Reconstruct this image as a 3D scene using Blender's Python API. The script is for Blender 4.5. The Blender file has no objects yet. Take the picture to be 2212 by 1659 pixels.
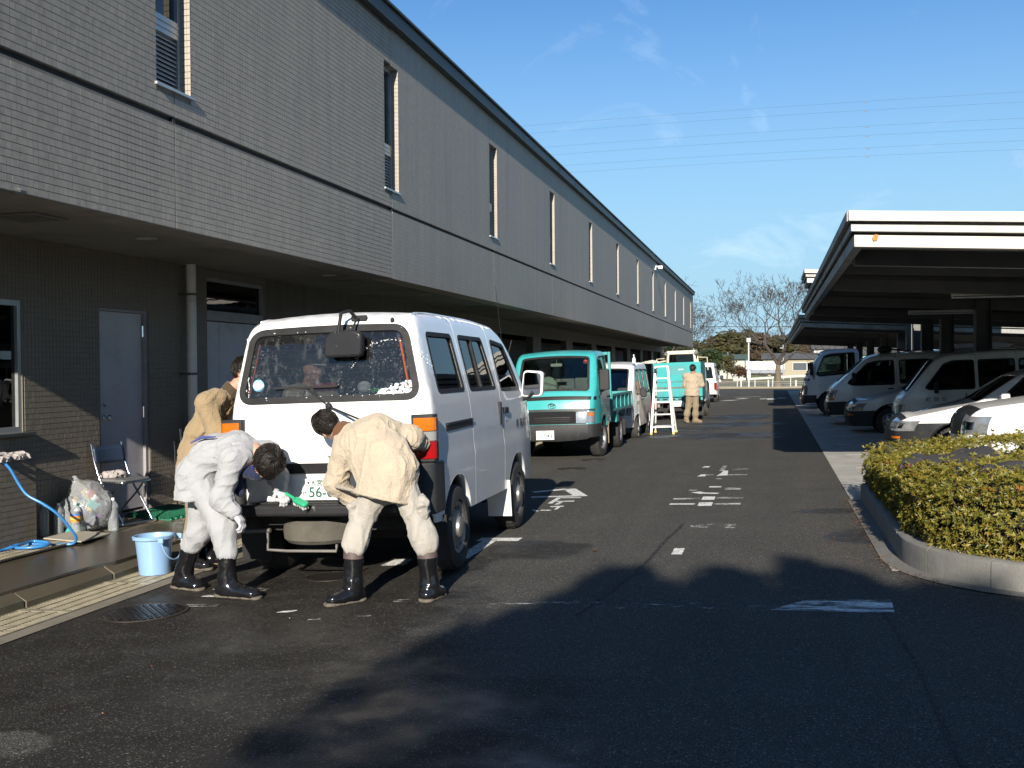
import bpy, bmesh, math, random
import numpy as np
from math import sin, cos, tan, pi, radians, sqrt, atan2, hypot
from mathutils import Vector, Matrix
from mathutils.geometry import delaunay_2d_cdt
random.seed(7); np.random.seed(7)
SC = bpy.context.scene
COL = SC.collection

# ------------------------------------------------------------------ camera
def make_camera():
    cd = bpy.data.cameras.new('camera'); o = bpy.data.objects.new('camera', cd); COL.objects.link(o)
    yaw, pit, rol = radians(14.054), radians(-0.891), -0.008
    fw = Vector((-sin(yaw)*cos(pit), cos(yaw)*cos(pit), sin(pit)))
    r = Vector((cos(yaw), sin(yaw), 0)); up = r.cross(fw)
    X = r*cos(rol)+up*sin(rol); Y = r*-sin(rol)+up*cos(rol)
    M = Matrix((X, Y, -fw)).transposed().to_4x4(); M.translation = (0, 0, 1.57)
    o.matrix_world = M
    cd.sensor_width = 36; cd.lens = 36*2250/2212; cd.clip_start = .05; cd.clip_end = 4000
    SC.camera = o
make_camera()

# ------------------------------------------------------------------ sky, sun, exposure
SUN_EL = radians(22.3); SUN_AZ = radians(5.8)          # sun behind the viewer, a little to the right
def make_light():
    w = bpy.data.worlds.new('World'); SC.world = w; w.use_nodes = True
    n = w.node_tree.nodes; l = w.node_tree.links; n.clear()
    out = n.new('ShaderNodeOutputWorld'); bg = n.new('ShaderNodeBackground')
    sky = n.new('ShaderNodeTexSky'); sky.sky_type = 'NISHITA'; sky.sun_disc = False
    sky.sun_elevation = SUN_EL; sky.sun_rotation = pi-SUN_AZ
    sky.air_density = 1.15; sky.dust_density = 0.25; sky.ozone_density = 2.2; sky.altitude = 0
    tc = n.new('ShaderNodeTexCoord'); sp = n.new('ShaderNodeSeparateXYZ'); l.new(tc.outputs['Generated'], sp.inputs[0])
    ad = n.new('ShaderNodeMath'); ad.operation = 'ADD'; l.new(sp.outputs['Z'], ad.inputs[0]); ad.inputs[1].default_value = .12
    mx = n.new('ShaderNodeMath'); mx.operation = 'MAXIMUM'; l.new(ad.outputs[0], mx.inputs[0]); mx.inputs[1].default_value = .06
    dx = n.new('ShaderNodeMath'); dx.operation = 'DIVIDE'; l.new(sp.outputs['X'], dx.inputs[0]); l.new(mx.outputs[0], dx.inputs[1])
    dy = n.new('ShaderNodeMath'); dy.operation = 'DIVIDE'; l.new(sp.outputs['Y'], dy.inputs[0]); l.new(mx.outputs[0], dy.inputs[1])
    cb = n.new('ShaderNodeCombineXYZ'); l.new(dx.outputs[0], cb.inputs[0]); l.new(dy.outputs[0], cb.inputs[1])
    mp = n.new('ShaderNodeMapping'); mp.inputs['Rotation'].default_value = (0, 0, radians(-35)); mp.inputs['Scale'].default_value = (1.5, .75, 1)
    mp.inputs['Location'].default_value = (5.35, 2.4, 0)
    l.new(cb.outputs[0], mp.inputs[0])
    nz = n.new('ShaderNodeTexNoise'); nz.inputs['Scale'].default_value = 1.1; nz.inputs['Detail'].default_value = 9
    nz.inputs['Roughness'].default_value = .62; nz.inputs['Distortion'].default_value = .9; l.new(mp.outputs[0], nz.inputs[0])
    rp = n.new('ShaderNodeValToRGB'); rp.color_ramp.elements[0].position = .57; rp.color_ramp.elements[1].position = .9
    rp.color_ramp.elements[1].color = (.42, .42, .42, 1); l.new(nz.outputs['Fac'], rp.inputs[0])
    mixc = n.new('ShaderNodeMixRGB'); mixc.inputs[2].default_value = (13, 14, 15, 1)
    tint = n.new('ShaderNodeMixRGB'); tint.blend_type = 'MULTIPLY'; tint.inputs[0].default_value = 1
    tint.inputs[2].default_value = (.60, 1.0, 1.42, 1)
    l.new(sky.outputs[0], tint.inputs[1])
    # pale blue air low down
    hz = n.new('ShaderNodeMapRange'); hz.inputs[1].default_value = .0; hz.inputs[2].default_value = .38; hz.inputs[3].default_value = .92; hz.inputs[4].default_value = 0
    hz.interpolation_type = 'SMOOTHSTEP'; l.new(sp.outputs['Z'], hz.inputs[0])
    hm = n.new('ShaderNodeMixRGB'); hm.inputs[2].default_value = (4.6, 7.3, 9.2, 1); l.new(hz.outputs[0], hm.inputs[0]); l.new(tint.outputs[0], hm.inputs[1])
    l.new(rp.outputs[0], mixc.inputs[0]); l.new(hm.outputs[0], mixc.inputs[1])
    l.new(mixc.outputs[0], bg.inputs[0]); bg.inputs[1].default_value = .05
    l.new(bg.outputs[0], out.inputs[0])
    sd = bpy.data.lights.new('sun', 'SUN'); sd.energy = 5.0; sd.angle = radians(.53); sd.color = (1, .92, .80)
    so = bpy.data.objects.new('sun', sd); COL.objects.link(so)
    d = Vector((-sin(SUN_AZ)*cos(SUN_EL), cos(SUN_AZ)*cos(SUN_EL), -sin(SUN_EL)))   # travel direction
    so.rotation_euler = d.to_track_quat('-Z', 'Y').to_euler()
    vs = SC.view_settings
    SC.display_settings.display_device = 'sRGB'
    vs.view_transform = 'Standard'; vs.look = 'None'; vs.gamma = 1; vs.use_curve_mapping = False
    vs.exposure = 0.95
    SC.cycles.max_bounces = 8; SC.cycles.transparent_max_bounces = 16
make_light()

# ------------------------------------------------------------------ materials
def newmat(name):
    m = bpy.data.materials.new(name); m.use_nodes = True
    nt = m.node_tree; nt.nodes.clear(); o = nt.nodes.new('ShaderNodeOutputMaterial')
    b = nt.nodes.new('ShaderNodeBsdfPrincipled'); nt.links.new(b.outputs[0], o.inputs[0])
    return m, nt, b, o
def N(nt, t, **kw):
    n = nt.nodes.new(t)
    for k, v in kw.items():
        if k.startswith('i_'):
            key = k[2:]; key = int(key) if key.isdigit() else key.replace('_', ' ')
            n.inputs[key].default_value = v
        else: setattr(n, k, v)
    return n
def L(nt, a, b): nt.links.new(a, b)
def c4(c): return (c[0], c[1], c[2], 1)
def noise_fac(nt, vec, scale, lo, hi, detail=4, rough=.6, dist=0):
    z = N(nt, 'ShaderNodeTexNoise', i_Scale=scale, i_Detail=detail, i_Roughness=rough, i_Distortion=dist)
    if vec is not None: L(nt, vec, z.inputs['Vector'])
    r = N(nt, 'ShaderNodeMapRange'); r.inputs[1].default_value = lo; r.inputs[2].default_value = hi
    L(nt, z.outputs['Fac'], r.inputs[0]); return r.outputs[0]
def mixrgb(nt, fac, a, b, mode='MIX'):
    m = N(nt, 'ShaderNodeMixRGB', blend_type=mode)
    for i, v in ((0, fac), (1, a), (2, b)):
        if hasattr(v, 'is_output'): L(nt, v, m.inputs[i])
        elif i == 0: m.inputs[0].default_value = v
        else: m.inputs[i].default_value = c4(v)
    return m.outputs[0]
def math1(nt, op, a, b=0.0, c=None, clamp=False):
    m = N(nt, 'ShaderNodeMath', operation=op, use_clamp=clamp)
    for i, v in enumerate((a, b, c)):
        if v is None: continue
        if hasattr(v, 'is_output'): L(nt, v, m.inputs[i])
        else: m.inputs[i].default_value = v
    return m.outputs[0]
def coord(nt, kind='Object', scale=None):
    if kind == 'Position': o = N(nt, 'ShaderNodeNewGeometry').outputs['Position']
    else: o = N(nt, 'ShaderNodeTexCoord').outputs[kind]
    if scale:
        mp = N(nt, 'ShaderNodeMapping'); mp.inputs['Scale'].default_value = scale; L(nt, o, mp.inputs[0]); o = mp.outputs[0]
    return o
MATS = {}
def mat(name, col, rough=.5, metal=0., var=.12, vscale=6., bump=0., bscale=60., dirt=None, dscale=3., dlo=.5, dhi=.75, coat=0., spec=.5, em=None, stretch=None, sheen=0.):
    """plain procedural surface: base colour broken up by two noises, a little relief, optional dirt"""
    if name in MATS: return MATS[name]
    m, nt, b, o = newmat(name)
    v = coord(nt, 'Object', stretch)
    f = noise_fac(nt, v, vscale, .3, .7)
    lo = tuple(x*(1-var) for x in col); hi = tuple(min(1, x*(1+var)) for x in col)
    c = mixrgb(nt, f, lo, hi)
    if dirt:
        df = noise_fac(nt, v, dscale, dlo, dhi, 8, .7)
        c = mixrgb(nt, df, c, dirt)
        L(nt, math1(nt, 'MULTIPLY_ADD', df, .25, rough, True), b.inputs['Roughness'])
    else:
        rf = noise_fac(nt, v, vscale*2.3, .2, .8)
        L(nt, math1(nt, 'MULTIPLY_ADD', rf, min(.15, rough*.5), rough-min(.07, rough*.25), True), b.inputs['Roughness'])
    L(nt, c, b.inputs['Base Color'])
    b.inputs['Metallic'].default_value = metal; b.inputs['Specular IOR Level'].default_value = spec
    b.inputs['Coat Weight'].default_value = coat; b.inputs['Coat Roughness'].default_value = .06
    if sheen: b.inputs['Sheen Weight'].default_value = sheen
    if em: b.inputs['Emission Color'].default_value = c4(em[0]); b.inputs['Emission Strength'].default_value = em[1]
    if bump:
        z = N(nt, 'ShaderNodeTexNoise', i_Scale=bscale, i_Detail=5); L(nt, v, z.inputs['Vector'])
        bp = N(nt, 'ShaderNodeBump', i_Strength=bump, i_Distance=.01); L(nt, z.outputs['Fac'], bp.inputs['Height']); L(nt, bp.outputs[0], b.inputs['Normal'])
    MATS[name] = m; return m
def glass(name, tint=(.5, .55, .55), rough=.01, ior=1.5, foam=0., haze=0.0):
    if name in MATS: return MATS[name]
    m, nt, b, o = newmat(name); nt.nodes.remove(b)
    t = N(nt, 'ShaderNodeBsdfTransparent'); t.inputs[0].default_value = c4(tint)
    g = N(nt, 'ShaderNodeBsdfGlossy'); g.inputs['Roughness'].default_value = rough
    v = coord(nt, 'Object')
    z = N(nt, 'ShaderNodeTexNoise', i_Scale=2.2, i_Detail=2); L(nt, v, z.inputs['Vector'])
    bp = N(nt, 'ShaderNodeBump', i_Strength=.04, i_Distance=.02); L(nt, z.outputs['Fac'], bp.inputs['Height']); L(nt, bp.outputs[0], g.inputs['Normal'])
    fr = N(nt, 'ShaderNodeFresnel'); fr.inputs[0].default_value = ior
    mx = N(nt, 'ShaderNodeMixShader'); L(nt, fr.outputs[0], mx.inputs[0]); L(nt, t.outputs[0], mx.inputs[1]); L(nt, g.outputs[0], mx.inputs[2])
    last = mx.outputs[0]
    if foam or haze:
        d = N(nt, 'ShaderNodeBsdfDiffuse'); d.inputs[0].default_value = (.85, .87, .9, 1)
        f1 = noise_fac(nt, v, 75, .62, .72, 3, .6, .8)          # drops
        f2 = noise_fac(nt, v, 4.5, .45, .65, 2)                  # where they gather
        vs = N(nt, 'ShaderNodeMapping'); vs.inputs['Scale'].default_value = (1, 3, .35); vs.inputs['Rotation'].default_value = (0, .5, 0); L(nt, v, vs.inputs[0])
        f3 = noise_fac(nt, vs.outputs[0], 16, .55, .8, 4, .7)    # wiped streaks
        a = math1(nt, 'MULTIPLY', f1, f2)
        a = math1(nt, 'MULTIPLY_ADD', f3, .22, a, True)
        a = math1(nt, 'MULTIPLY', a, foam)
        a = math1(nt, 'ADD', a, haze, None, True)
        m2 = N(nt, 'ShaderNodeMixShader'); L(nt, a, m2.inputs[0]); L(nt, last, m2.inputs[1]); L(nt, d.outputs[0], m2.inputs[2]); last = m2.outputs[0]
    L(nt, last, o.inputs[0]); MATS[name] = m; return m

# ------------------------------------------------------------------ objects and tags
def tag(o, label=None, cat=None, group=None, kind=None):
    if label: o['label'] = label
    if cat: o['category'] = cat
    if group: o['group'] = group
    if kind: o['kind'] = kind
    return o
def empty(name, loc=(0, 0, 0), rot=(0, 0, 0), label=None, cat=None, group=None):
    o = bpy.data.objects.new(name, None); COL.objects.link(o); o.location = loc; o.rotation_euler = rot
    o.empty_display_size = .2
    return tag(o, label, cat, group)
class MB:
    """collects shapes, builds ONE mesh object"""
    def __init__(s): s.v = []; s.f = []; s.mi = []; s.m = 0
    def add(s, V, F, m=None):
        b = len(s.v); s.v.extend([tuple(p) for p in V]); k = s.m if m is None else m
        for f in F: s.f.append(tuple(b+i for i in f)); s.mi.append(k)
        return s
    def box(s, c, d, R=None, m=None):
        h = [x/2 for x in d]; V = [Vector((sx*h[0], sy*h[1], sz*h[2])) for sx in (-1, 1) for sy in (-1, 1) for sz in (-1, 1)]
        if R is not None: V = [R @ p for p in V]
        c = Vector(c); return s.add([p+c for p in V], [(0, 1, 3, 2), (4, 6, 7, 5), (0, 4, 5, 1), (2, 3, 7, 6), (0, 2, 6, 4), (1, 5, 7, 3)], m)
    def span(s, a, b, m=None):
        return s.box([(a[i]+b[i])/2 for i in range(3)], [abs(b[i]-a[i]) for i in range(3)], None, m)
    def bar(s, a, b, w, t, up=(0, 0, 1), m=None):
        a = Vector(a); b = Vector(b); z = (b-a); ln = z.length; z = z.normalized(); up = Vector(up)
        x = up.cross(z)
        if x.length < 1e-4: x = Vector((1, 0, 0)).cross(z)
        x.normalize(); y = z.cross(x)
        return s.box((a+b)/2, (w, t, ln), Matrix((x, y, z)).transposed(), m)
    def tube(s, P, r, n=8, cap=True, m=None, closed=False):
        P = [Vector(p) for p in P]; k = len(P); rs = r if hasattr(r, '__len__') else [r]*k
        V = []; F = []; ref = None
        for i, p in enumerate(P):
            if closed: t = P[(i+1) % k]-P[i-1]
            else: t = P[min(i+1, k-1)]-P[max(i-1, 0)]
            t = t.normalized() if t.length > 1e-9 else Vector((0, 0, 1))
            if ref is None: ref = t.orthogonal().normalized()
            ref = (ref-t*ref.dot(t)); ref = ref.normalized() if ref.length > 1e-6 else t.orthogonal().normalized()
            b = t.cross(ref)
            for j in range(n):
                a = 2*pi*j/n; V.append(p+(ref*cos(a)+b*sin(a))*rs[i])
        R = k if closed else k-1
        for i in range(R):
            for j in range(n):
                i2 = (i+1) % k
                F.append((i*n+j, i*n+(j+1) % n, i2*n+(j+1) % n, i2*n+j))
        if cap and not closed: F.append(tuple(range(n-1, -1, -1))); F.append(tuple((k-1)*n+j for j in range(n)))
        return s.add(V, F, m)
    def lathe(s, prof, n=24, M=None, m=None, cap=True):
        M = M or Matrix(); V = []; F = []; k = len(prof)
        for r, z in prof:
            for j in range(n): a = 2*pi*j/n; V.append(M @ Vector((r*cos(a), r*sin(a), z)))
        for i in range(k-1):
            for j in range(n): F.append((i*n+j, i*n+(j+1) % n, (i+1)*n+(j+1) % n, (i+1)*n+j))
        if cap:
            if prof[0][0] > 1e-5: F.append(tuple(range(n-1, -1, -1)))
            if prof[-1][0] > 1e-5: F.append(tuple((k-1)*n+j for j in range(n)))
        return s.add(V, F, m)
    def prism(s, poly, a, b, axis='y', m=None):
        """poly in the plane across axis (x: (y,z)  y: (x,z)  z: (x,y)), from a to b"""
        def p3(p, t): return {'x': (t, p[0], p[1]), 'y': (p[0], t, p[1]), 'z': (p[0], p[1], t)}[axis]
        n = len(poly); V = [p3(p, a) for p in poly]+[p3(p, b) for p in poly]
        F = [tuple(range(n-1, -1, -1)), tuple(range(n, 2*n))]+[(i, (i+1) % n, n+(i+1) % n, n+i) for i in range(n)]
        return s.add(V, F, m)
    def grid(s, f, nu, nv, m=None, flip=False, closeu=False):
        V = [f(i/nu, j/nv) for i in range(nu+1) for j in range(nv+1)]; q = nv+1
        F = [(i*q+j, (i+1)*q+j, (i+1)*q+j+1, i*q+j+1) for i in range(nu) for j in range(nv)]
        if flip: F = [f_[::-1] for f_ in F]
        return s.add(V, F, m)
    def ball(s, c, r, nu=12, nv=8, m=None, M=None):
        r = r if hasattr(r, '__len__') else (r, r, r); c = Vector(c)
        V = [Vector((0, 0, 1))]+[Vector((sin(pi*i/nv)*cos(2*pi*j/nu), sin(pi*i/nv)*sin(2*pi*j/nu), cos(pi*i/nv))) for i in range(1, nv) for j in range(nu)]+[Vector((0, 0, -1))]
        F = [(0, 1+j, 1+(j+1) % nu) for j in range(nu)]
        for i in range(nv-2):
            for j in range(nu): F.append((1+i*nu+j, 1+(i+1)*nu+j, 1+(i+1)*nu+(j+1) % nu, 1+i*nu+(j+1) % nu))
        e = len(V)-1; F += [(e, 1+(nv-2)*nu+(j+1) % nu, 1+(nv-2)*nu+j) for j in range(nu)]
        V = [Vector((p.x*r[0], p.y*r[1], p.z*r[2])) for p in V]
        if M is not None: V = [M @ p for p in V]
        return s.add([p+c for p in V], F, m)
    def build(s, name, mats, parent=None, smooth=None, bevel=0., segs=2, solid=0., label=None, cat=None, group=None, kind=None, fix=True, offset=-1):
        me = bpy.data.meshes.new(name); me.from_pydata(s.v, [], s.f)
        if not isinstance(mats, (list, tuple)): mats = [mats]
        for m in mats: me.materials.append(m)
        if len(mats) > 1: me.polygons.foreach_set('material_index', s.mi)
        if fix:
            bm = bmesh.new(); bm.from_mesh(me); bmesh.ops.recalc_face_normals(bm, faces=bm.faces); bm.to_mesh(me); bm.free()
        if smooth is not None:
            me.polygons.foreach_set('use_smooth', [True]*len(me.polygons)); me.set_sharp_from_angle(angle=radians(smooth))
        o = bpy.data.objects.new(name, me); COL.objects.link(o)
        if parent is not None: o.parent = parent
        if solid:
            d = o.modifiers.new('solid', 'SOLIDIFY'); d.thickness = solid; d.offset = offset; d.use_even_offset = False
        if bevel:
            d = o.modifiers.new('bevel', 'BEVEL'); d.width = bevel; d.segments = segs; d.limit_method = 'ANGLE'; d.angle_limit = radians(40)
            if smooth is None:
                me.polygons.foreach_set('use_smooth', [True]*len(me.polygons)); me.set_sharp_from_angle(angle=radians(50))
            d.harden_normals = False
        return tag(o, label, cat, group, kind)
def copy_tree(o, parent=None):
    c = o.copy(); COL.objects.link(c)
    if parent is not None: c.parent = parent
    for ch in list(o.children): copy_tree(ch, c)
    return c
def rotz(a): return Matrix.Rotation(a, 4, 'Z')
def RX(a): return Matrix.Rotation(a, 4, 'X')
def RY(a): return Matrix.Rotation(a, 4, 'Y')
def T(x, y, z): return Matrix.Translation((x, y, z))
def rpoly(P, r, n=5):
    """polygon with rounded corners"""
    out = []; k = len(P); rs = r if hasattr(r, '__len__') else [r]*k
    for i in range(k):
        p = Vector(P[i]).to_2d(); a = Vector(P[i-1]).to_2d(); b = Vector(P[(i+1) % k]).to_2d()
        u = (a-p); v = (b-p); q = min(rs[i], u.length*.45, v.length*.45)
        if q < 1e-4: out.append(tuple(p)); continue
        u = u.normalized()*q; v = v.normalized()*q
        for j in range(n+1):
            t = j/n; out.append(tuple((p+u)*(1-t)**2+p*(2*t*(1-t))+(p+v)*t**2))
    return out
def inpoly(P, x, y):
    P = np.asarray(P, float); x = np.asarray(x); y = np.asarray(y); c = np.zeros(x.shape, bool); j = len(P)-1
    for i in range(len(P)):
        xi, yi = P[i]; xj, yj = P[j]
        if yi != yj:
            c ^= ((yi > y) != (yj > y)) & (x < (xj-xi)*(y-yi)/(yj-yi)+xi)
        j = i
    return c
def segdist(P, x, y, closed=True):
    P = np.asarray(P, float); d = np.full(np.shape(x), 1e9); n = len(P)
    for i in range(n if closed else n-1):
        a = P[i]; b = P[(i+1) % n]; ab = b-a; q = (ab**2).sum()
        t = np.clip(((x-a[0])*ab[0]+(y-a[1])*ab[1])/max(q, 1e-12), 0, 1)
        d = np.minimum(d, np.hypot(x-a[0]-t*ab[0], y-a[1]-t*ab[1]))
    return d
def resample(P, h, closed=True):
    out = []; n = len(P)
    for i in range(n if closed else n-1):
        a = P[i]; b = P[(i+1) % n]; ln = hypot(b[0]-a[0], b[1]-a[1]); k = max(1, int(round(ln/h)))
        for j in range(k): out.append((a[0]+(b[0]-a[0])*j/k, a[1]+(b[1]-a[1])*j/k))
    if not closed: out.append(tuple(P[-1]))
    return out
def patch(outer, holes=(), h=.08, layers=(), edge_of=None):
    """triangulated flat sheet with holes -> 2-D points and triangles; layers: extra points that far inside the border"""
    loops = [resample(outer, h)]+[resample(q, h*.8) for q in holes]
    pts = []; ed = []
    for lp in loops:
        b = len(pts); pts += lp; ed += [(b+i, b+(i+1) % len(lp)) for i in range(len(lp))]
    A = np.array(outer); x0, y0 = A.min(0); x1, y1 = A.max(0)
    gx, gy = [], []
    j = 0; y = y0+h*.5
    while y < y1:
        x = x0+(h*.5 if j % 2 else h)
        while x < x1: gx.append(x); gy.append(y); x += h
        y += h*.87; j += 1
    gx = np.array(gx); gy = np.array(gy)
    def ok(gx, gy, mg):
        m = inpoly(outer, gx, gy)
        d = segdist(outer, gx, gy); m &= d > mg
        for q in holes: m &= ~inpoly(q, gx, gy); m &= segdist(q, gx, gy) > mg
        return m
    if len(gx):
        m = ok(gx, gy, h*.45)
        if layers and edge_of is not None: m &= segdist(edge_of, gx, gy, False) > max(layers)+h*.3
        pts += list(zip(gx[m], gy[m]))
    if layers and edge_of is not None:
        E = resample(edge_of, h*.9, False)
        for lay in layers:
            X = []; Y = []
            for i in range(len(E)):
                a = E[max(i-1, 0)]; b = E[min(i+1, len(E)-1)]; tx, ty = b[0]-a[0], b[1]-a[1]; q = hypot(tx, ty) or 1
                for sg in (1, -1): X.append(E[i][0]-ty/q*lay*sg); Y.append(E[i][1]+tx/q*lay*sg)
            X = np.array(X); Y = np.array(Y); m = ok(X, Y, .006) & (segdist(edge_of, X, Y, False) > lay*.9)
            pts += list(zip(X[m], Y[m]))
    r = delaunay_2d_cdt([Vector(p) for p in pts], ed, [], 0, 1e-5)
    V = [(p.x, p.y) for p in r[0]]; F = [tuple(f) for f in r[2]]
    C = np.array([[sum(V[i][0] for i in f)/3, sum(V[i][1] for i in f)/3] for f in F])
    m = inpoly(outer, C[:, 0], C[:, 1])
    for q in holes: m &= ~inpoly(q, C[:, 0], C[:, 1])
    return V, [f for f, k in zip(F, m) if k]
def gz(x): return .03*max(-7.5, min(9, x))          # the yard falls towards the drain
def detach(o, e, label, cat):
    """a loose thing lying in a vehicle: keeps its place but belongs to nobody"""
    M = Matrix.Translation(e.location) @ e.rotation_euler.to_matrix().to_4x4(); o.parent = None; o.matrix_world = M; return tag(o, label, cat)
# ================================================================== GROUND
def ellipse_mask(nt, pos, items, edge=.35, nscale=2.5, namp=.55):
    sp = N(nt, 'ShaderNodeSeparateXYZ'); L(nt, pos, sp.inputs[0])
    z = N(nt, 'ShaderNodeTexNoise', i_Scale=nscale, i_Detail=6, i_Roughness=.65); L(nt, pos, z.inputs['Vector'])
    nz = math1(nt, 'MULTIPLY_ADD', z.outputs['Fac'], namp*2, -namp)
    tot = None
    for (cx, cy, rx, ry, w) in items:
        a = math1(nt, 'MULTIPLY_ADD', sp.outputs[0], 1/rx, -cx/rx); b = math1(nt, 'MULTIPLY_ADD', sp.outputs[1], 1/ry, -cy/ry)
        d = math1(nt, 'SQRT', math1(nt, 'ADD', math1(nt, 'MULTIPLY', a, a), math1(nt, 'MULTIPLY', b, b)))
        d = math1(nt, 'ADD', d, nz)
        k = N(nt, 'ShaderNodeMapRange', interpolation_type='SMOOTHSTEP'); k.inputs[1].default_value = 1+edge*.5; k.inputs[2].default_value = 1-edge*.5
        k.inputs[4].default_value = w; L(nt, d, k.inputs[0])
        tot = k.outputs[0] if tot is None else math1(nt, 'MAXIMUM', tot, k.outputs[0])
    return tot
def asphalt_mat():
    m, nt, b, o = newmat('asphalt'); p = coord(nt, 'Position')
    f = noise_fac(nt, p, .9, .3, .7, 6)
    c = mixrgb(nt, f, (.072, .069, .062), (.098, .094, .084))
    f2 = noise_fac(nt, p, 130, .40, .62, 2, .5)                                   # fine grain
    c = mixrgb(nt, f2, mixrgb(nt, .7, c, (.010, .010, .010)), mixrgb(nt, .30, c, (.13, .125, .11)))
    chips = []
    for sc, sel, rad in ((58, .80, .33), (105, .70, .36)):                         # stones of the aggregate
        vo = N(nt, 'ShaderNodeTexVoronoi', i_Scale=sc, feature='F1'); L(nt, p, vo.inputs['Vector']); sp = N(nt, 'ShaderNodeSeparateColor'); L(nt, vo.outputs['Color'], sp.inputs[0])
        mk = math1(nt, 'MULTIPLY', math1(nt, 'GREATER_THAN', sp.outputs[0], sel), math1(nt, 'LESS_THAN', vo.outputs['Distance'], rad))
        tone = mixrgb(nt, sp.outputs[1], (.09, .075, .055), (.30, .285, .25)); chips.append((mk, tone))
    f4 = noise_fac(nt, p, 24, .70, .76, 3, .6)                                    # bits of leaf and rust
    f5 = noise_fac(nt, p, .55, .42, .62, 3)
    c = mixrgb(nt, math1(nt, 'MULTIPLY', math1(nt, 'MULTIPLY', f4, f5), .6), c, (.16, .06, .022))
    # seams and tyre wear along the lane
    mp = N(nt, 'ShaderNodeMapping'); mp.inputs['Scale'].default_value = (3.0, .12, 1); L(nt, p, mp.inputs[0])
    f6 = noise_fac(nt, mp.outputs[0], 1.0, .35, .75, 5)
    c = mixrgb(nt, math1(nt, 'MULTIPLY', f6, .28), c, (.028, .028, .028))
    wet = ellipse_mask(nt, p, [(-3.55, 5.6, 1.6, 3.0, 1), (-3.0, 3.6, 2.3, 2.4, 1), (-3.2, 7.9, .95, 1.3, .9), (-2.05, 9.1, .5, .5, .9), (.62, 11.55, .42, .22, .8), (.78, 9.85, .3, .42, .8),  # big near-left ellipses darken for shade as well as water
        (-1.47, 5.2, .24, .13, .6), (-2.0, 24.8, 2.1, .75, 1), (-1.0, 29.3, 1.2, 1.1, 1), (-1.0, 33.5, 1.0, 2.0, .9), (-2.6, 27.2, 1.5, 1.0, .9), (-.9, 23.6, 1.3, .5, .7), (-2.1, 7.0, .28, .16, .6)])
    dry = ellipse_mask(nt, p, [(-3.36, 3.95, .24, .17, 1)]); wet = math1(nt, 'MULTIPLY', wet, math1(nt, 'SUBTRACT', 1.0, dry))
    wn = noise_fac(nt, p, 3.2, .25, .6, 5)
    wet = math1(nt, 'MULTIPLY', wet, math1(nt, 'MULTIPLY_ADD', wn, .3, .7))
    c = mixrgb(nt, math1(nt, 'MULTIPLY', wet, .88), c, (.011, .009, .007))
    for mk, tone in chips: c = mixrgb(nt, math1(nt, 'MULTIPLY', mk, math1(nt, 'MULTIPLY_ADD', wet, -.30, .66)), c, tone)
    L(nt, c, b.inputs['Base Color'])
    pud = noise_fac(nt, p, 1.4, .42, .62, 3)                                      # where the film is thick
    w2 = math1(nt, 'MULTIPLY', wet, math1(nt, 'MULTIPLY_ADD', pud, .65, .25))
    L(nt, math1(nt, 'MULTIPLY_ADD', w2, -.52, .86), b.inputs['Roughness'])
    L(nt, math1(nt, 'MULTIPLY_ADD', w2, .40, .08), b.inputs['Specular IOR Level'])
    z = N(nt, 'ShaderNodeTexNoise', i_Scale=85, i_Detail=3); L(nt, p, z.inputs['Vector'])
    bp = N(nt, 'ShaderNodeBump', i_Distance=.008); L(nt, z.outputs['Fac'], bp.inputs['Height']); L(nt, math1(nt, 'MULTIPLY_ADD', w2, -.35, .65), bp.inputs['Strength'])
    L(nt, bp.outputs[0], b.inputs['Normal']); return m
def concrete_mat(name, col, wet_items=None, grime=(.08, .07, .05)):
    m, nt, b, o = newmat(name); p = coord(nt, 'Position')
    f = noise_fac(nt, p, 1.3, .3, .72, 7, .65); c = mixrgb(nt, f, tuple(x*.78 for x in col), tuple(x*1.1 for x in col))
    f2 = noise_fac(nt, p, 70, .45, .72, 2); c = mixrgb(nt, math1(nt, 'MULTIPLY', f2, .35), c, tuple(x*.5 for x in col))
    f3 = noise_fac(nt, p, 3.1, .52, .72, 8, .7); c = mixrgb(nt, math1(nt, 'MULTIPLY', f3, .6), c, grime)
    r = .85
    if wet_items:
        w = ellipse_mask(nt, p, wet_items, .3, 1.6, .35)
        c = mixrgb(nt, math1(nt, 'MULTIPLY', w, .72), c, (.022, .019, .013)); r = math1(nt, 'MULTIPLY_ADD', w, -.62, .85)
    L(nt, c, b.inputs['Base Color'])
    if hasattr(r, 'is_output'): L(nt, r, b.inputs['Roughness'])
    else: b.inputs['Roughness'].default_value = r
    z = N(nt, 'ShaderNodeTexNoise', i_Scale=45, i_Detail=6); L(nt, p, z.inputs['Vector'])
    bp = N(nt, 'ShaderNodeBump', i_Distance=.006, i_Strength=.4); L(nt, z.outputs['Fac'], bp.inputs['Height']); L(nt, bp.outputs[0], b.inputs['Normal'])
    return m
def worn_paint(name, lo=.42, hi=.56, col=(.78, .78, .74), scale=9., stretch=(1, 1, 1)):
    """road paint that has flaked: bare patches are truly open"""
    m, nt, b, o = newmat(name); p = coord(nt, 'Position', stretch)
    f = noise_fac(nt, p, scale, lo, hi, 9, .75, .3)
    g = noise_fac(nt, p, 60, .3, .5, 2)
    c = mixrgb(nt, noise_fac(nt, p, 14, .3, .7), tuple(x*.75 for x in col), col); L(nt, c, b.inputs['Base Color']); b.inputs['Roughness'].default_value = .8
    t = N(nt, 'ShaderNodeBsdfTransparent'); mx = N(nt, 'ShaderNodeMixShader')
    L(nt, math1(nt, 'MULTIPLY', f, g), mx.inputs[0]); L(nt, t.outputs[0], mx.inputs[1]); L(nt, b.outputs[0], mx.inputs[2]); L(nt, mx.outputs[0], o.inputs[0])
    return m
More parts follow.
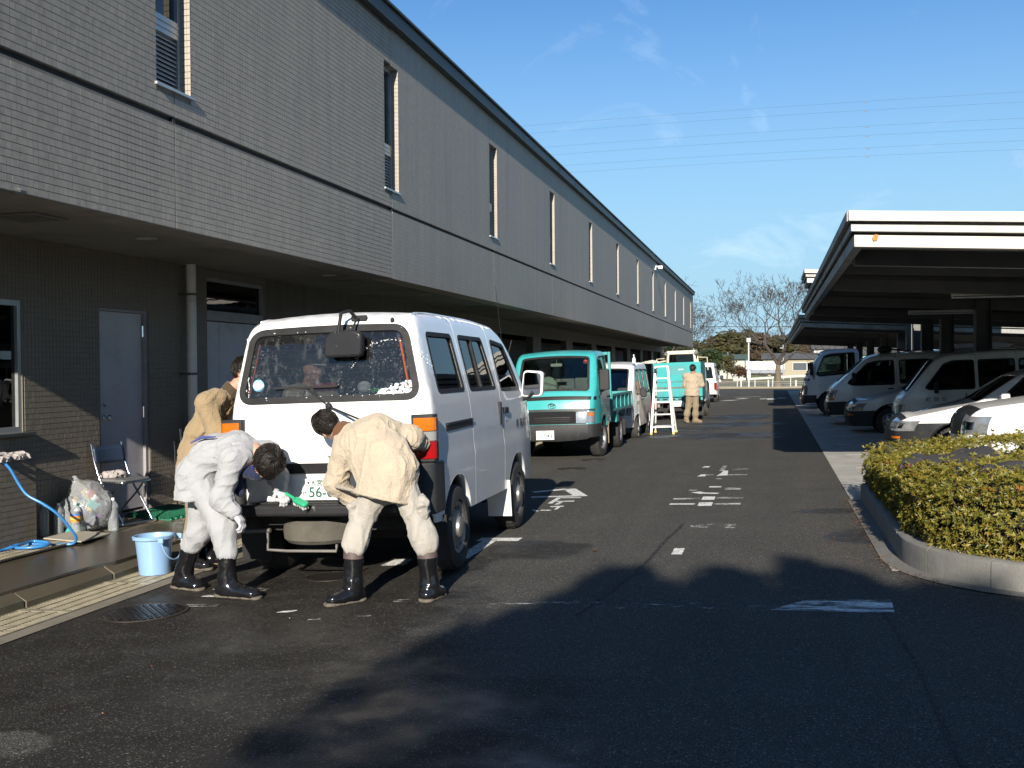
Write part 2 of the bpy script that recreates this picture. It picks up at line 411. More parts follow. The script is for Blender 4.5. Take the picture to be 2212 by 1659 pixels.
ASPH = asphalt_mat()
CONC = concrete_mat('concrete_light', (.36, .35, .32))
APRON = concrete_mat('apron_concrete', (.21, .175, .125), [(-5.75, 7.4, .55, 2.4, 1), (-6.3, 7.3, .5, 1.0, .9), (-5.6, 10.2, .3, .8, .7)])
SOIL = mat('soil', (.09, .055, .032), .95, var=.4, vscale=14, bump=.8, bscale=40)
GRASSY = mat('dry_field', (.20, .16, .08), .95, var=.35, vscale=.6, dirt=(.10, .12, .035), dscale=.08, dlo=.45, dhi=.6)
def build_ground():
    b = MB(); xs = [-500, -60, -7.5, -4.0, 0, 4, 9, 60, 500]; ys = [-120, 0, 12, 30, 60, 74]
    for i in range(len(xs)-1):
        for j in range(len(ys)-1):
            q = [(xs[i], ys[j]), (xs[i+1], ys[j]), (xs[i+1], ys[j+1]), (xs[i], ys[j+1])]
            def z(x, y): return gz(x)*(1 if y <= 60 else (1-(y-60)/20 if y < 80 else 0))
            b.add([(x, y, z(x, y)) for x, y in q], [(0, 1, 2, 3)])
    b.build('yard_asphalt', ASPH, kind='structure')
    b = MB(); b.add([(-900, 74, -.05), (900, 74, -.05), (900, 1600, -.05), (-900, 1600, -.05)], [(0, 1, 2, 3)])
    b.build('field', GRASSY, kind='structure')
    b = MB(); b.add([(-300, 150, -.03), (300, 150, -.03), (300, 158, -.03), (-300, 158, -.03)], [(0, 1, 2, 3)])
    b.build('far_road', mat('far_asphalt', (.07, .07, .07), .9), kind='structure')
    # paved parking bays under the carports
    b = MB()
    def q(x0, x1, y0, y1, dz): b.add([(x0, y0, gz(x0)+dz), (x1, y0, gz(x1)+dz), (x1, y1, gz(x1)+dz), (x0, y1, gz(x0)+dz)], [(0, 1, 2, 3)])
    q(.95, 9, 12.5, 66, .004); q(9, 16, 12.5, 66, .004); b.build('parking_paving', CONC, kind='structure')
    pw = worn_paint('bay_paint', .30, .42)
    for i, y in enumerate((16.2, 18.5, 20.9, 23.4, 25.9, 28.4, 31, 33.5, 36)):
        b = MB(); b.add([(1.2, y, gz(1.2)+.008), (5.9, y, gz(5.9)+.008), (5.9, y+.1, gz(5.9)+.008), (1.2, y+.1, gz(1.2)+.008)], [(0, 1, 2, 3)])
        b.build('bay_line', pw, kind='structure')
    b = MB(); b.add([(.86, 8.2, gz(.86)+.006), (.955, 8.2, gz(.95)+.006), (.955, 66, gz(.95)+.006), (.86, 66, gz(.86)+.006)], [(0, 1, 2, 3)])
    b.build('gutter_strip', CONC, kind='structure')
build_ground()

def flat_shape(name, polys, m, dz=.005, kind='structure'):
    b = MB()
    for P in polys: b.add([(x, y, gz(x)+dz) for x, y in P], [tuple(range(len(P)))])
    return b.build(name, m, kind=kind)
def rect(x0, y0, x1, y1): return [(x0, y0), (x1, y0), (x1, y1), (x0, y1)]
def stroke(a, b, w):
    d = Vector((b[0]-a[0], b[1]-a[1])).normalized(); n = Vector((-d.y, d.x))*w/2
    return [(a[0]+n.x, a[1]+n.y), (a[0]-n.x, a[1]-n.y), (b[0]-n.x, b[1]-n.y), (b[0]+n.x, b[1]+n.y)]
def build_markings():
    good = worn_paint('road_paint', .30, .45); worn = worn_paint('road_paint_worn', .44, .60, scale=7, stretch=(.5, 1.6, 1)); faint = worn_paint('road_paint_faint', .52, .66, scale=8)
    flat_shape('lane_square_mark', [rect(-.84, 8.86, -.75, 9.17)], good)
    flat_shape('lane_letter_mark', [rect(-.83, 12.55, -.68, 12.88), rect(-.84, 12.0, -.68, 12.33), rect(-1.17, 12.12, -.88, 12.24), stroke((-.96, 13.36), (-.82, 13.2), .14), stroke((-.83, 13.22), (-.66, 13.2), .12), rect(-.82, 13.86, -.66, 14.0)], good)
    flat_shape('lane_letter_worn_mark', [rect(-1.17, 12.62, -.85, 12.76), rect(-.66, 12.66, -.35, 12.8), rect(-.66, 12.1, -.36, 12.24), rect(-.6, 13.6, -.4, 13.8), rect(-1.05, 13.5, -.95, 13.6)], worn)
    flat_shape('upper_letter_mark', [[(-1.09, 16.64), (-.99, 16.64), (-.97, 16.86), (-1.06, 16.86)], [(-1.07, 15.28), (-.95, 15.3), (-.97, 15.58), (-1.03, 15.56)], [(-.80, 15.32), (-.64, 15.4), (-.66, 16.1), (-.73, 16.1), (-.75, 15.7)]], good)
    flat_shape('upper_letter_worn_mark', [stroke((-.76, 16.1), (-.74, 16.9), .07), stroke((-.6, 16.2), (-.38, 16.35), .1), rect(-.96, 15.44, -.84, 15.54), rect(-.63, 15.4, -.36, 15.52), rect(-.78, 14.88, -.7, 14.98)], worn)
    flat_shape('faint_bar_mark', [rect(-.8, 10.35, -.36, 10.62)], faint)
    flat_shape('stop_line_end_mark', [[(-.02, 6.86), (.73, 6.83), (.75, 7.22), (.2, 7.16)]], worn_paint('stop_paint', .40, .58, scale=6, stretch=(.35, 1.8, 1)))
    flat_shape('stop_line_mark', [[(-1.9, 6.78), (.1, 6.86), (.1, 7.12), (-1.9, 7.0)]], worn_paint('stop_paint_faint', .55, .70, scale=9, stretch=(.5, 1.4, 1)))
    flat_shape('bay_corner_mark', [stroke((-2.75, 9.62), (-2.34, 9.62), .19), stroke((-2.62, 9.66), (-2.62, 8.6), .13)], good)
    flat_shape('bay_dash_mark', [[(-3.22, 8.24), (-3.01, 8.26), (-3.05, 8.57), (-3.2, 8.53)]], good)
    flat_shape('bay_ground_mark', [rect(-4.15, 6.95, -3.85, 7.02), rect(-4.2, 7.2, -3.75, 7.32), [(-4.1, 6.62), (-3.85, 6.66), (-3.86, 6.72), (-4.12, 6.7)]], worn)
    # stencilled arrow with lettering beside the van
    flat_shape('stencil_arrow_mark', [stroke((-2.68, 13.86), (-2.36, 13.0), .17), stroke((-2.7, 13.84), (-3.1, 13.5), .13), stroke((-2.36, 13.06), (-3.0, 12.95), .12), stroke((-2.34, 12.86), (-2.62, 12.86), .08), stroke((-2.62, 12.9), (-2.62, 12.3), .06),
        stroke((-2.36, 12.52), (-2.58, 12.5), .09), stroke((-2.5, 12.55), (-2.52, 12.2), .05), stroke((-2.4, 12.05), (-2.55, 12.0), .09), stroke((-2.44, 11.98), (-2.44, 11.75), .04), stroke((-2.48, 11.68), (-2.6, 11.7), .08), stroke((-2.62, 11.6), (-2.7, 11.75), .05)], good)
    flat_shape('far_lane_mark', [stroke((-2.3, 50), (-1.7, 50.5), .5), stroke((-1.6, 52), (-1.3, 53), .4), stroke((-1.9, 55), (-.6, 55.3), .25), rect(-.25, 49.6, .15, 50.6), rect(-.6, 50.8, .1, 51.6), rect(.2, 51, .6, 52)], good)
    flat_shape('foam_fleck', [rpoly([(-3.32, 6.5), (-3.2, 6.53), (-3.18, 6.6), (-3.26, 6.58)], .03), rpoly([(-2.62, 6.9), (-2.52, 6.9), (-2.5, 6.98), (-2.6, 6.97)], .03), rpoly([(-2.7, 6.45), (-2.6, 6.45), (-2.6, 6.5)], .02), rpoly([(-3.0, 6.32), (-2.9, 6.33), (-2.92, 6.38)], .02)], worn)
    tar = worn_paint('tar_seam', .40, .52, (.02, .02, .02), 10)
    for nm_, P, w in (('tar_seam', [(-.88, 10.6), (-.96, 9.6), (-1.0, 8.6), (-1.12, 7.4), (-1.25, 6.6)], .035), ('tar_seam', [(.66, 7.0), (.72, 5.6), (.70, 4.4), (.78, 3.2)], .02), ('tar_seam', [(-4.4, 13.5), (-1.8, 13.42), (.8, 13.55)], .015)):
        flat_shape(nm_, [stroke(P[i], P[i+1], w) for i in range(len(P)-1)], tar, .0045)
    def manhole(x, y, r, label):
        e = tag(empty('manhole_cover', (x, y, gz(x)+.004), (0, -.03, 0)), label, 'manhole cover', 'manhole covers in the yard')
        iron = mat('wet_iron', (.035, .030, .027), .22, .7, var=.4, vscale=30, bump=.3, bscale=60); rim = mat('iron_rim', (.05, .04, .033), .5, .5, var=.4)
        b = MB(); b.lathe([(r*1.0, 0), (r*1.0, .006), (r*.93, .006), (r*.93, .001)], 40, cap=False); b.build('rim', rim, e, smooth=30)
        b = MB(); b.lathe([(r*.92, 0), (r*.92, .004), (.001, .004)], 40, cap=False); b.build('cover', iron, e, smooth=30)
        b = MB(); s = r*.11
        for i in range(-7, 8):
            for j in range(-7, 8):
                if hypot(i, j)*s < r*.84 and (i+j) % 2 == 0: b.box((i*s, j*s, .0065), (s*.62, s*.62, .005))
        b.build('raised_lug', iron, e, kind='stuff')
    manhole(-4.28, 6.43, .30, 'wet iron manhole cover in front of the bending worker, by the drain')
    manhole(-3.46, 7.75, .2, 'small rusty manhole cover between the two workers behind the van')
    manhole(-3.12, 18.45, .22, 'dark manhole cover close to the front wheel of the turquoise truck')
    manhole(-3.2, 16.78, .24, 'dark manhole cover nearer the white van, in front of the turquoise truck')
build_markings()

# ================================================================== BUILDING
FX, WX, SOF = -4.70, -6.65, 2.80           # facade plane, recessed wall plane, soffit height
Y0, Y1 = 5.05, 64.4
TP, TQ = .052, .0495                         # tile pitch up and along
def tile_mat(name, brick, k=(1, 1, 1)):
    m, nt, b, o = newmat(name); p = coord(nt, 'Position'); sp = N(nt, 'ShaderNodeSeparateXYZ'); L(nt, p, sp.inputs[0])
    iy = math1(nt, 'FLOOR', math1(nt, 'DIVIDE', sp.outputs[1], TQ)); iz = math1(nt, 'FLOOR', math1(nt, 'DIVIDE', sp.outputs[2], TP))
    cb = N(nt, 'ShaderNodeCombineXYZ'); L(nt, iy, cb.inputs[0]); L(nt, iz, cb.inputs[1])
    wn = N(nt, 'ShaderNodeTexWhiteNoise', noise_dimensions='3D'); L(nt, cb.outputs[0], wn.inputs['Vector'])
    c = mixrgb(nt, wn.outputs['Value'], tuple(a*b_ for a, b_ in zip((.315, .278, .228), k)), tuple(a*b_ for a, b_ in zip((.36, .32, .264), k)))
    mp = N(nt, 'ShaderNodeMapping'); mp.inputs['Scale'].default_value = (1, 5, .25); L(nt, p, mp.inputs[0])
    st = noise_fac(nt, mp.outputs[0], 1.2, .42, .74, 6, .65)
    c = mixrgb(nt, math1(nt, 'MULTIPLY', st, .5), c, (.20, .18, .15))
    big = noise_fac(nt, p, .35, .35, .7, 5); c = mixrgb(nt, math1(nt, 'MULTIPLY', big, .22), c, tuple(a*b_ for a, b_ in zip((.20, .185, .16), k)))
    f = noise_fac(nt, p, 190, .3, .7, 2); c = mixrgb(nt, math1(nt, 'MULTIPLY', f, .2), c, tuple(a*b_ for a, b_ in zip((.25, .225, .19), k)))
    if brick:
        fy = math1(nt, 'FRACT', math1(nt, 'DIVIDE', sp.outputs[1], TQ)); fz = math1(nt, 'FRACT', math1(nt, 'DIVIDE', sp.outputs[2], TP))
        jy = math1(nt, 'LESS_THAN', fy, .05); jz = math1(nt, 'LESS_THAN', fz, .07)
        j = math1(nt, 'MAXIMUM', math1(nt, 'MULTIPLY', jy, .4), jz); c = mixrgb(nt, j, c, tuple(.18*q for q in k))
    L(nt, c, b.inputs['Base Color']); b.inputs['Roughness'].default_value = .62
    # every tile sits at its own slight angle, which shows in raking sun
    g = N(nt, 'ShaderNodeNewGeometry'); sub = N(nt, 'ShaderNodeVectorMath', operation='SUBTRACT'); L(nt, wn.outputs['Color'], sub.inputs[0]); sub.inputs[1].default_value = (.5, .5, .5)
    scl = N(nt, 'ShaderNodeVectorMath', operation='SCALE'); L(nt, sub.outputs[0], scl.inputs[0]); scl.inputs['Scale'].default_value = .02
    add = N(nt, 'ShaderNodeVectorMath', operation='ADD'); L(nt, g.outputs['Normal'], add.inputs[0]); L(nt, scl.outputs[0], add.inputs[1])
    nm = N(nt, 'ShaderNodeVectorMath', operation='NORMALIZE'); L(nt, add.outputs[0], nm.inputs[0])
    z = N(nt, 'ShaderNodeTexNoise', i_Scale=160, i_Detail=3); L(nt, p, z.inputs['Vector'])
    bp = N(nt, 'ShaderNodeBump', i_Distance=.002, i_Strength=.25); L(nt, z.outputs['Fac'], bp.inputs['Height']); L(nt, nm.outputs[0], bp.inputs['Normal'])
    L(nt, bp.outputs[0], b.inputs['Normal']); return m
TILE = tile_mat('facade_tile', False); TILEFAR = tile_mat('facade_tile_far', True); LTILE = tile_mat('ground_floor_tile', False, (.52, .50, .47)); LTILESHADE = tile_mat('ground_floor_tile_far_shade', True, (.27, .25, .22))  # far ground floor: same tile, deep shade of the bays put into its colour
MORTAR = mat('mortar', (.16, .148, .13), .95, var=.2)
ALU = mat('window_aluminium', (.42, .43, .43), .35, .6, var=.1); SLAT = mat('louver_paint', (.42, .44, .46), .4, .15, var=.06); DARKTRIM = mat('roof_trim', (.055, .065, .068), .5, .3, var=.2, dirt=(.10, .10, .09), dlo=.55)
WGLASS = glass('window_glass', (.10, .12, .14), .01, 1.75)
SOFM = mat('soffit_board', (.17, .165, .14), .9, var=.1, vscale=1.5, dirt=(.10, .09, .07), dscale=.7)
DARKIN = mat('dark_interior', (.02, .02, .02), .9)
DOORM = mat('door_paint', (.42, .40, .43), .45, var=.05, vscale=3, dirt=(.30, .29, .31), dscale=2)
def build_building():
    bd = empty('building', (FX, Y0, 0), label='long grey tiled two storey building with a recessed ground floor and slit windows', cat='building')
    inv = Matrix.Translation((-FX, -Y0, 0))
    class PB(MB):
        def build(s, *a, **k):
            s.v = [(x-FX, y-Y0, z) for x, y, z in s.v]; return MB.build(s, *a, **k)
    ZB, ZG0, ZG1, ZT = 2.72, 3.575, 3.622, 5.90
    joints = [7.57+4.99*k for k in range(12)]; HW = .25; WZ0, WZ1 = 3.85, 5.43
    # wall slabs (far part carries its tiles in the material, the near part carries real ones)
    NEAR = joints[1]
    def slab(b, ya, yb, za, zb, x0=-5.0):
        for a, c in ((ya, min(yb, NEAR)), (max(ya, NEAR), yb)):
            if c-a > 1e-4: b.span((x0, a, za), (FX-.004 if a < NEAR else FX, c, zb), 0 if a < NEAR else 1)
    b = PB(); ed = [Y0]+joints+[Y1]; g = .0045
    for i in range(len(ed)-1):
        a = ed[i]+(g if i else 0); c = ed[i+1]-(g if i < len(ed)-2 else 0)
        slab(b, a, c, ZB, ZG0); slab(b, a, c, ZG1, WZ0); slab(b, a, c, WZ1, ZT)
        slab(b, a+(HW-g if i else 0), c-(HW-g if i < len(ed)-2 else 0), WZ0, WZ1)
    b.build('upper_wall', [MORTAR, TILEFAR], bd)
    b = PB(); b.span((-5.0, Y0+.01, ZG0-.02), (FX-.035, Y1-.01, ZG1+.02))
    for y in joints: b.span((-4.99, y-.02, ZB+.01), (FX-.006, y+.02, WZ0-.005)); b.span((-4.99, y-.02, WZ1+.005), (FX-.006, y+.02, ZT-.01))
    b.build('joint_recess', mat('joint_sealant', (.03, .03, .032), .8), bd)
    # rest of the upper storey, soffit and roof
    b = PB(); b.span((-15, Y0+.005, ZB+.09), (-5.0, Y1-.005, ZT-.02)); b.build('upper_storey', TILEFAR, bd)
    b = PB(); b.span((-14.9, Y0+.02, SOF), (-4.96, Y1-.02, SOF+.02)); b.build('soffit', SOFM, bd)
    b = PB(); b.span((-15.1, Y0-.1, ZT), (FX+.10, Y1+.1, ZT+.17)); b.span((-15.1, Y0-.13, ZT+.172), (FX+.14, Y1+.13, ZT+.21)); b.build('roof_edge', DARKTRIM, bd, bevel=.008)
    b = PB(); b.span((FX+.001, 43.0, 5.55), (FX+.06, 43.35, 5.78)); b.tube([(FX+.05, 43.2, 5.7), (FX+.2, 43.2, 5.68)], .03); b.box((FX+.24, 43.2, 5.66), (.16, .14, .12)); b.build('security_camera', mat('white_plastic', (.75, .75, .73), .4), bd)
    # windows
    RW = .14; REVEAL = PB()
    def window(y, near):
        w = PB(); x = FX-RW; y0, y1 = y-HW, y+HW; f = .045; zs = 4.38
        for a, c in (((x, y0, WZ0), (x+.05, y0+f, WZ1)), ((x, y1-f, WZ0), (x+.05, y1, WZ1)), ((x, y0+f, WZ0), (x+.05, y1-f, WZ0+f)), ((x, y0+f, WZ1-f), (x+.05, y1-f, WZ1)), ((x, y0+f, zs-.07), (x+.055, y1-f, zs+.07))): w.span(a, c)
        w.span((x-.02, y0+f, zs-.03), (x+.065, y1-f, zs-.022)); w.span((x-.02, y0+f, zs+.02), (x+.065, y1-f, zs+.028))
        wo = w.build('window', ALU, bd)
        gl = PB(); gl.span((x+.012, y0+f, zs+.07), (x+.02, y1-f, WZ1-f)); gl.build('pane', WGLASS, wo)
        bk = PB(); bk.span((x-.1, y0, WZ0), (x-.01, y1, WZ1)); bk.build('backing', DARKIN, wo)
        nl = 11; dz = (zs-.07-WZ0-f)/nl; jl = PB()
        for i in range(nl):
            z = WZ0+f+dz*(i+.5); s = PB() if near else jl
            s.box((x+.022, y, z), (.004, y1-y0-2*f, dz*1.30), Matrix.Rotation(radians(-40), 3, 'Y'))
            if near: s.build('louver_slat', SLAT, wo)
        if not near: jl.build('louver', SLAT, wo, kind='stuff')
        s = PB(); s.span((x, y0-.025, WZ0-.028), (FX+.022, y1+.03, WZ0-.002)); s.build('sill', ALU, wo, bevel=.004)
        for k in range(int((WZ1-WZ0)/TP)):
            z = WZ0+TP*k+.004
            for xx in (0, 1, 2):
                REVEAL.span((FX-RW+.05+xx*.031, y1-.004, z), (FX-RW+.05+xx*.031+.029, y1+.0015, z+TP-.006))
    for i, y in enumerate(joints): window(y, i < 2)
    REVEAL.build('reveal_tile', TILE, bd, kind='stuff')
    # real tiles on the near facade
    rnd = random.Random(3); cam = Vector((0, 0, 1.57)); items = []
    rows = [z for z in np.arange(ZB+.002, ZG0-.045, TP)]+[z for z in np.arange(ZG1+.002, ZT-.045, TP)]
    for z in rows:
        za, zb = z+.0034, z+TP; inw = zb > WZ0-.03 and za < WZ1
        for ya0, yb0, e0, e1 in ((Y0+.002, joints[0], 0, 1), (joints[0], NEAR, 1, 1)):
            a = ya0+((HW if inw else g) if e0 else 0); c = yb0-((HW if inw else g) if e1 else 0); nt_ = max(1, round((c-a)/TQ)); q = (c-a)/nt_
            for k in range(nt_): items.append((a+q*k+.0008, a+q*(k+1)-.0008, za, zb))
    items.sort(key=lambda t: hypot(t[0]-6.95, (t[2]-3.15)*1.3))
    def tile_verts(ya, yb, za, zb, x, d=.0045):
        t1, t2, t3 = (rnd.uniform(-.0003, .0003) for _ in range(3)); e = .0012
        V = [(x, ya, za), (x, yb, za), (x, yb, zb), (x, ya, zb), (x+d+t1, ya+.0003, za+e), (x+d+t2, yb-.0003, za+e), (x+d+t2+t3, yb-.0003, zb-e), (x+d+t1+t3, ya+.0003, zb-e)]
        return V, [(4, 5, 6, 7), (0, 1, 5, 4), (1, 2, 6, 5), (2, 3, 7, 6), (3, 0, 4, 7)]
    field = PB(); me = None
    for i, t in enumerate(items):
        if i < 190:
            if me is None:
                q = MB(); V, F = tile_verts(0, TQ-.0024, 0, TP-.0055, 0); q.add(V, F); o = q.build('tile', TILE, bd, fix=False); me = o.data
            else: o = bpy.data.objects.new('tile', me); COL.objects.link(o); o.parent = bd
            o.location = (-.0045, t[0]-Y0, t[2])
        else: V, F = tile_verts(*t, FX-.0045); field.add(V, F)
    field.build('tile_field', TILE, bd, fix=False, kind='stuff')
    # chipped lip under the facade
    b = PB(); b.ball((FX-.02, 5.76, 2.735), (.03, .09, .025), 8, 5); b.build('chipped_edge', mat('broken_render', (.16, .155, .14), .9, var=.5), bd)
    # recessed ground-floor wall
    holes = [(6.1, 8.15, 1.02, 2.22), (9.28, 10.14, .06, 2.22), (11.37, 12.85, .06, 2.70)]
    def wslab(b, ya, yb, za, zb):
        for a, c in ((ya, min(yb, 12.9)), (max(ya, 12.9), yb)):
            if c-a > 1e-4: b.span((WX-.2, a, za), (WX-.004 if a < 12.9 else WX, c, zb), 0 if a < 12.9 else 1)
    b = PB(); yy = 5.3; zt = SOF
    for (a, c, z0, z1) in holes:
        wslab(b, yy, a, -.05, zt); wslab(b, a, c, z1, zt)
        if z0 > .2: wslab(b, a, c, -.05, z0)
        yy = c
    wslab(b, yy, 15.2, -.05, zt)
    y = 15.2
    while y < 62:                                                     # pillars between deep garage bays
        wslab(b, y+3.9, y+4.99, -.05, zt); wslab(b, y, y+3.9, 2.45, zt); y += 4.99
    b.build('ground_floor_wall', [MORTAR, LTILESHADE], bd)
    b = PB(); b.span((-14.8, 5.35, -.05), (-14.6, 64, 2.8)); b.span((-14.6, 5.35, -.05), (WX-.2, 5.5, 2.8)); b.span((-14.6, 64.0, -.05), (WX-.2, 64.2, 2.8)); b.build('back_wall', TILEFAR, bd)
    y = 15.2; i = 0
    while y < 62:
        sm = PB(); n = 22; dz = 2.5/n
        for k in range(n): sm.span((WX-1.3, y-.5, -.05+k*dz+.006), (WX-1.26+.012*(k % 2), y+4.4, -.05+(k+1)*dz))
        sm.build('roller_shutter', mat('shutter_shade', (.035, .034, .032), .6, .2, var=.2), bd); y += 4.99; i += 1  # paint taken near black so the bays hold painted shade
    lw = []
    for z in np.arange(-.02, SOF-.05, TP):
        y = 5.4
        while y < 12.85:
            ya, yb, za, zb = y+.001, y+TQ-.0014, z+.0042, z+TP; y += TQ
            if any(ya < c and yb > a and za < z1 and zb > z0 for a, c, z0, z1 in holes): continue
            lw.append((ya, yb, za, zb))
    lw.sort(key=lambda t: hypot(t[0]-8.6, t[2]-1.25)); field = PB(); me = None
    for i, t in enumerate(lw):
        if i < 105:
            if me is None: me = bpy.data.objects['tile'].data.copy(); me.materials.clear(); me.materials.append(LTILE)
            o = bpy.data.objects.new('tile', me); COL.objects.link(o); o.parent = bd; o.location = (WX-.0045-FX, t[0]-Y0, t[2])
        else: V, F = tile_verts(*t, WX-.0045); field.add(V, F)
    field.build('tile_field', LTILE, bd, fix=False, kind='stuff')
    # ground-floor window
    a, c, z0, z1 = holes[0]; x = WX-.07; f = .05
    w = PB()
    for p, q in (((x, a, z0), (x+.06, c, z0+f)), ((x, a, z1-f), (x+.06, c, z1)), ((x, a, z0+f), (x+.06, a+f, z1-f)), ((x, c-f, z0+f), (x+.06, c, z1-f)), ((x+.01, c-.33, z0+f), (x+.05, c-.28, z1-f)), ((x+.012, 7.0, z0+f), (x+.05, 7.05, z1-f))): w.span(p, q)
    wo = w.build('window', ALU, bd)
    s = PB(); s.span((x-.02, a, z0-.03), (WX+.07, c+.09, z0-.003)); s.build('sill', DARKTRIM, wo, bevel=.004)
    s = PB(); s.span((x+.02, a+f, z0+f), (x+.026, c-f, z1-f)); s.build('pane', WGLASS, wo)
    s = PB(); s.span((x-.6, a, z0), (x-.5, c, z1)); s.build('backing', DARKIN, wo)
    for k in range(int((z1-z0)/TP)):
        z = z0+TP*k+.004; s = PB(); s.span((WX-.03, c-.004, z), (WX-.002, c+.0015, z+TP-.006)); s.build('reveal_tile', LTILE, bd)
    # service door
    a, c, z0, z1 = holes[1]
    d = PB(); d.span((WX-.10, a+.03, .085), (WX-.055, c-.05, 2.19)); do = d.build('door', DOORM, bd, bevel=.004)
    d = PB(); d.span((WX-.12, a, .06), (WX-.02, a+.028, 2.22)); d.span((WX-.12, c-.048, .06), (WX-.02, c, 2.22)); d.span((WX-.12, a+.028, 2.192), (WX-.02, c-.048, 2.22)); d.span((WX-.2, a, .0), (WX+.02, c, .058)); d.build('frame', mat('frame_paint', (.24, .23, .24), .5), do)
    chrome = mat('chrome', (.7, .7, .7), .12, 1., var=.03)
    k = PB(); k.lathe([(.03, 0), (.03, .01), (.012, .012), (.012, .045), (.028, .055), (.031, .075), (.02, .09), (.001, .092)], 16, T(WX-.055, a+.13, 1.09) @ RY(pi/2)); k.build('knob', chrome, do, smooth=40)
    k = PB(); k.lathe([(.024, 0), (.022, .012), (.001, .013)], 16, T(WX-.055, a+.13, 1.22) @ RY(pi/2)); k.build('lock', chrome, do, smooth=40)
    for z in (2.0, 1.12, .25):
        k = PB(); k.tube([(WX-.04, c-.05, z-.06), (WX-.04, c-.05, z+.06)], .012); k.build('hinge', chrome, do)
    # double door with transom
    a, c, z0, z1 = holes[2]
    d = PB(); d.span((WX-.10, a+.03, .085), (WX-.06, a+.372, 2.17)); do = d.build('door', DOORM, bd, bevel=.003)
    d = PB(); d.span((WX-.10, a+.378, .085), (WX-.06, c-.03, 2.17)); d.build('door', DOORM, bd, bevel=.003)
    d = PB()
    for p, q in (((WX-.12, a, .06), (WX-.02, a+.028, z1)), ((WX-.12, c-.028, .06), (WX-.02, c, z1)), ((WX-.12, a+.028, 2.18), (WX-.02, c-.028, 2.30)), ((WX-.12, a+.028, z1-.04), (WX-.02, c-.028, z1))): d.span(p, q)
    d.build('frame', mat('frame_paint', (.24, .23, .24), .5), do)
    s = PB(); s.span((WX-.08, a+.028, 2.30), (WX-.07, c-.028, z1-.04)); s.build('transom_pane', WGLASS, bd)
    s = PB(); s.span((WX-.5, a, 2.28), (WX-.4, c, z1)); s.build('backing', DARKIN, bd)
    # soffit fittings
    s = PB(); s.span((-5.95, 6.9, SOF-.015), (-5.5, 7.3, SOF-.001)); vo = s.build('vent_grille', mat('vent', (.14, .14, .12), .7), bd, bevel=.004)
    s = PB()
    for i in range(9): s.span((-5.9, 6.94+i*.037, SOF-.022), (-5.55, 6.955+i*.037, SOF-.016))
    s.build('grille_bars', mat('vent', (.14, .14, .12), .7), vo)
    for (px, py) in ((-5.62, 8.55), (-5.6, 12.6), (-5.6, 16.5)):
        s = PB(); s.lathe([(.10, 0), (.10, -.008), (.075, -.010), (.06, .02), (.001, .02)], 24, T(px, py, SOF-.002)); s.build('downlight', mat('light_trim', (.3, .3, .27), .5), bd, smooth=40)
    for py in (13.4, 20):
        s = PB(); s.span((-5.95, py, SOF-.012), (-5.55, py+.4, SOF-.001)); s.build('vent_grille', mat('vent', (.14, .14, .12), .7), bd, bevel=.004)
    # down pipe
    pm = mat('pipe_paint', (.62, .60, .56), .5, var=.06, dirt=(.33, .31, .27), dlo=.5)
    s = PB(); s.tube([(WX+.12, 10.82, -.02), (WX+.12, 10.82, SOF-.005)], .055, 20); po = s.build('drain_pipe', pm, bd, smooth=40)
    for z in (1.53, 2.45, .35):
        s = PB(); s.tube([(WX+.12, 10.82, z-.014), (WX+.12, 10.82, z+.014)], .0585, 20); s.span((WX, 10.74, z-.013), (WX+.07, 10.78, z+.013)); s.build('pipe_clamp', mat('clamp', (.10, .09, .08), .5, .5), po)
build_building()
def az(x): return -.02+.06*(-5.4-x)
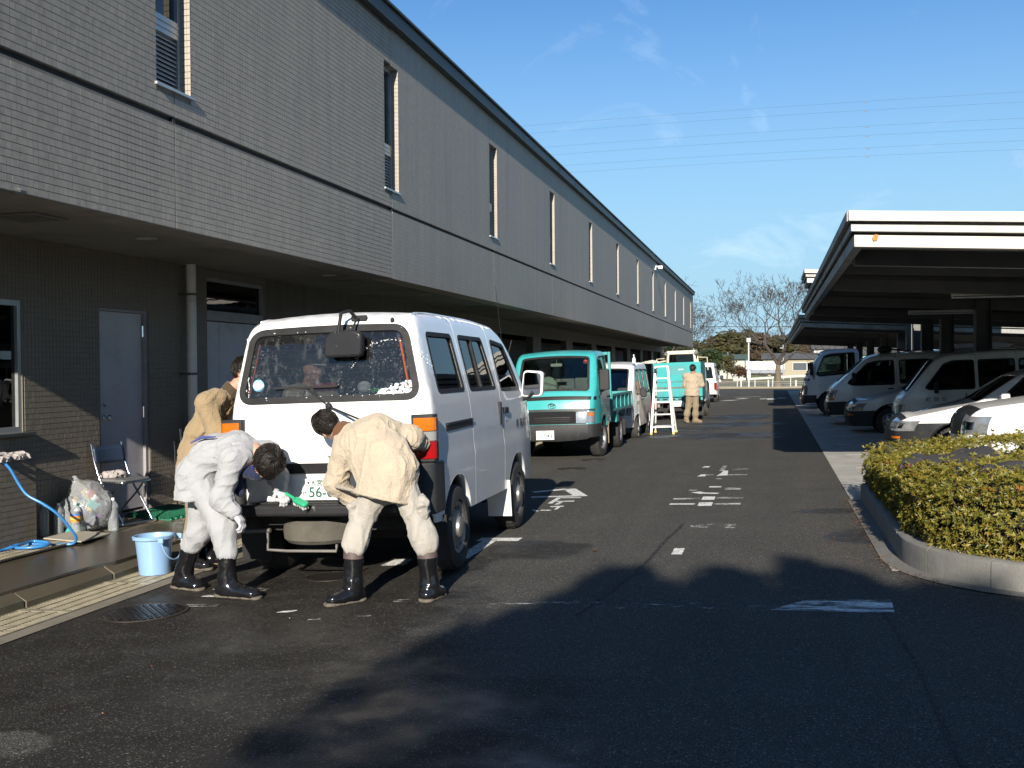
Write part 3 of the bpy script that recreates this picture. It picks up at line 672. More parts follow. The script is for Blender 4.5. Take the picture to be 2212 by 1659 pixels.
def build_apron():
    b = MB(); z0 = -.02; e = random.Random(5)
    xs = [-5.40]; n = 60; ed = [(-5.40+.012*e.uniform(-1, 1)+.05*max(0, sin(i*.9))*e.random(), 3+i*(62/n) if i > 20 else 3+i*.31) for i in range(n+1)]
    ed = [(x, y) for x, y in ed if y <= 66]; ys = sorted(set(y for _, y in ed))
    poly = [(WX-.19, 3.0)]+sorted(ed, key=lambda p: p[1])+[(WX-.19, 65.2)]
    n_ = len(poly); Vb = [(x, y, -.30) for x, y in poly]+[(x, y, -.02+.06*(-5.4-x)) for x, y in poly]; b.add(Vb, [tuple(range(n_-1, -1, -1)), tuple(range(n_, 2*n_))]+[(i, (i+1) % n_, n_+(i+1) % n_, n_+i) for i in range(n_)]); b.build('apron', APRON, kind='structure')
    # the broken strip of kerb between apron and drain
    k = empty('apron_kerb', (-5.35, 3, 0)); tag(k, kind='structure')
    y = 3.0; i = 0; m = concrete_mat('kerb_old', (.15, .125, .085), [(-5.4, 7, .6, 4, .6)])
    while y < 15:
        ln = e.uniform(.5, 1.2); gap = .008 if e.random() < .8 else .03; t = e.uniform(-.012, .012); x1 = -5.285+e.uniform(-.01, .01)
        p = MB(); ya, yb = y+.006-3, y+ln-3; V = []
        for yy in (ya, yb): V += [(-5.40-5.35*-1, yy, -.30), (x1+5.35, yy, -.30), (x1+5.35+e.uniform(-.012, .006), yy, -.10+t*.5), (-5.405+5.35+e.uniform(0, .03), yy, -.040+t*.5)]
        p.add(V, [(0, 1, 2, 3), (7, 6, 5, 4), (0, 4, 5, 1), (1, 5, 6, 2), (2, 6, 7, 3), (3, 7, 4, 0)]); p.build('kerb_piece', m, k, bevel=.004); y += ln+gap
    # strip of concrete on the yard side of the drain
    b = MB(); b.add([(-4.83, 0, gz(-4.83)-.0+.006), (-4.69, 0, gz(-4.69)+.006), (-4.69, 64, gz(-4.69)+.006), (-4.83, 64, gz(-4.83)+.006)], [(0, 1, 2, 3)]); b.build('drain_border', concrete_mat('border_conc', (.18, .16, .12)), kind='structure')
    d = empty('drain', (-5.06, 3.4, gz(-5.06)), (0, -.03, 0), label='long steel drain grating running along the building', cat='drain grating')
    b = MB(); b.span((-.235, 0, -.2), (.235, 40, -.06)); b.build('channel', DARKIN, d)
    steel = mat('grating_steel', (.42, .38, .28), .42, .65, var=.25, vscale=20, dirt=(.10, .085, .055), dscale=5, dlo=.45, dhi=.7); me = None
    for i in range(12):
        if me is None:
            b = MB()
            for yy in (0.003, .975): b.span((-.225, yy, -.03), (.225, yy+.02, .008))
            for xx in (-.225, -.115, -.005, .105, .21): b.span((xx, .024, -.03), (xx+.014, .974, .0065))
            for j in range(28): b.span((-.21, .035+j*.0335, -.02), (.21,   .035+j*.0335+.012, .004))
            o = b.build('grate_panel', steel, d); me = o.data
        else: o = bpy.data.objects.new('grate_panel', me); COL.objects.link(o); o.parent = d
        o.location = (0, i*1.0, .004)
    b = MB()
    for xx in (-.225, -.115, -.005, .105, .21): b.span((xx, 12, -.03), (xx+.014, 40, .0065))
    for j in range(700): b.span((-.21, 12+j*.04, -.02), (.21, 12+j*.04+.02, .004))
    b.build('far_grate', steel, d, kind='stuff')
    # plank grating on the apron, by the wall
    g2 = empty('wall_grating', (-6.22, 6.2, az(-6.22)), label='narrow steel grating let into the apron under the blue hose', cat='drain grating')
    b = MB(); b.span((-.16, 0, .001), (.16, 2.3, .006)); b.build('pit', DARKIN, g2)
    b = MB()
    for xx in (-.16, -.05, .05, .15): b.span((xx, 0, .006), (xx+.01, 2.3, .02))
    for j in range(60): b.span((-.16, j*.038, .006), (.16, j*.038+.018, .018))
    b.build('bars', steel, g2)
    # low tiled sink block under the window
    blk = empty('wash_basin_block', (-6.5, 6.6, -.01), label='low tiled block under the ground floor window with cloths on it', cat='wash block')
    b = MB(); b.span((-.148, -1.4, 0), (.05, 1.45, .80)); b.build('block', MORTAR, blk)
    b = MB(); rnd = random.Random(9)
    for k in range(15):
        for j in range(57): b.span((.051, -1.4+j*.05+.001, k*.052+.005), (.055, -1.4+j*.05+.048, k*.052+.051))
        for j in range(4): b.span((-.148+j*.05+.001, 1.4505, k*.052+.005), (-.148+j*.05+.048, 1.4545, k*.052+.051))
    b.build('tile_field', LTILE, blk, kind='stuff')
build_apron()
# ================================================================== PLANTING BED, HEDGE
def leaf_mat(name, a, b_, c_, trans=.25):
    m, nt, b, o = newmat(name); g = N(nt, 'ShaderNodeNewGeometry'); rp = N(nt, 'ShaderNodeValToRGB')
    e = rp.color_ramp.elements; e[0].color = c4(a); e[1].color = c4(c_); q = rp.color_ramp.elements.new(.55); q.color = c4(b_)
    L(nt, g.outputs['Random Per Island'], rp.inputs[0]); L(nt, rp.outputs[0], b.inputs['Base Color']); b.inputs['Roughness'].default_value = .45
    t = N(nt, 'ShaderNodeBsdfTranslucent'); L(nt, rp.outputs[0], t.inputs[0]); mx = N(nt, 'ShaderNodeMixShader'); mx.inputs[0].default_value = trans
    L(nt, b.outputs[0], mx.inputs[1]); L(nt, t.outputs[0], mx.inputs[2]); L(nt, mx.outputs[0], o.inputs[0]); return m
def bed_outline(off=0.0):
    """kerb line of the bed, outer edge at off=0, positive off goes inwards"""
    P = [(.965+off, 12.45)]
    for i in range(6): P.append((.965+off, 11.6-i*.45))
    cx, cy, r = 2.22, 8.75, 1.255-off
    for i in range(0, 13):
        a = pi+ (pi/2)*i/12; P.append((cx+r*cos(a), cy+(1.45-off)*sin(a)))
    P += [(3.2, 7.3+off), (4.2, 7.3+off), (5.4, 7.3+off), (6.4, 7.3+off)]
    return P
HEDGE_TOP = .70
def hedge_h(x, y):
    """height of the clipped top at a place"""
    return HEDGE_TOP+.025*sin(2.1*x+1.3*y)+.02*sin(3.7*y-1.9*x+1)+.06*(x-1)-.05*max(0, min(1, (y-9)/2))*max(0, min(1, (2.2-x)/.8))
def build_bed():
    bed = empty('planting_bed', (0, 0, 0)); tag(bed, kind='structure')
    b = MB(); P = bed_outline(.12)+[(6.4, 12.5), (1.085, 12.5)]
    b.add([(x, y, gz(x)+.125) for x, y in P], [tuple(range(len(P)))]); b.build('bed_soil', SOIL, bed)
    km = concrete_mat('kerb_concrete', (.175, .17, .155), None, (.09, .085, .07))
    O = resample(bed_outline(0), .04, False); I = resample(bed_outline(.155), .04, False)
    def arc(P):
        s = [0]
        for i in range(1, len(P)): s.append(s[-1]+hypot(P[i][0]-P[i-1][0], P[i][1]-P[i-1][1]))
        return s
    so = arc(O); si = arc(I)
    def at(P, s, t):
        t *= s[-1]; i = int(np.searchsorted(s, t)); i = min(max(i, 1), len(P)-1); u = (t-s[i-1])/max(1e-9, s[i]-s[i-1]); return (P[i-1][0]+(P[i][0]-P[i-1][0])*u, P[i-1][1]+(P[i][1]-P[i-1][1])*u)
    cuts = [0, 1.2, 2.4, 3.6, 4.35, 4.95, 5.55, 6.2, 6.95, 7.8, 8.7, so[-1]]; cuts = [c for c in cuts if c < so[-1]]+[so[-1]]
    for k in range(len(cuts)-1):
        a, c = (cuts[k]+.005)/so[-1], (cuts[k+1]-.005)/so[-1]; n = 10; q = MB(); V = []; F = []
        for i in range(n+1):
            t = a+(c-a)*i/n; p = at(O, so, t); w = at(I, si, t); z = gz(p[0]); d = Vector((w[0]-p[0], w[1]-p[1])).normalized()
            prof = [(0, -.1), (0, .165), (.006, .185), (.022, .196), (.05, .2), (.145, .2), (.155, .19), (.155, .0)]
            for off, zz in prof: V.append((p[0]+d.x*off, p[1]+d.y*off, z+zz))
        m = 8
        for i in range(n):
            for j in range(m-1): F.append((i*m+j, (i+1)*m+j, (i+1)*m+j+1, i*m+j+1))
        F.append(tuple(range(m))); F.append(tuple(n*m+j for j in range(m-1, -1, -1)))
        q.add(V, F); q.build('kerb_stone', km, bed, smooth=35)
    b = MB(); G = bed_outline(-.14); K = bed_outline(.01)
    V = [(x, y, gz(x)+.008) for x, y in G]+[(x, y, gz(x)+.009) for x, y in K]; n = len(G)
    b.add(V, [(i, i+1, n+i+1, n+i) for i in range(n-1)]); b.build('gutter_apron', CONC2, kind='structure')
    # fallen leaves along the gutter
    lm = leaf_mat('dead_leaf', (.10, .035, .012), (.16, .06, .02), (.22, .12, .04)); r = random.Random(4); b = MB(); G = resample(bed_outline(-.15), .02, False)
    def leaf(x, y, s):
        a = r.uniform(0, 6.3); z = gz(x)+.012; u = (cos(a), sin(a)); v = (-sin(a), cos(a)); h = [r.uniform(0, .01) for _ in range(4)]
        b.add([(x-u[0]*s, y-u[1]*s, z+h[0]), (x+v[0]*s*.4, y+v[1]*s*.4, z+h[1]), (x+u[0]*s, y+u[1]*s, z+h[2]), (x-v[0]*s*.4, y-v[1]*s*.4, z+h[3])], [(0, 1, 2, 3)])
    for _ in range(420): p = r.choice(G); leaf(p[0]+r.gauss(0, .03), p[1]+r.gauss(0, .05), r.uniform(.006, .016))
    for _ in range(260): leaf(r.uniform(.2, 1.0), r.uniform(7.5, 12), r.uniform(.004, .012))
    for _ in range(200): leaf(r.uniform(-4.5, .5), r.uniform(4.2, 9), r.uniform(.004, .010))
    b.build('leaf_litter', lm, kind='stuff')
    b = MB(); leaf(-1.52, 9.0, .055); leaf(.95, 9.6, .03); b.build('fallen_leaf', lm, kind='stuff')
    # the hedge
    h = empty('hedge', (3, 10, .15), label='clipped azalea hedge with yellow green leaves filling the kerbed bed', cat='hedge')
    r = random.Random(11)
    inner = bed_outline(.13)+[(6.3, 12.45), (1.1, 12.45)]
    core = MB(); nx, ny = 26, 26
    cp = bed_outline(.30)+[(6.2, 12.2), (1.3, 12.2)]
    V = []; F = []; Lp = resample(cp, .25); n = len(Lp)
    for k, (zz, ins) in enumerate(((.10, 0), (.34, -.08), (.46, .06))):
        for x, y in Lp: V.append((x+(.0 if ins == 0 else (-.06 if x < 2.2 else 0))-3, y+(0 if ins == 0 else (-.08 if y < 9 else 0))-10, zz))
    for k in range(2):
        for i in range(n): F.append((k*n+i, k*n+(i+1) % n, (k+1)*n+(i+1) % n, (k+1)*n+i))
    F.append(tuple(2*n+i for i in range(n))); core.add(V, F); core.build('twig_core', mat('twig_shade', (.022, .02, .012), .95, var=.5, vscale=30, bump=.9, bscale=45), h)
    # sprigs: rosettes of five to seven leaves
    V = []; F = []
    A = np.array(bed_outline(.05))
    def rosette(p, nrm, s, nl):
        z = Vector(nrm).normalized(); x = z.orthogonal().normalized(); y = z.cross(x); a0 = r.uniform(0, 6.28)
        for i in range(nl):
            a = a0+2*pi*i/nl+r.uniform(-.3, .3); el = r.uniform(.15, .85); d = (x*cos(a)+y*sin(a))*cos(el)+z*sin(el); w = d.cross(z).normalized(); ln = s*r.uniform(.75, 1.25); u = w.cross(d)
            b0 = len(V); wd = ln*.2
            V.extend([p, p+d*ln*.5+w*wd+u*ln*.04, p+d*ln-u*ln*.1, p+d*ln*.5-w*wd+u*ln*.04]); F.append((b0, b0+1, b0+2, b0+3))
    o3 = Vector((3, 10, .15))
    cnt = 0
    while cnt < 9500:                                             # top
        x = r.uniform(.85, 4.3); y = r.uniform(7.0, 12.6)
        dens = 1.0 if x < 3.2 else .6
        if r.random() > dens: continue
        if not inpoly(bed_outline(.02)+[(6.3, 12.6), (.98, 12.6)], np.array([x]), np.array([y]))[0]: continue
        z = hedge_h(x, y)-abs(r.gauss(0, .035))+(.05 if r.random() < .06 else 0)
        edge = segdist(A, np.array([x]), np.array([y]), False)[0]
        z -= .10*max(0, 1-edge/.22)**2
        rosette(Vector((x, y, z))-o3, (r.gauss(0, .45), r.gauss(-.1, .45), 1), r.uniform(.020, .042), r.choice((5, 6, 6, 7))); cnt += 1
    E = resample(bed_outline(.10), .03, False)
    for _ in range(6800):                                         # sides
        i = r.randrange(len(E)-1); x, y = E[i]
        if x > 4.4: continue
        tx, ty = E[i+1][0]-x, E[i+1][1]-y; q = hypot(tx, ty); nx_, ny_ = ty/q, -tx/q                    # outward
        if (nx_*(3-x)+ny_*(10-y)) > 0: nx_, ny_ = -nx_, -ny_
        t = r.random(); z = .17+t*(hedge_h(x, y)-.2); out = .10*sin(pi*min(1, t*.9+.12))-.05-abs(r.gauss(0, .05)) + .03*sin(9*(x+y))
        rosette(Vector((x+nx_*out, y+ny_*out, z))-o3, (nx_+r.gauss(0, .4), ny_+r.gauss(0, .4), .55+r.gauss(0, .35)), r.uniform(.022, .046), r.choice((5, 6, 7)))
    q = MB(); q.add(V, F); q.build('leaves', leaf_mat('azalea_leaf', (.085, .105, .014), (.165, .145, .018), (.24, .165, .022), .25), h, fix=False, kind='stuff')
    V = []; F = []
    for _ in range(190): i = r.randrange(40, len(E)-60); x, y = E[i]; rosette(Vector((x+.02, y, r.uniform(.25, hedge_h(x, y)-.02)))-o3, (0, -.3, 1), r.uniform(.03, .05), 4)
    q = MB(); q.add(V, F); q.build('turned_leaves', leaf_mat('azalea_leaf_red', (.20, .05, .008), (.26, .10, .012), (.22, .14, .012), .25), h, fix=False, kind='stuff')
    q = MB()
    for _ in range(170):
        i = r.randrange(len(E)-1); x, y = E[i]; z = r.uniform(.16, .5); p = Vector((x+.06, y+.04, z))-o3; d = Vector((r.gauss(0, .5), r.gauss(-.2, .5), 1)).normalized(); q.tube([p, p+d*.12+Vector((r.gauss(0, .02), r.gauss(0, .02), 0)), p+d*.26], [.005, .004, .002], 4)
    q.build('twigs', mat('twig', (.13, .10, .075), .9), h, kind='stuff')
CONC2 = concrete_mat('gutter_concrete', (.15, .145, .13), None, (.07, .05, .03))
build_bed()
def drape(name, cx, cy, w, d, rot, label, m, seed, fold=.04, lift=.03):
    r = random.Random(seed); ph = [r.uniform(0, 6) for _ in range(6)]; e = empty(name, (cx, cy, hedge_h(cx, cy)+lift), (0, 0, rot), label, 'car mat', 'car mats drying on the hedge')
    c, s = cos(rot), sin(rot); b = MB()
    def f(u, v):
        x = (u-.5)*w; y = (v-.5)*d; X = cx+c*x-s*y; Y = cy+s*x+c*y
        k = .5-max(abs(u-.5), abs(v-.5)); drop = .10*max(0, 1-k/.12)**2*(.4+.6*sin(7*u+ph[0])**2)
        rr = .06*sin(3*u+ph[3]) ; x2 = x+rr*(v-.5)*1.5; y2 = y+.08*sin(4*u+ph[4])*(v-.5)
        return Vector((x2, y2, hedge_h(X, Y)-hedge_h(cx, cy)+fold*(sin(6*u+ph[0]+3*v)+sin(9*v+ph[1]-2*u)+.6*sin(14*u+5*v+ph[2]))*.5-drop))
    b.grid(f, 26, 22); b.build('cloth', m, e, smooth=60, solid=.012)
    return e
def mat_cloth():
    m, nt, b, o = newmat('seat_cloth'); v = coord(nt, 'Object'); z = N(nt, 'ShaderNodeTexVoronoi', i_Scale=13, distance='CHEBYCHEV', feature='F1'); L(nt, v, z.inputs['Vector'])
    f = math1(nt, 'LESS_THAN', z.outputs['Distance'], .26); g = N(nt, 'ShaderNodeSeparateColor'); L(nt, z.outputs['Color'], g.inputs[0])
    pick = math1(nt, 'MULTIPLY', f, math1(nt, 'GREATER_THAN', g.outputs[0], .55))
    c = mixrgb(nt, noise_fac(nt, v, 60, .3, .7), (.016, .015, .019), (.030, .027, .027)); c = mixrgb(nt, math1(nt, 'MULTIPLY', pick, .75), c, mixrgb(nt, g.outputs[1], (.10, .045, .055), (.055, .055, .08)))
    L(nt, c, b.inputs['Base Color']); b.inputs['Roughness'].default_value = .95; return m
CLOTH = mat_cloth()
drape('car_mat', 1.62, 10.55, .85, .62, .2, 'patterned dark seat cloth bunched up at the back of the hedge', CLOTH, 1, .05, .02)
drape('car_mat', 1.38, 9.5, .6, .34, -.1, 'flat dark car mat with a pale tag on the near left of the hedge', CLOTH, 2, .03, .0)
drape('car_mat', 1.85, 9.05, .55, .36, .3, 'dark car mat sunk among the leaves nearest the kerb bend', CLOTH, 3, .03, .0)
drape('car_mat', 2.4, 9.8, .7, .4, .1, 'dark car mat lying rightmost on the hedge in its shade', CLOTH, 5, .035, .0)

# ================================================================== CARPORTS
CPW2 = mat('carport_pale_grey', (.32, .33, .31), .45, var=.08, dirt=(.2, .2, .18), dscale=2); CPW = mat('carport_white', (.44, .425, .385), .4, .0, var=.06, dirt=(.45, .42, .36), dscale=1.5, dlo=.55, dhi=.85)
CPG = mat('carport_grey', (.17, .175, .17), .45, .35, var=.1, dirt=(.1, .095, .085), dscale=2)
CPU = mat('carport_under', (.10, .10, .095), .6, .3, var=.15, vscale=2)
def carport(x0, x1, ya, yb, z0, slope, label, cols, lights=True, shade_grey=False):
    CPF = CPG if shade_grey else CPW  # far carport front greyed, its shade is in the paint
    e = empty('carport', (x0, ya, 0), label=label, cat='carport', group='carports over the parking bays')
    sl = lambda x: -slope*x                        # local
    W = x1-x0; D = yb-ya; ang = math.atan(slope); R = Matrix.Rotation(ang, 3, 'Y'); Lx = W/cos(ang)
    def beam(name, xa, xb, y0, y1, za, zb, m, bev=.006):
        b = MB(); V = [(x, y, z0+sl(x)+z) for x in (xa, xb) for y in (y0, y1) for z in (za, zb)]
        b.add(V, [(0, 1, 3, 2), (4, 6, 7, 5), (0, 4, 5, 1), (2, 3, 7, 6), (0, 2, 6, 4), (1, 5, 7, 3)]); return b.build(name, m, e, bevel=bev)
    beam('fascia', 0, W, 0, .05, -.115, 0, CPF); beam('fascia', .03, W, .07, .11, -.225, -.145, CPG if shade_grey else CPW2); beam('gutter_beam', .07, W, .14, .26, -.39, -.255, CPF)
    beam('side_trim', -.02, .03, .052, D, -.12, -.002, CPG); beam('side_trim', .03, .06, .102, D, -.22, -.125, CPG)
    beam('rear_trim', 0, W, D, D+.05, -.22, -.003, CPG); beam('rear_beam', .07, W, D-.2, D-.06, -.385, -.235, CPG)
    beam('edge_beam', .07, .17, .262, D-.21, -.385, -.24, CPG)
    b = MB(); n = int(D/.30)                       # folded roof sheet
    V = []; F = []
    for i in range(n*4+1):
        y = .06+(D-.12)*i/(n*4); z = -.03 if (i % 4) in (0, 1) else -.105
        V += [(.035, y, z0+sl(.035)+z), (W-.02, y, z0+sl(W)+z)]
    for i in range(n*4): F.append((2*i, 2*i+1, 2*i+3, 2*i+2))
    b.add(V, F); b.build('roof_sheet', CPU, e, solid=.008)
    y = 1.4
    while y < D-.5: beam('purlin', .18, W-.05, y, y+.07, -.26, -.12, CPU, .003); y += 1.85
    for i, yc in enumerate(cols):
        b = MB(); xc = 3.6-x0+.55; zt = z0+sl(xc)-.26
        b.span((xc-.15, yc-ya-.15, .05), (xc-.13, yc-ya+.15, zt)); b.span((xc+.13, yc-ya-.15, .05), (xc+.15, yc-ya+.15, zt)); b.span((xc-.128, yc-ya-.01, .05), (xc+.128, yc-ya+.01, zt)); b.span((xc-.22, yc-ya-.22, .1), (xc+.22, yc-ya+.22, .135))
        b.build('column', CPU, e)
        beam('cantilever', .18, W-.1, yc-ya-.07, yc-ya+.07, -.46, -.262, CPU, .004)
    if lights:
        for (lx, ly) in ((3.05, 19.6), (3.05, 25.6), (3.05, 31.2)):
            if not ya < ly < yb: continue
            b = MB(); zz = z0+sl(lx-x0)-.42; b.span((lx-x0, ly-ya, zz), (lx-x0+1.45, ly-ya+.09, zz+.05)); f = b.build('light_fixture', mat('fixture', (.75, .72, .62), .3), e, bevel=.004)
            b = MB(); b.tube([(lx-x0+.03, ly-ya+.045, zz-.03), (lx-x0+1.42, ly-ya+.045, zz-.03)], .016, 10); b.span((lx-x0, ly-ya+.03, zz-.05), (lx-x0+.03, ly-ya+.06, zz)); b.span((lx-x0+1.42, ly-ya+.03, zz-.05), (lx-x0+1.45, ly-ya+.06, zz)); b.build('tube_lamp', mat('lamp_tube', (.75, .78, .75), .25), f, smooth=40)
    return e
carport(.83, 13.0, 12.24, 31.2, 3.30, .05, 'nearest open carport with a rust stained white front edge', (13.9, 18.4, 22.9, 27.4, 30.8))
carport(.84, 13.0, 35.0, 62, 3.22, .05, 'low dark carport furthest along the parking row', (36.5, 42, 48, 54, 60), lights=False, shade_grey=True)
carport(.93, 7.2, 32.0, 34.8, 4.42, .05, 'taller carport rising above and behind the nearest one', (32.6, 34.2), lights=False)
# rust spot on the near corner
b = MB(); b.prism(rpoly([(.0, .0), (.05, .01), (.06, .07), (.02, .08), (-.01, .05)], .02, 3), 12.3585, 12.3595, 'y')
for i, v in enumerate(b.v): b.v[i] = (v[0]+1.10, v[1], v[2]+2.96)
tag(b.build('rust_stain', mat('rust', (.35, .16, .04), .9, var=.5, vscale=40)), kind='stuff')

# ================================================================== TREES AND FAR THINGS
def bare_tree(name, base, h, seed, label, spread=1.0, lean=(0, 0), r0=.2, depth=6, fork=.28, twig=.012, group='bare winter trees'):
    r = random.Random(seed); e = empty(name, base, label=label, cat='tree', group=group); tr = MB(); br = MB()
    def grow(p, d, ln, rad, lv):
        P = [p]; n = 4 if lv < 3 else 3
        for i in range(n):
            d = (d+Vector((r.gauss(0, .13), r.gauss(0, .13), r.gauss(.02, .10)))).normalized(); P.append(P[-1]+d*ln/n)
        (tr if lv == 0 else br).tube(P, [rad*(1-.38*i/n) for i in range(n+1)], 10 if lv == 0 else (6 if lv < 3 else 3), cap=False)
        if lv >= depth: return
        k = r.choice((3, 4)) if lv == 0 else (r.choice((2, 3, 3)) if lv < 4 else r.choice((2, 2, 3)))
        for i in range(k):
            a = 2*pi*(i+r.uniform(-.25, .25))/k; t = r.uniform(.45, .95) if lv < 2 else r.uniform(.35, .75)
            x = d.orthogonal().normalized(); y = d.cross(x); nd = (d*cos(t)+(x*cos(a)+y*sin(a))*sin(t)*spread); nd.z += .10 if lv < 3 else .18; nd.normalize()
            q = P[-1] if i < 2 or lv == 0 else P[r.choice((-2, -1))]
            grow(q, nd, ln*r.uniform(.62, .86) if lv else h*.26*r.uniform(.8, 1.15), max(twig*.5, rad*.6*r.uniform(.8, 1)), lv+1)
    grow(Vector((0, 0, -.1)), Vector((lean[0], lean[1], 1)).normalized(), h*fork, r0, 0)
    bark = mat('bark', (.11, .085, .06), .95, var=.3, vscale=5, bump=.8, bscale=12); tw = mat('winter_twig', (.048, .039, .034), .9, var=.3)
    tr.build('trunk', bark, e, smooth=60); br.build('crown', tw, e, smooth=60, kind='stuff'); return e
bare_tree('bare_tree', (.36, 79.5, 0), 7.9, 21, 'bare cherry tree with a wide crown standing at the far kerb', 1.2, (-.03, 0), .27, 8, .22, .027)
bare_tree('bare_tree', (-7.6, 84, 0), 8.6, 5, 'bare tree half hidden behind the far corner of the tiled building', 1.2, (.05, 0), .22, 8, .20, .027)
bare_tree('bare_tree', (-9.6, 92, 0), 8.0, 8, 'bare tree mostly hidden by the tiled building, its twigs behind the others', 1.2, (.1, 0), .22, 7, .22, .027)
bare_tree('bare_tree', (7.0, 84, 0), 6.5, 31, 'bare tree seen low under the carport roofs', 1.25, (-.05, 0), .2, 7, .2, .027)
bare_tree('bare_tree', (16.0, 82, 0), 6.0, 33, 'bare tree seen beyond the carport columns at the right', 1.2, (0, 0), .2, 7, .22, .027)
def leafy(name, base, h, w, seed, label, cols, n=2600, s=.5, group='trees on the wooded rise', trunk_h=.3, kind=None, leafsize=None, flat=1.0):
    r = random.Random(seed); V = []; F = []; cl = []
    for i in range(16):
        a = r.uniform(0, 6.28); q = sqrt(r.random()); cl.append((w*.36*q*cos(a), w*.36*q*sin(a), h*r.uniform(.35, .86), w*r.uniform(.16, .30)))
    cl.append((0, 0, h*.8, w*.24))
    for _ in range(n):
        c = r.choice(cl); d = Vector((r.gauss(0, 1), r.gauss(0, 1), r.gauss(0, 1))).normalized(); rad = c[3]*(r.random()**.35)*r.uniform(.7, 1.12); p = Vector(c[:3])+Vector((d.x*rad, d.y*rad, d.z*rad*.8))
        u = Vector((r.gauss(0, 1), r.gauss(0, 1), r.gauss(0, .6))).normalized(); v = u.orthogonal().normalized(); k = s*r.uniform(.5, 1.2); b0 = len(V)
        V.extend([p-u*k*.6, p+v*k*.4, p+u*k*.6, p-v*k*.4]); F.append((b0, b0+1, b0+2, b0+3))
    e = empty(name, base, label=label, cat='tree', group=group) if label else None
    q = MB(); q.add(V, F); c = q.build('crown', cols, e, fix=False, kind='stuff')
    t = MB(); t.tube([(0, 0, -.2), (.1, 0, h*.3), (0, .1, h*.6)], [w*.04, w*.03, w*.015], 8, cap=False)
    for i in range(5): c_ = cl[i]; t.tube([(0, .05, h*.35), (c_[0]*.5, c_[1]*.5, h*.45), (c_[0], c_[1], c_[2])], [w*.015, w*.01, w*.004], 5, cap=False)
    t.build('trunk', mat('bark', (.11, .085, .06), .95), e, smooth=60); return e
DK = leaf_mat('evergreen_leaf', (.016, .030, .010), (.030, .045, .014), (.05, .06, .02), .1)
OL = leaf_mat('olive_leaf', (.036, .040, .015), (.055, .052, .020), (.075, .06, .026), .1)
BR = leaf_mat('brown_leaf', (.050, .040, .024), (.070, .052, .030), (.085, .06, .036), .1)
wood = [(-17.5, 196, 7.2, 6, 0, DK), (-13.9, 200, 7.8, 6, 1, OL), (-11, 204, 9.2, 6.5, 2, BR), (-8, 200, 10.0, 6, 3, OL), (-5.4, 206, 10.2, 6, 4, OL), (-2.6, 202, 9.8, 6, 5, BR), (0, 205, 9.0, 6, 6, BR), (3, 200, 8.4, 6, 7, OL), (6.5, 203, 7.6, 6, 8, BR), (10.5, 205, 7.4, 6.5, 9, OL), (15, 204, 7.2, 6, 10, OL), (-21, 200, 7, 6, 11, BR), (32, 200, 9, 8, 12, DK), (40, 200, 10, 8, 13, OL)]
nm = {id(DK): 'dark evergreen tree', id(OL): 'olive green tree', id(BR): 'brown leaved tree'}
wl = ['at the low left end of the wooded rise', 'second from the left end of the wooded rise', 'on the left slope of the wooded rise', 'on the top of the wooded rise, left of the lamp post', 'on the crest straight behind the lamp post', 'on the crest right of the lamp post', 'behind the left branches of the bare cherry tree', 'behind the trunk of the bare cherry tree', 'behind the right branches of the cherry tree', 'behind the cherry tree, low by the carport', 'seen low under the carport edge', 'just clear of the tiled building', 'seen between the carport columns', 'seen right of the carport columns']
for (x, y, h, w, sd, c), l in zip(wood, wl): leafy('wood_tree', (x, y, 0), h*.86, w, 40+sd, nm[id(c)]+' '+l, c, 1700, .75)
leafy('garden_tree', (-6.6, 118, 0), 3.9, 2.8, 71, 'round dark green garden tree left of the white house', DK, 1300, .32, 'garden trees by the far house')
leafy('garden_tree', (-5.2, 124, 0), 3.0, 2.2, 72, 'small green garden tree touching the white house wall', OL, 900, .3, 'garden trees by the far house')
leafy('garden_tree', (-4.0, 128, 0), 1.6, 2.6, 73, 'low reddish shrub in front of the white gable', leaf_mat('red_shrub', (.07, .03, .018), (.10, .045, .022), (.05, .06, .02)), 800, .25, 'garden trees by the far house')
# trees behind the viewer: they cast the shade on the near ground
def shade_trees():
    """a ragged belt of evergreens some way behind the viewer: it throws the shade on the near ground"""
    r = random.Random(77); V = []; F = []; t = MB(); ky = -9.0; sh = 1.73
    px = [-2.75, -2.5, -2.28, -2.15, -1.7, -1.45, -1.22, -.95, -.72, -.48, -.3, -.08, .05, .24, .42, .6, .8, 1.1, 1.6, 2.4, 3.5, 6, 9]
    py = [2.5, 4.1, 5.2, 5.9, 6.5, 7.2, 8.3, 7.9, 6.95, 8.2, 8.35, 7.2, 7.5, 8.8, 7.2, 8.15, 7.3, 7.9, 7.2, 7.9, 7.3, 7.9, 7.5]
    for _ in range(46000):
        x = r.uniform(-2.9, 9); top = (np.interp(x, px, py)-ky)*.41; q = r.random()
        z = top-1.0*r.random()**1.15+r.gauss(0, .06) if q < .5 else r.uniform(.4, top-.2)
        p = Vector((x+sh+r.gauss(0, .06), ky+r.uniform(-.7, .7), z)); p.z += (p.y-ky)*-.41*-1*-1
        u = Vector((r.gauss(0, 1), r.gauss(0, 1), r.gauss(0, .8))).normalized(); v = u.orthogonal().normalized(); k = r.uniform(.05, .13) if q < .5 else r.uniform(.16, .34); b0 = len(V); V.extend([p-u*k, p+v*k*.6, p+u*k, p-v*k*.6]); F.append((b0, b0+1, b0+2, b0+3))
    for x in np.arange(-.4, 11, .9): t.tube([(x, ky, 0), (x, ky, 5.8)], [.11, .04], 6)
    q = MB(); q.add(V, F); q.build('tree_belt', DK, fix=False, kind='stuff'); t.build('tree_belt_trunks', mat('bark', (.11, .085, .06), .95), kind='stuff')
shade_trees()
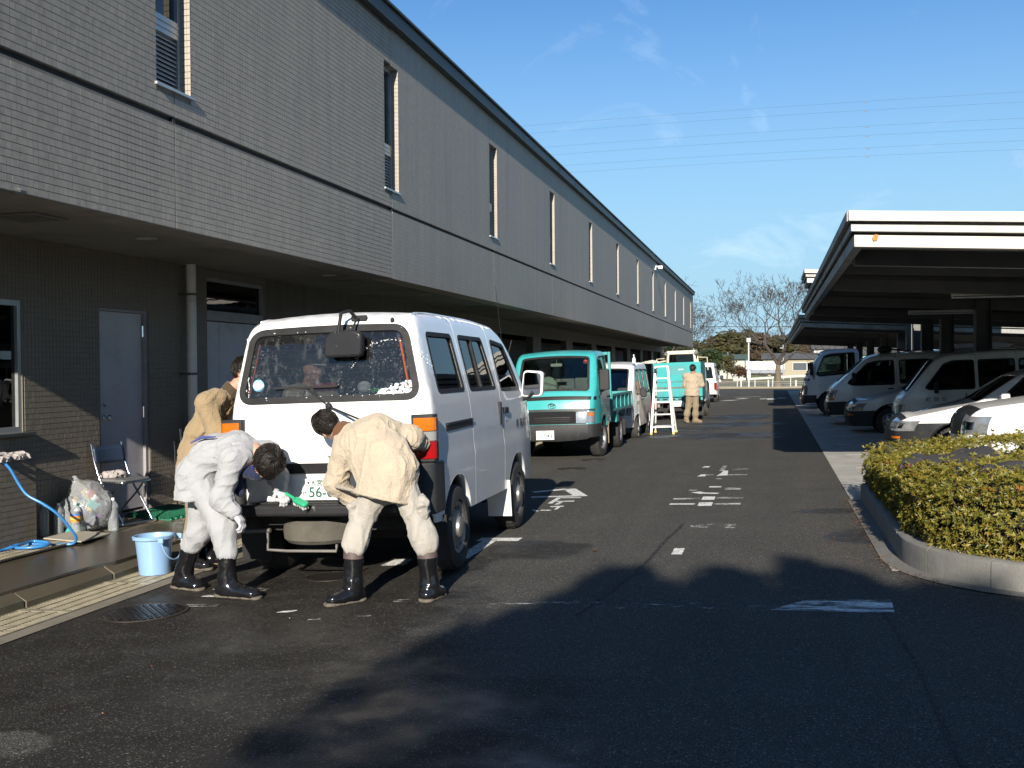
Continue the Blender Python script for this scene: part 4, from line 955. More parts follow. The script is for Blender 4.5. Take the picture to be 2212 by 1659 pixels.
def far_things():
    white = mat('white_steel', (.45, .45, .43), .45, var=.05); grey = mat('grey_steel', (.30, .31, .32), .5, .3)
    b = MB(); b.span((-7, 74.2, .0), (1.1, 74.5, .11)); b.span((1.1, 74.2, 0), (14, 74.5, .13)); b.build('far_kerb', mat('far_kerb_conc', (.20, .17, .125), .9), kind='structure')
    # lamp post
    e = empty('lamp_post', (-1.7, 78.4, 0), label='slim white lamp post with a square head and a sign box', cat='lamp post')
    b = MB(); b.tube([(0, 0, 0), (0, 0, 3.3)], .055, 12); b.build('pole', white, e, smooth=40)
    b = MB(); b.span((-.15, -.12, 3.3), (.15, .12, 3.62)); hd = b.build('lamp_head', grey, e, bevel=.01); b = MB(); b.span((-.11, -.128, 3.34), (.11, -.122, 3.58)); b.build('lens', mat('lamp_lens', (.32, .36, .34), .3), hd)
    b = MB(); b.span((-.13, -.12, .70), (.13, -.06, 1.2)); b.build('sign_box', white, e, bevel=.01)
    # guard rail and wire fence
    e = empty('guard_rail', (-2.9, 80.5, 0), label='white guard rail sloping up behind the lamp post', cat='guard rail')
    b = MB(); V = []
    for x, z in ((0, .5), (4.6, .75), (8.5, .8)): V += [(x, 0, z-.08), (x, -.04, z-.03), (x, 0, z+.0), (x, -.04, z+.05), (x, 0, z+.10)]
    b.add(V, [(i*5+j, (i+1)*5+j, (i+1)*5+j+1, i*5+j+1) for i in range(2) for j in range(4)]); b.build('rail', white, e, solid=.02)
    for i in range(7): b = MB(); b.tube([(.3+i*1.3, .06, 0), (.3+i*1.3, .06, .5+.05*i)], .04, 8); b.build('post', white, e)
    e = empty('wire_fence', (-6.0, 76.5, 0), label='low wire mesh fence with pale posts along the far kerb', cat='fence')
    for i in range(9): b = MB(); b.span((i*1.9-.05, -.04, 0), (i*1.9+.05, .04, .68 if i in (0, 1) else .55)); b.build('post', white if i < 2 else grey, e)
    b = MB()
    for z in (.12, .28, .44): b.tube([(0, 0, z), (15.2, 0, z)], .008, 4)
    for i in range(70): b.tube([(i*.22, 0, 0), (i*.22, 0, .5)], .006, 3)
    b.build('mesh', grey, e, kind='stuff')
    # small storage hut
    e = empty('storage_hut', (-5.35, 104, 0), label='small pale hut with a blue roof before the far road', cat='hut')
    b = MB(); b.span((-.5, -.3, 0), (.45, .3, .5)); b.build('wall', mat('hut_wall', (.45, .43, .42), .8), e)
    b = MB(); b.prism([(-.58, .48), (.52, .48), (.42, .66), (-.48, .66)], -.36, .36, 'y'); b.build('roof', mat('hut_roof', (.16, .24, .36), .6), e)
    # houses
    wallw = mat('house_white', (.36, .345, .31), .85, var=.05); roofg = mat('house_roof_green', (.055, .085, .07), .6, var=.15); roofd = mat('house_roof_dark', (.07, .07, .072), .6, var=.15); winm = mat('far_window', (.06, .07, .08), .2)
    def house(x, y, w, d, hw, hr, wm, rm, label, gable=False, wins=()):
        e = empty('house', (x, y, 0), label=label, cat='house', group='houses beyond the road'); b = MB(); b.span((-w/2, 0, -.2), (w/2, d, hw)); b.build('wall', wm, e)
        b = MB()
        if gable: b.prism([(-w/2-.3, hw-.05), (-w/2-.3, hw+.08), (0, hr), (w/2+.3, hw+.08), (w/2+.3, hw-.05), (0, hr-.18)], -.5, d+.3, 'y')
        else: b.prism([(-.5, hw), (d+.5, hw), (d*.72, hr), (d*.28, hr)], -w/2-.4, w/2+.4, 'x')
        b.build('roof', rm, e)
        if gable: b = MB(); b.prism([(-w/2, hw), (w/2, hw), (0, hr-.2)], 0, .2, 'y'); b.build('gable_wall', wm, e)
        for (wx, wz, ww, wh) in wins: b = MB(); b.span((wx-ww/2, -.06, wz-wh/2), (wx+ww/2, -.002, wz+wh/2)); f = b.build('window', mat('far_frame', (.5, .5, .5), .5), e); b = MB(); b.span((wx-ww/2+.06, -.075, wz-wh/2+.06), (wx+ww/2-.06, -.062, wz+wh/2-.06)); b.build('pane', winm, f)
        return e
    house(-5.2, 138, 3.4, 5, 2.45, 3.1, wallw, roofg, 'white house with a low dark green roof left of the box truck', wins=((-1.1, 1.5, .5, .7),))
    house(-5.35, 134, 2.3, 3, 1.2, 2.0, wallw, roofd, 'small white gabled porch in front of the green roofed house', True)
    house(2.6, 172, 8, 6, 2.6, 3.6, mat('house_cream', (.27, .235, .17), .85), roofd, 'cream house with dark roof behind the cherry tree', wins=((-2.2, 1.4, 1.6, 1.2), (1.6, 1.4, 2.2, 1.3)))
    house(9.5, 176, 6, 6, 4.2, 5.6, mat('house_grey', (.34, .35, .35), .85), roofd, 'tall grey house seen under the carport edge', wins=((-1.6, 3.2, 1.2, 1), (1.4, 3.2, 1.2, 1), (0, 1.3, 2.4, 1.2)))
    house(16, 178, 7, 6, 3.2, 4.4, mat('house_teal', (.20, .36, .36), .8), roofd, 'pale teal walled building behind the far white van', wins=((-2, 1.6, 1.2, 1.2),))
    b = MB(); b.add([(-40, 142, .0), (30, 142, .0), (30, 150, .1), (-40, 150, .1)], [(0, 1, 2, 3)]); b.build('grass_verge', leaf_like('verge_grass', (.10, .15, .03)), kind='structure')
    # utility poles
    for x, y, h, l in ((1.15, 120, 3.9, 'thin grey utility pole rising behind the cherry tree branches'), (-8.0, 110, 3.6, 'thin grey pole beside the cream loader cab'), (9.0, 120, 4.0, 'utility pole seen under the carport edge, left of the white truck')):
        e = empty('utility_pole', (x, y, 0), label=l, cat='utility pole', group='utility poles beyond the yard'); b = MB(); b.tube([(0, 0, 0), (0, 0, h)], [.09, .06], 8); b.build('pole', grey, e, smooth=40); b = MB(); b.span((-.35, -.03, h-.4), (.35, .03, h-.33)); b.build('cross_arm', grey, e)
    e = empty('cable', (0, 150, 0), label='dark overhead cable slung low across the sky above the wood', cat='cable'); b = MB()
    b.tube([(-10+x*1.0, 0, 7.0+.002*(x-12)**2) for x in range(0, 30, 3)], .05, 5); b.build('wire', mat('dark_cable', (.05, .05, .055), .6), e)
    # transmission line with spacers
    W = ((37.27, 37.5, 37.35), (36.09, 36.3, 36.04), (33.93, 34.15, 33.91), (32.71, 32.9, 32.6), (31.05, 31.2, 30.95), (29.97, 30.1, 29.81)); wm = mat('power_wire', (.035, .04, .05), 1, 0, spec=.1)
    ords = ['topmost', 'second', 'third', 'fourth', 'fifth', 'lowest']
    for i, (a, c, d) in enumerate(W):
        e = empty('power_line', (0, 150, 0), label=ords[i]+' of the six thin power lines crossing the sky', cat='power line', group='power lines across the sky'); b = MB(); P = []
        for k in range(-4, 25):
            x = -60+k*5.0; t = (x+30)/62; P.append((x, 0, a+(d-a)*t-.55*(4*t*(1-t))*-1*-.0+(c-(a+(d-a)*.68))*4*t*(1-t)))
        b.tube(P, .011, 4); b.build('wire', wm, e)
        b = MB(); x = 12.46+(.0, 0, .12, .14, .3, .2)[i]; t = (x+30)/62; z = a+(d-a)*t+(c-(a+(d-a)*.68))*4*t*(1-t)
        b.box((x, 0, z-.12), (.5, .08, .07)); b.box((x-.2, 0, z-.14), (.1, .1, .14)); b.box((x+.2, 0, z-.14), (.1, .1, .14)); b.build('spacer', mat('spacer_dark', (.1, .1, .12), .6), e)
def leaf_like(name, c): return mat(name, c, .95, var=.4, vscale=2.5)
far_things()
# ================================================================== VEHICLES
WHITE = mat('white_paint', (.68, .685, .69), .22, 0, var=.03, vscale=3, coat=.6, dirt=(.50, .48, .44), dscale=1.6, dlo=.62, dhi=.95)
RUB = mat('rubber_black', (.018, .018, .019), .6, var=.3, spec=.2)
TYRE = mat('tyre', (.022, .021, .020), .8, var=.35, dirt=(.075, .062, .045), dscale=5, dlo=.5, dhi=.85, bump=.3, bscale=80)
PLAST = mat('black_plastic', (.024, .024, .026), .5, var=.2, spec=.2)
GPLAST = mat('grey_plastic', (.032, .033, .035), .45, var=.12, dirt=(.05, .048, .042), dscale=6, dlo=.55, spec=.2)
STEEL = mat('rim_steel', (.34, .34, .34), .38, .75, var=.1, dirt=(.15, .12, .09), dscale=7, dlo=.5)
CHROME = mat('chrome', (.7, .7, .7), .12, 1., var=.03)
UNDER = mat('underbody', (.016, .015, .014), .9, var=.4)
SEAT = mat('seat_fabric', (.10, .10, .105), .9, var=.2); SEATL = mat('seat_fabric_light', (.30, .29, .26), .9, var=.15)
CGLASS = glass('car_glass', (.62, .67, .66), .008, 1.52); DGLASS = glass('car_glass_dark', (.36, .40, .40), .008, 1.55)
FGLASS = glass('soapy_glass', (.58, .60, .61), .012, 1.5, foam=.30, haze=.006)
LRED = mat('lens_red', (.24, .004, .006), .1, coat=1.); LAMB = mat('lens_amber', (.40, .105, .006), .1, coat=1.); LCLR = mat('lens_clear', (.30, .31, .31), .1, .35, coat=1.)
def plain_text(txt, size, m, parent, M, name, depth=.002, align='CENTER'):
    cu = bpy.data.curves.new(name, 'FONT'); cu.body = txt; cu.size = size; cu.extrude = depth; cu.align_x = align; cu.align_y = 'CENTER'; cu.resolution_u = 3; cu.offset = size*.018 if 'plate' in name else 0
    o = bpy.data.objects.new('tmp', cu); COL.objects.link(o); dg = bpy.context.evaluated_depsgraph_get(); me = bpy.data.meshes.new_from_object(o.evaluated_get(dg))
    bpy.data.objects.remove(o); me.materials.clear(); me.materials.append(m); p = bpy.data.objects.new(name, me); COL.objects.link(p); p.parent = parent; p.matrix_local = M; return p
class Body:
    def __init__(s, top, bottom, hx, r=.06, crown=.03, rnd=.08, parent=None):
        P = [Vector(p).to_2d() for p in top]; out = [tuple(P[0])]
        rr = rnd if hasattr(rnd, '__len__') else [rnd]*len(P)
        for i in range(1, len(P)-1):
            p = P[i]; u = P[i-1]-p; v = P[i+1]-p; q = min(rr[i], u.length*.48, v.length*.48); u = u.normalized()*q; v = v.normalized()*q
            for j in range(6): t = j/5; out.append(tuple((p+u)*(1-t)**2+p*(2*t*(1-t))+(p+v)*t**2))
        out.append(tuple(P[-1])); s.top = out; s.bot = bottom; s.hx = hx; s.r = r; s.crown = crown; s.parent = parent
        A = np.array(out); s.A = A; s.tt = np.concatenate([[0], np.cumsum(np.hypot(*np.diff(A, axis=0).T))]); s.len = s.tt[-1]
    def P(s, t): return (float(np.interp(t, s.tt, s.A[:, 0])), float(np.interp(t, s.tt, s.A[:, 1])))
    def t_of(s, y, z):
        T_ = np.linspace(0, s.len, 1200); Y = np.interp(T_, s.tt, s.A[:, 0]); Z = np.interp(T_, s.tt, s.A[:, 1]); return float(T_[np.argmin(np.hypot(Y-y, Z-z))])
    def nrm(s, t):
        a = s.P(max(0, t-.03)); b = s.P(min(s.len, t+.03)); d = Vector((b[0]-a[0], b[1]-a[1])); d = d.normalized() if d.length > 0 else Vector((1, 0)); return Vector((d.y, -d.x)) if s.ori > 0 else Vector((-d.y, d.x))
    ori = 1
    def w(s, t): y, z = s.P(t); return s.hx(y, z)-s.r
    def hxr(s, Y, Z):
        d = segdist(s.top, Y, Z, False); k = 1-np.minimum(d, s.r)/s.r; h = np.array([s.hx(y, z) for y, z in zip(Y, Z)]); return h-s.r*(1-np.sqrt(np.maximum(0, 1-k*k)))
    def outline(s): return list(s.top)+list(s.bot)
    def _make(s, name, V, F, out, m, solid, parent, smooth=38, lift=0.):
        V = [Vector(v) for v in V]; G = []
        for f in F:
            n = (V[f[1]]-V[f[0]]).cross(V[f[2]]-V[f[0]]); c = (V[f[0]]+V[f[1]]+V[f[2]])/3
            G.append(f if n.dot(out(c)) > 0 else f[::-1])
        b = MB(); b.add(V, G)
        if solid:                                               # inner skin and a crisp rim of its own
            NV = [Vector((0, 0, 0)) for _ in V]; cnt = {}
            for f in G:
                n = (V[f[1]]-V[f[0]]).cross(V[f[2]]-V[f[0]])
                for i in f: NV[i] += n
                for i in range(3): e_ = (f[i], f[(i+1) % 3]); cnt[e_] = cnt.get(e_, 0)+1
            I = [p-q.normalized()*solid if q.length > 0 else p for p, q in zip(V, NV)]
            b.add(I, [f[::-1] for f in G])
            for (a, c) in list(cnt):
                if (c, a) not in cnt: b.add([V[a], V[c], I[c], I[a]], [(1, 0, 3, 2)])
        return b.build(name, m, parent or s.parent, smooth=smooth, fix=False)
    def side(s, name, poly, holes, sg, m, h=.09, solid=.022, lift=0., parent=None, layers=True):
        V, F = patch(poly, holes, h, [.004, .015, .035, s.r] if layers else (), s.top if layers else None)
        Y = np.array([v[0] for v in V]); Z = np.array([v[1] for v in V]); X = s.hxr(Y, Z)+lift
        return s._make(name, [(sg*x, y, z) for x, y, z in zip(X, Y, Z)], F, lambda c: Vector((sg, 0, 0)), m, solid, parent)
    def strip(s, name, t0, t1, m, holes=(), poly=None, h=.09, solid=.02, lift=0., parent=None, k=1.0, smooth=38):
        if poly is None:
            T_ = np.linspace(t0, t1, max(3, int((t1-t0)/.05))); poly = [(t, s.w(t)*k) for t in T_]+[(t, -s.w(t)*k) for t in T_[::-1]]
        V, F = patch(poly, holes, h); out = []
        for t, x in V:
            y, z = s.P(t); n = s.nrm(t); e = max(.05, s.w(t)); c = s.crown(t) if callable(s.crown) else s.crown
            q = c*(1-min(1, abs(x)/e)**2)+lift; out.append((x, y+n.x*q, z+n.y*q))
        cy = float(np.mean(s.A[:, 0])); cz = float(np.mean(s.A[:, 1]))*.55
        return s._make(name, out, F, lambda c: Vector((0, c.y-cy, c.z-cz)), m, solid, parent, smooth)
    def on_strip(s, t, x, lift=0.):
        y, z = s.P(t); n = s.nrm(t); e = max(.05, s.w(t)); c = s.crown(t) if callable(s.crown) else s.crown; q = c*(1-min(1, abs(x)/e)**2)+lift; return Vector((x, y+n.x*q, z+n.y*q)), Vector((0, n.x, n.y))
    def on_side(s, y, z, sg=1, lift=0.): return Vector((sg*(float(s.hxr(np.array([y]), np.array([z]))[0])+lift), y, z))
def arch(yc, zc, r, zb, n=14, fwd=True):
    """bottom-edge points over a wheel, ordered rear to front"""
    a0 = math.asin(max(-1, min(1, (zb-zc)/r))); P = []
    for i in range(n+1): a = pi-a0-(pi-2*a0)*i/n; P.append((yc+r*cos(a), zc+r*sin(a)))
    return P
def wheel(parent, x, y, r, w, sg, style='steel', name='wheel', steer=0.):
    """axle along x, outer face towards sg"""
    M = T(x, y, r) @ rotz(steer) @ RY(pi/2*sg)
    b = MB(); b.lathe([(r*.60, -w/2), (r*.86, -w/2), (r*.95, -w*.46), (r*.99, -w*.36), (r, -w*.2), (r, w*.2), (r*.99, w*.36), (r*.95, w*.46), (r*.86, w/2), (r*.66, w/2), (r*.62, w*.42), (r*.60, w*.2), (r*.60, -w/2)], 40, M, cap=False)
    for i in range(36):                                         # tread blocks
        a = 2*pi*i/36
        for sx in (-.24, .0, .24): b.box(M @ Vector((cos(a)*r*.999, sin(a)*r*.999, sx*w)), (.012, r*.11, w*.2), (M.to_3x3() @ Matrix.Rotation(a, 3, 'Z')))
    t = b.build(name, TYRE, parent, smooth=30)
    b = MB()
    if style == 'cap':
        b.lathe([(r*.64, w*.40), (r*.60, w*.45), (r*.52, w*.40), (r*.50, w*.30), (r*.36, w*.42), (r*.26, w*.46), (r*.24, w*.56), (r*.16, w*.60), (.001, w*.61)], 32, M, cap=False)
        for i in range(10): a = 2*pi*i/10; b.box(M @ Vector((cos(a)*r*.44, sin(a)*r*.44, w*.375)), (r*.12, r*.07, .012), M.to_3x3() @ Matrix.Rotation(a, 3, 'Z'))
    else:
        b.lathe([(r*.65, w*.40), (r*.60, w*.44), (r*.55, w*.30), (r*.52, w*.10), (r*.40, w*.16), (r*.30, w*.26), (r*.20, w*.28), (r*.17, w*.38), (.001, w*.39)], 32, M, cap=False)
        for i in range(8): a = 2*pi*i/8+.2; b.lathe([(r*.055, w*.20), (.001, w*.225)], 10, M @ T(cos(a)*r*.44, sin(a)*r*.44, 0), cap=False)
    b.build('rim', STEEL, t, smooth=35)
    if style != 'cap':
        b = MB()
        for i in range(8): a = 2*pi*i/8+.2; b.lathe([(r*.06, w*.155), (r*.06, w*.157), (.001, w*.158)], 10, M @ T(cos(a)*r*.455, sin(a)*r*.455, .03), cap=False)
        b.build('vent_hole', UNDER, t, kind='stuff')
    return t
def seat(parent, x, y, z, m=None, w=.48, back=.62, ry=0):
    b = MB(); b.box((x, y, z+.09), (w, .48, .16)); b.box((x, y-.26, z+.42), (w, .13, back), Matrix.Rotation(radians(-9), 3, 'X')); b.box((x, y-.33, z+.85), (.26, .10, .18))
    return b.build('seat', m or SEAT, parent, bevel=.04, segs=3)
def ring(P, w): 
    """offset polygon outwards by w (simple, for convex rounded shapes)"""
    c = Vector((sum(p[0] for p in P)/len(P), sum(p[1] for p in P)/len(P))); out = []; n = len(P)
    for i in range(n):
        a = Vector(P[i-1]); b = Vector(P[(i+1) % n]); d = (b-a); d = d.normalized() if d.length > 0 else Vector((1, 0)); nn = Vector((d.y, -d.x)); p = Vector(P[i])
        if nn.dot(p-c) < 0: nn = -nn
        out.append(tuple(p+nn*w))
    return out

def build_van():
    x0, y0 = -3.33, 8.13
    e = empty('van', (x0, y0, gz(x0)), (0, -.03, radians(1.2)), 'white van being washed by three workers, with soap on its rear window', 'van')
    def hx(y, z):
        pts = ((.3, .835), (.72, .855), (.93, .862), (.99, .850), (1.10, .852), (1.40, .828), (1.95, .715), (2.10, .672))
        v = np.interp(z, [p[0] for p in pts], [p[1] for p in pts])
        if y > 2.35: v -= .085*((y-2.35)/.95)**2
        return float(v)
    top = [(3.26, .42), (3.32, .60), (3.31, .98), (3.20, 1.28), (3.06, 1.42), (2.36, 1.96), (2.12, 2.06), (1.3, 2.105), (.0, 2.11), (-.40, 2.09), (-.515, 2.03), (-.555, 1.95), (-.625, 1.40), (-.655, 1.05), (-.66, .56)]
    B = Body(top, [], hx, r=.075, crown=lambda t: .028, rnd=[.05, .05, .1, .1, .08, .12, .15, .3, .3, .10, .06, .06, .1, .1, .05], parent=e)
    rz, fz = .355, .355; RA, FA = .43, .43
    zb = .46
    bot = [(-.66, .56), (-.60, .47)]+arch(0, rz, RA, zb)+[(1.0, zb), (1.66, zb)]+arch(2.25, fz, FA, zb)+[(3.2, .45)]
    B.bot = bot[1:]
    ol = B.outline()
    # --- windows on the side
    w1 = rpoly([(-.335, 1.46), (.425, 1.46), (.375, 1.93), (-.315, 1.93)], .05); w2 = rpoly([(.62, 1.455), (1.545, 1.455), (1.40, 1.925), (.60, 1.93)], .05); w3 = rpoly([(1.745, 1.43), (2.60, 1.43), (2.25, 1.88), (1.745, 1.92)], [.05, .05, .06, .05])
    g = .004
    def clip(P, a, b):
        """part of polygon P between two seam curves y=a(z), y=b(z)"""
        Q = []
        def cut(P, f, keep_gt):
            out = []
            for i in range(len(P)):
                p, q = P[i], P[(i+1) % len(P)]; dp, dq = p[0]-f(p[1]), q[0]-f(q[1])
                ip = dp > 0 if keep_gt else dp < 0; iq = dq > 0 if keep_gt else dq < 0
                if ip: out.append(p)
                if ip != iq: t = dp/(dp-dq); out.append((p[0]+(q[0]-p[0])*t, p[1]+(q[1]-p[1])*t))
            return out
        P = resample(P, .04)
        if a: P = cut(P, a, True)
        if b: P = cut(P, b, False)
        return P
    sA = lambda z: .54-.04*(z-1); sB = lambda z: 1.66-.02*(z-1); sC = lambda z: (2.74 if z < 1.1 else 2.74-1.02*max(0, z-1.32)) if z > .8 else 2.74
    rear_p = clip(ol, None, lambda z: sA(z)-g); slide_p = clip(ol, lambda z: sA(z)+g, lambda z: sB(z)-g)
    front_p = clip(ol, lambda z: sB(z)+g, None)
    for sg in (1, -1):
        qp = B.side('rear_quarter', rear_p, [w1], sg, WHITE, .075)
        sl = B.side('sliding_door', slide_p, [w2], sg, WHITE, .075)
        fd = B.side('front_door', front_p, [w3], sg, WHITE, .075)
        for par, wp, nm in ((qp, w1, 0), (sl, w2, 1), (fd, w3, 2)):
            B.side('pane', wp, [], sg, CGLASS, .12, .004, -.016, par, False)
            B.side('window_seal', ring(wp, .014), [ring(wp, -.022)], sg, RUB, .05, .012, .003, par, False)
        b = MB(); b.add([B.on_side(y, z, sg, .004) for y, z in ((1.02, 1.46), (1.06, 1.46), (1.03, 1.925), (.99, 1.925))]+[B.on_side(y, z, sg, -.02) for y, z in ((1.02, 1.46), (1.06, 1.46), (1.03, 1.925), (.99, 1.925))], [(0, 1, 2, 3), (4, 5, 6, 7), (0, 1, 5, 4), (2, 3, 7, 6), (1, 2, 6, 5), (3, 0, 4, 7)]); b.build('window_divider', RUB, sl)
        B.side('slide_rail', [(-.28, 1.145), (.53, 1.15), (.53, 1.215), (-.28, 1.21)], [], sg, PLAST, .1, .02, .006, qp, False)
        B.side('slide_rail_lip', [(-.26, 1.195), (.53, 1.20), (.53, 1.21), (-.26, 1.205)], [], sg, GPLAST, .1, .02, .016, qp, False)
        # handles
        for par, yy, zz in ((sl, 1.56, 1.22), (fd, 1.80, 1.23)):
            p = B.on_side(yy, zz, sg); b = MB()
            if par is sl: b.span((p.x-.01, yy-.028, zz-.12), (p.x+sg*.022, yy+.028, zz+.10))
            else: b.span((p.x-.01, yy-.075, zz-.03), (p.x+sg*.024, yy+.075, zz+.03))
            b.build('handle', PLAST, par, bevel=.01)
        if True:
            p = B.on_side(1.8, 1.13, sg); b = MB(); b.lathe([(.014, 0), (.012, .006), (.001, .007)], 12, T(p.x, 1.8, 1.13) @ RY(pi/2*sg)); b.build('lock', CHROME, fd)
        # lettering on the front door
        mtx = Matrix(((0, 0, sg, 0), (sg, 0, 0, 0), (0, 1, 0, 0), (0, 0, 0, 1)))
        for i, ch in enumerate('白岡町'):
            yy = 2.30-sg*(i-1)*.17*-1 if sg < 0 else 2.62-i*.17
            p = B.on_side(yy, 1.07, sg, .004); plain_text(ch, .095, mat('letter_black', (.02, .02, .025), .5), fd, Matrix.Translation(p) @ (Matrix(((0, 0, sg, 0), (sg, 0, 0, 0), (0, 1, 0, 0), (0, 0, 0, 1)))), 'lettering', .001)
        # fender lip inside the arch
        for yc in (0, 2.25):
            b = MB(); A_ = arch(yc, .355, .43, .46); n = len(A_); V = []
            for y, z in A_: p = B.on_side(y, z, sg, 0); V += [tuple(p), (p.x-sg*.10, y, z)]
            b.add(V, [(2*i, 2*i+1, 2*i+3, 2*i+2) for i in range(n-1)]); b.build('fender_lip', WHITE, qp if yc == 0 else fd, smooth=60, solid=.004)
        # roof drip rail
        b = MB(); ts = np.linspace(B.t_of(2.2, 2.04), B.t_of(-.42, 2.08), 24); b.tube([B.on_strip(t, sg*(B.w(t)+.028), -.005)[0] for t in ts], .011, 6); b.build('drip_rail', WHITE, e, smooth=60)
        # tail lamp wrapped on the corner
        lx0, lx1 = .695, .868; yl = -.695; z0, z1 = .955, 1.285
        b = MB(); b.prism(rpoly([(sg*lx0, yl+.10), (sg*lx0, yl), (sg*lx1, yl), (sg*(lx1+.012), yl+.02), (sg*(lx1+.012), yl+.11)], .02, 3), z0-.015, z1+.015, 'z'); tl = b.build('tail_lamp', PLAST, e, bevel=.008)
        for nm_, m_, za, zc in (('amber_lens', LAMB, 1.175, 1.275), ('reverse_lens', LCLR, 1.10, 1.17), ('red_lens', LRED, .965, 1.095)):
            b = MB(); b.prism(rpoly([(sg*(lx0+.02), yl-.012), (sg*(lx1-.012), yl-.012), (sg*(lx1+.018), yl+.012), (sg*(lx1+.02), yl+.085), (sg*(lx0+.03), yl+.03)], .012, 3), za, zc, 'z'); b.build(nm_, m_, tl, bevel=.006)
        # bumper corner
        b = MB(); b.prism(rpoly([(sg*.685, -.655), (sg*.70, -.76), (sg*.80, -.75), (sg*.868, -.69), (sg*.876, -.44), (sg*.84, -.44)], .05, 4), .545, .935, 'z'); b.build('bumper_corner', GPLAST, e, bevel=.02, segs=3)
        # wheels and flaps
        wheel(e, sg*.745, 0, .345, .22, sg, 'cap'); wheel(e, sg*.745, 2.25, .345, .22, sg, 'cap')
        b = MB(); b.box((sg*.745, -.43, .33), (.26, .008, .36), Matrix.Rotation(radians(5), 3, 'X')); b.build('mud_flap', RUB, e)
        b = MB(); b.box((sg*.75, 1.80, .36), (.24, .008, .36), Matrix.Rotation(radians(5), 3, 'X')); b.build('mud_flap', mat('pale_flap', (.55, .55, .54), .35), e)
        # door mirror
        p = Vector((sg*.83, 2.72, 1.38)); b = MB(); b.tube([p+Vector((-sg*.03, .05, -.08)), p+Vector((sg*.06, .02, -.05)), p+Vector((sg*.11, -.02, .0))], .02, 8); mr = b.build('door_mirror', PLAST, e, smooth=60)
        b = MB(); b.prism(rpoly([(sg*.80, 1.33), (sg*1.04, 1.33), (sg*1.06, 1.60), (sg*.84, 1.62)], .05, 4), 2.72, 2.80, 'y'); b.build('mirror_shell', WHITE, mr, bevel=.02, segs=3)
        b = MB(); b.prism(rpoly([(sg*.82, 1.35), (sg*1.02, 1.35), (sg*1.035, 1.58), (sg*.855, 1.60)], .04, 4), 2.712, 2.718, 'y'); b.build('mirror_glass', mat('mirror', (.85, .87, .9), .03, 1., var=.02), mr)
    # --- roof, screen, nose
    tws0, tws1 = B.t_of(3.06, 1.42), B.t_of(2.36, 1.96); tr = B.t_of(-.47, 2.055)
    B.strip('front_panel', 0, tws0-.02, WHITE); wl, wh = B.w(tws0+.1), B.w(tws1-.08)
    scr = rpoly([(tws0+.03, -wl+.05), (tws0+.03, wl-.05), (tws1-.03, wh-.05), (tws1-.03, -wh+.05)], .06)
    fr = B.strip('screen_surround', tws0-.02, tws1+.03, WHITE, [scr]); B.strip('windscreen', 0, 0, CGLASS, poly=scr, solid=.005, lift=-.01, parent=fr)
    B.strip('roof', tws1+.033, tr-.003, WHITE)
    # --- tailgate
    tg0, tg1 = tr+.003, B.t_of(-.66, .60); ta, tb = B.t_of(-.565, 1.985), B.t_of(-.632, 1.435)
    win = rpoly([(ta, -.632), (ta, .632), (tb, .742), (tb, -.742)], [.10, .10, .11, .11], 7)
    T_ = np.linspace(tg0, tg1, 26); poly = [(t, min(B.w(t), .80)) for t in T_]+[(t, -min(B.w(t), .80)) for t in T_[::-1]]
    tg = B.strip('tailgate', 0, 0, mat('wet_white_paint', (.76, .76, .75), .18, 0, var=.02, vscale=3, coat=.7, dirt=(.30, .29, .27), dscale=11, dlo=.60, dhi=.80), [win], poly=poly, h=.07)
    B.strip('rear_pane', 0, 0, FGLASS, poly=win, h=.1, solid=.004, lift=-.012, parent=tg)
    B.strip('window_seal', 0, 0, RUB, [ring(win, -.030)], poly=ring(win, .022), h=.05, solid=.02, lift=.008, parent=tg)
    # demister lines, stickers and the high brake lamp behind the glass
    b = MB()
    for k in range(9):
        t = ta+.10+k*(tb-ta-.16)/8; ww = .55+.10*k/8; b.tube([B.on_strip(t, -ww+ww*2*i/10, -.022)[0] for i in range(11)], .0016, 4)
    b.build('demister_wire', mat('demister', (.12, .03, .012), .6), tg)
    b = MB(); P = [B.on_strip(ta+.09+i*.05, .585+.010*i, -.021)[0] for i in range(9)]; b.tube(P, .011, 6)
    P = [B.on_strip(ta+.09+i*.05, -.585-.010*i, -.021)[0] for i in range(9)]; b.tube(P, .006, 6); b.build('demister_bus', mat('demister_bus', (.30, .06, .012), .5), tg, kind='stuff')
    b = MB(); c, n = B.on_strip(tb-.13, -.585, -.010); b.lathe([(.048, 0), (.048, .002), (.001, .002)], 24, T(*c) @ RX(pi/2)); b.build('round_sticker', mat('sticker_blue', (.16, .42, .62), .4), tg); b = MB(); b.lathe([(.036, .0021), (.001, .0023)], 24, T(*c) @ RX(pi/2)); b.span((c.x-.046, c.y-.0032, c.z-.004), (c.x+.046, c.y-.0024, c.z+.004)); b.build('sticker_face', mat('sticker_white', (.7, .74, .76), .4), tg)
    c, n = B.on_strip(tb-.10, -.03, -.03); b = MB(); b.box(c+Vector((0, .03, 0)), (.19, .05, .065)); b.build('high_brake_lamp', LRED, tg, bevel=.008)
    c, n = B.on_strip(tb-.06, .40, -.03); b = MB(); b.box(c+Vector((0, .04, 0)), (.12, .05, .035)); detach(b.build('green_packet', mat('green_packet', (.02, .35, .08), .4), e, bevel=.01), e, 'small green packet lying inside the van against its rear window', 'packet')
    c, n = B.on_strip(tb-.09, .28, -.03); b = MB(); b.ball(c+Vector((0, .06, 0)), (.06, .04, .05), 10, 7); detach(b.build('white_cloth', mat('rag_white', (.5, .5, .5), .9), e, smooth=60), e, 'white cloth bundled inside the van rear window beside the green packet', 'cloth')
    b = MB(); r = random.Random(2)                              # suds on the glass corner
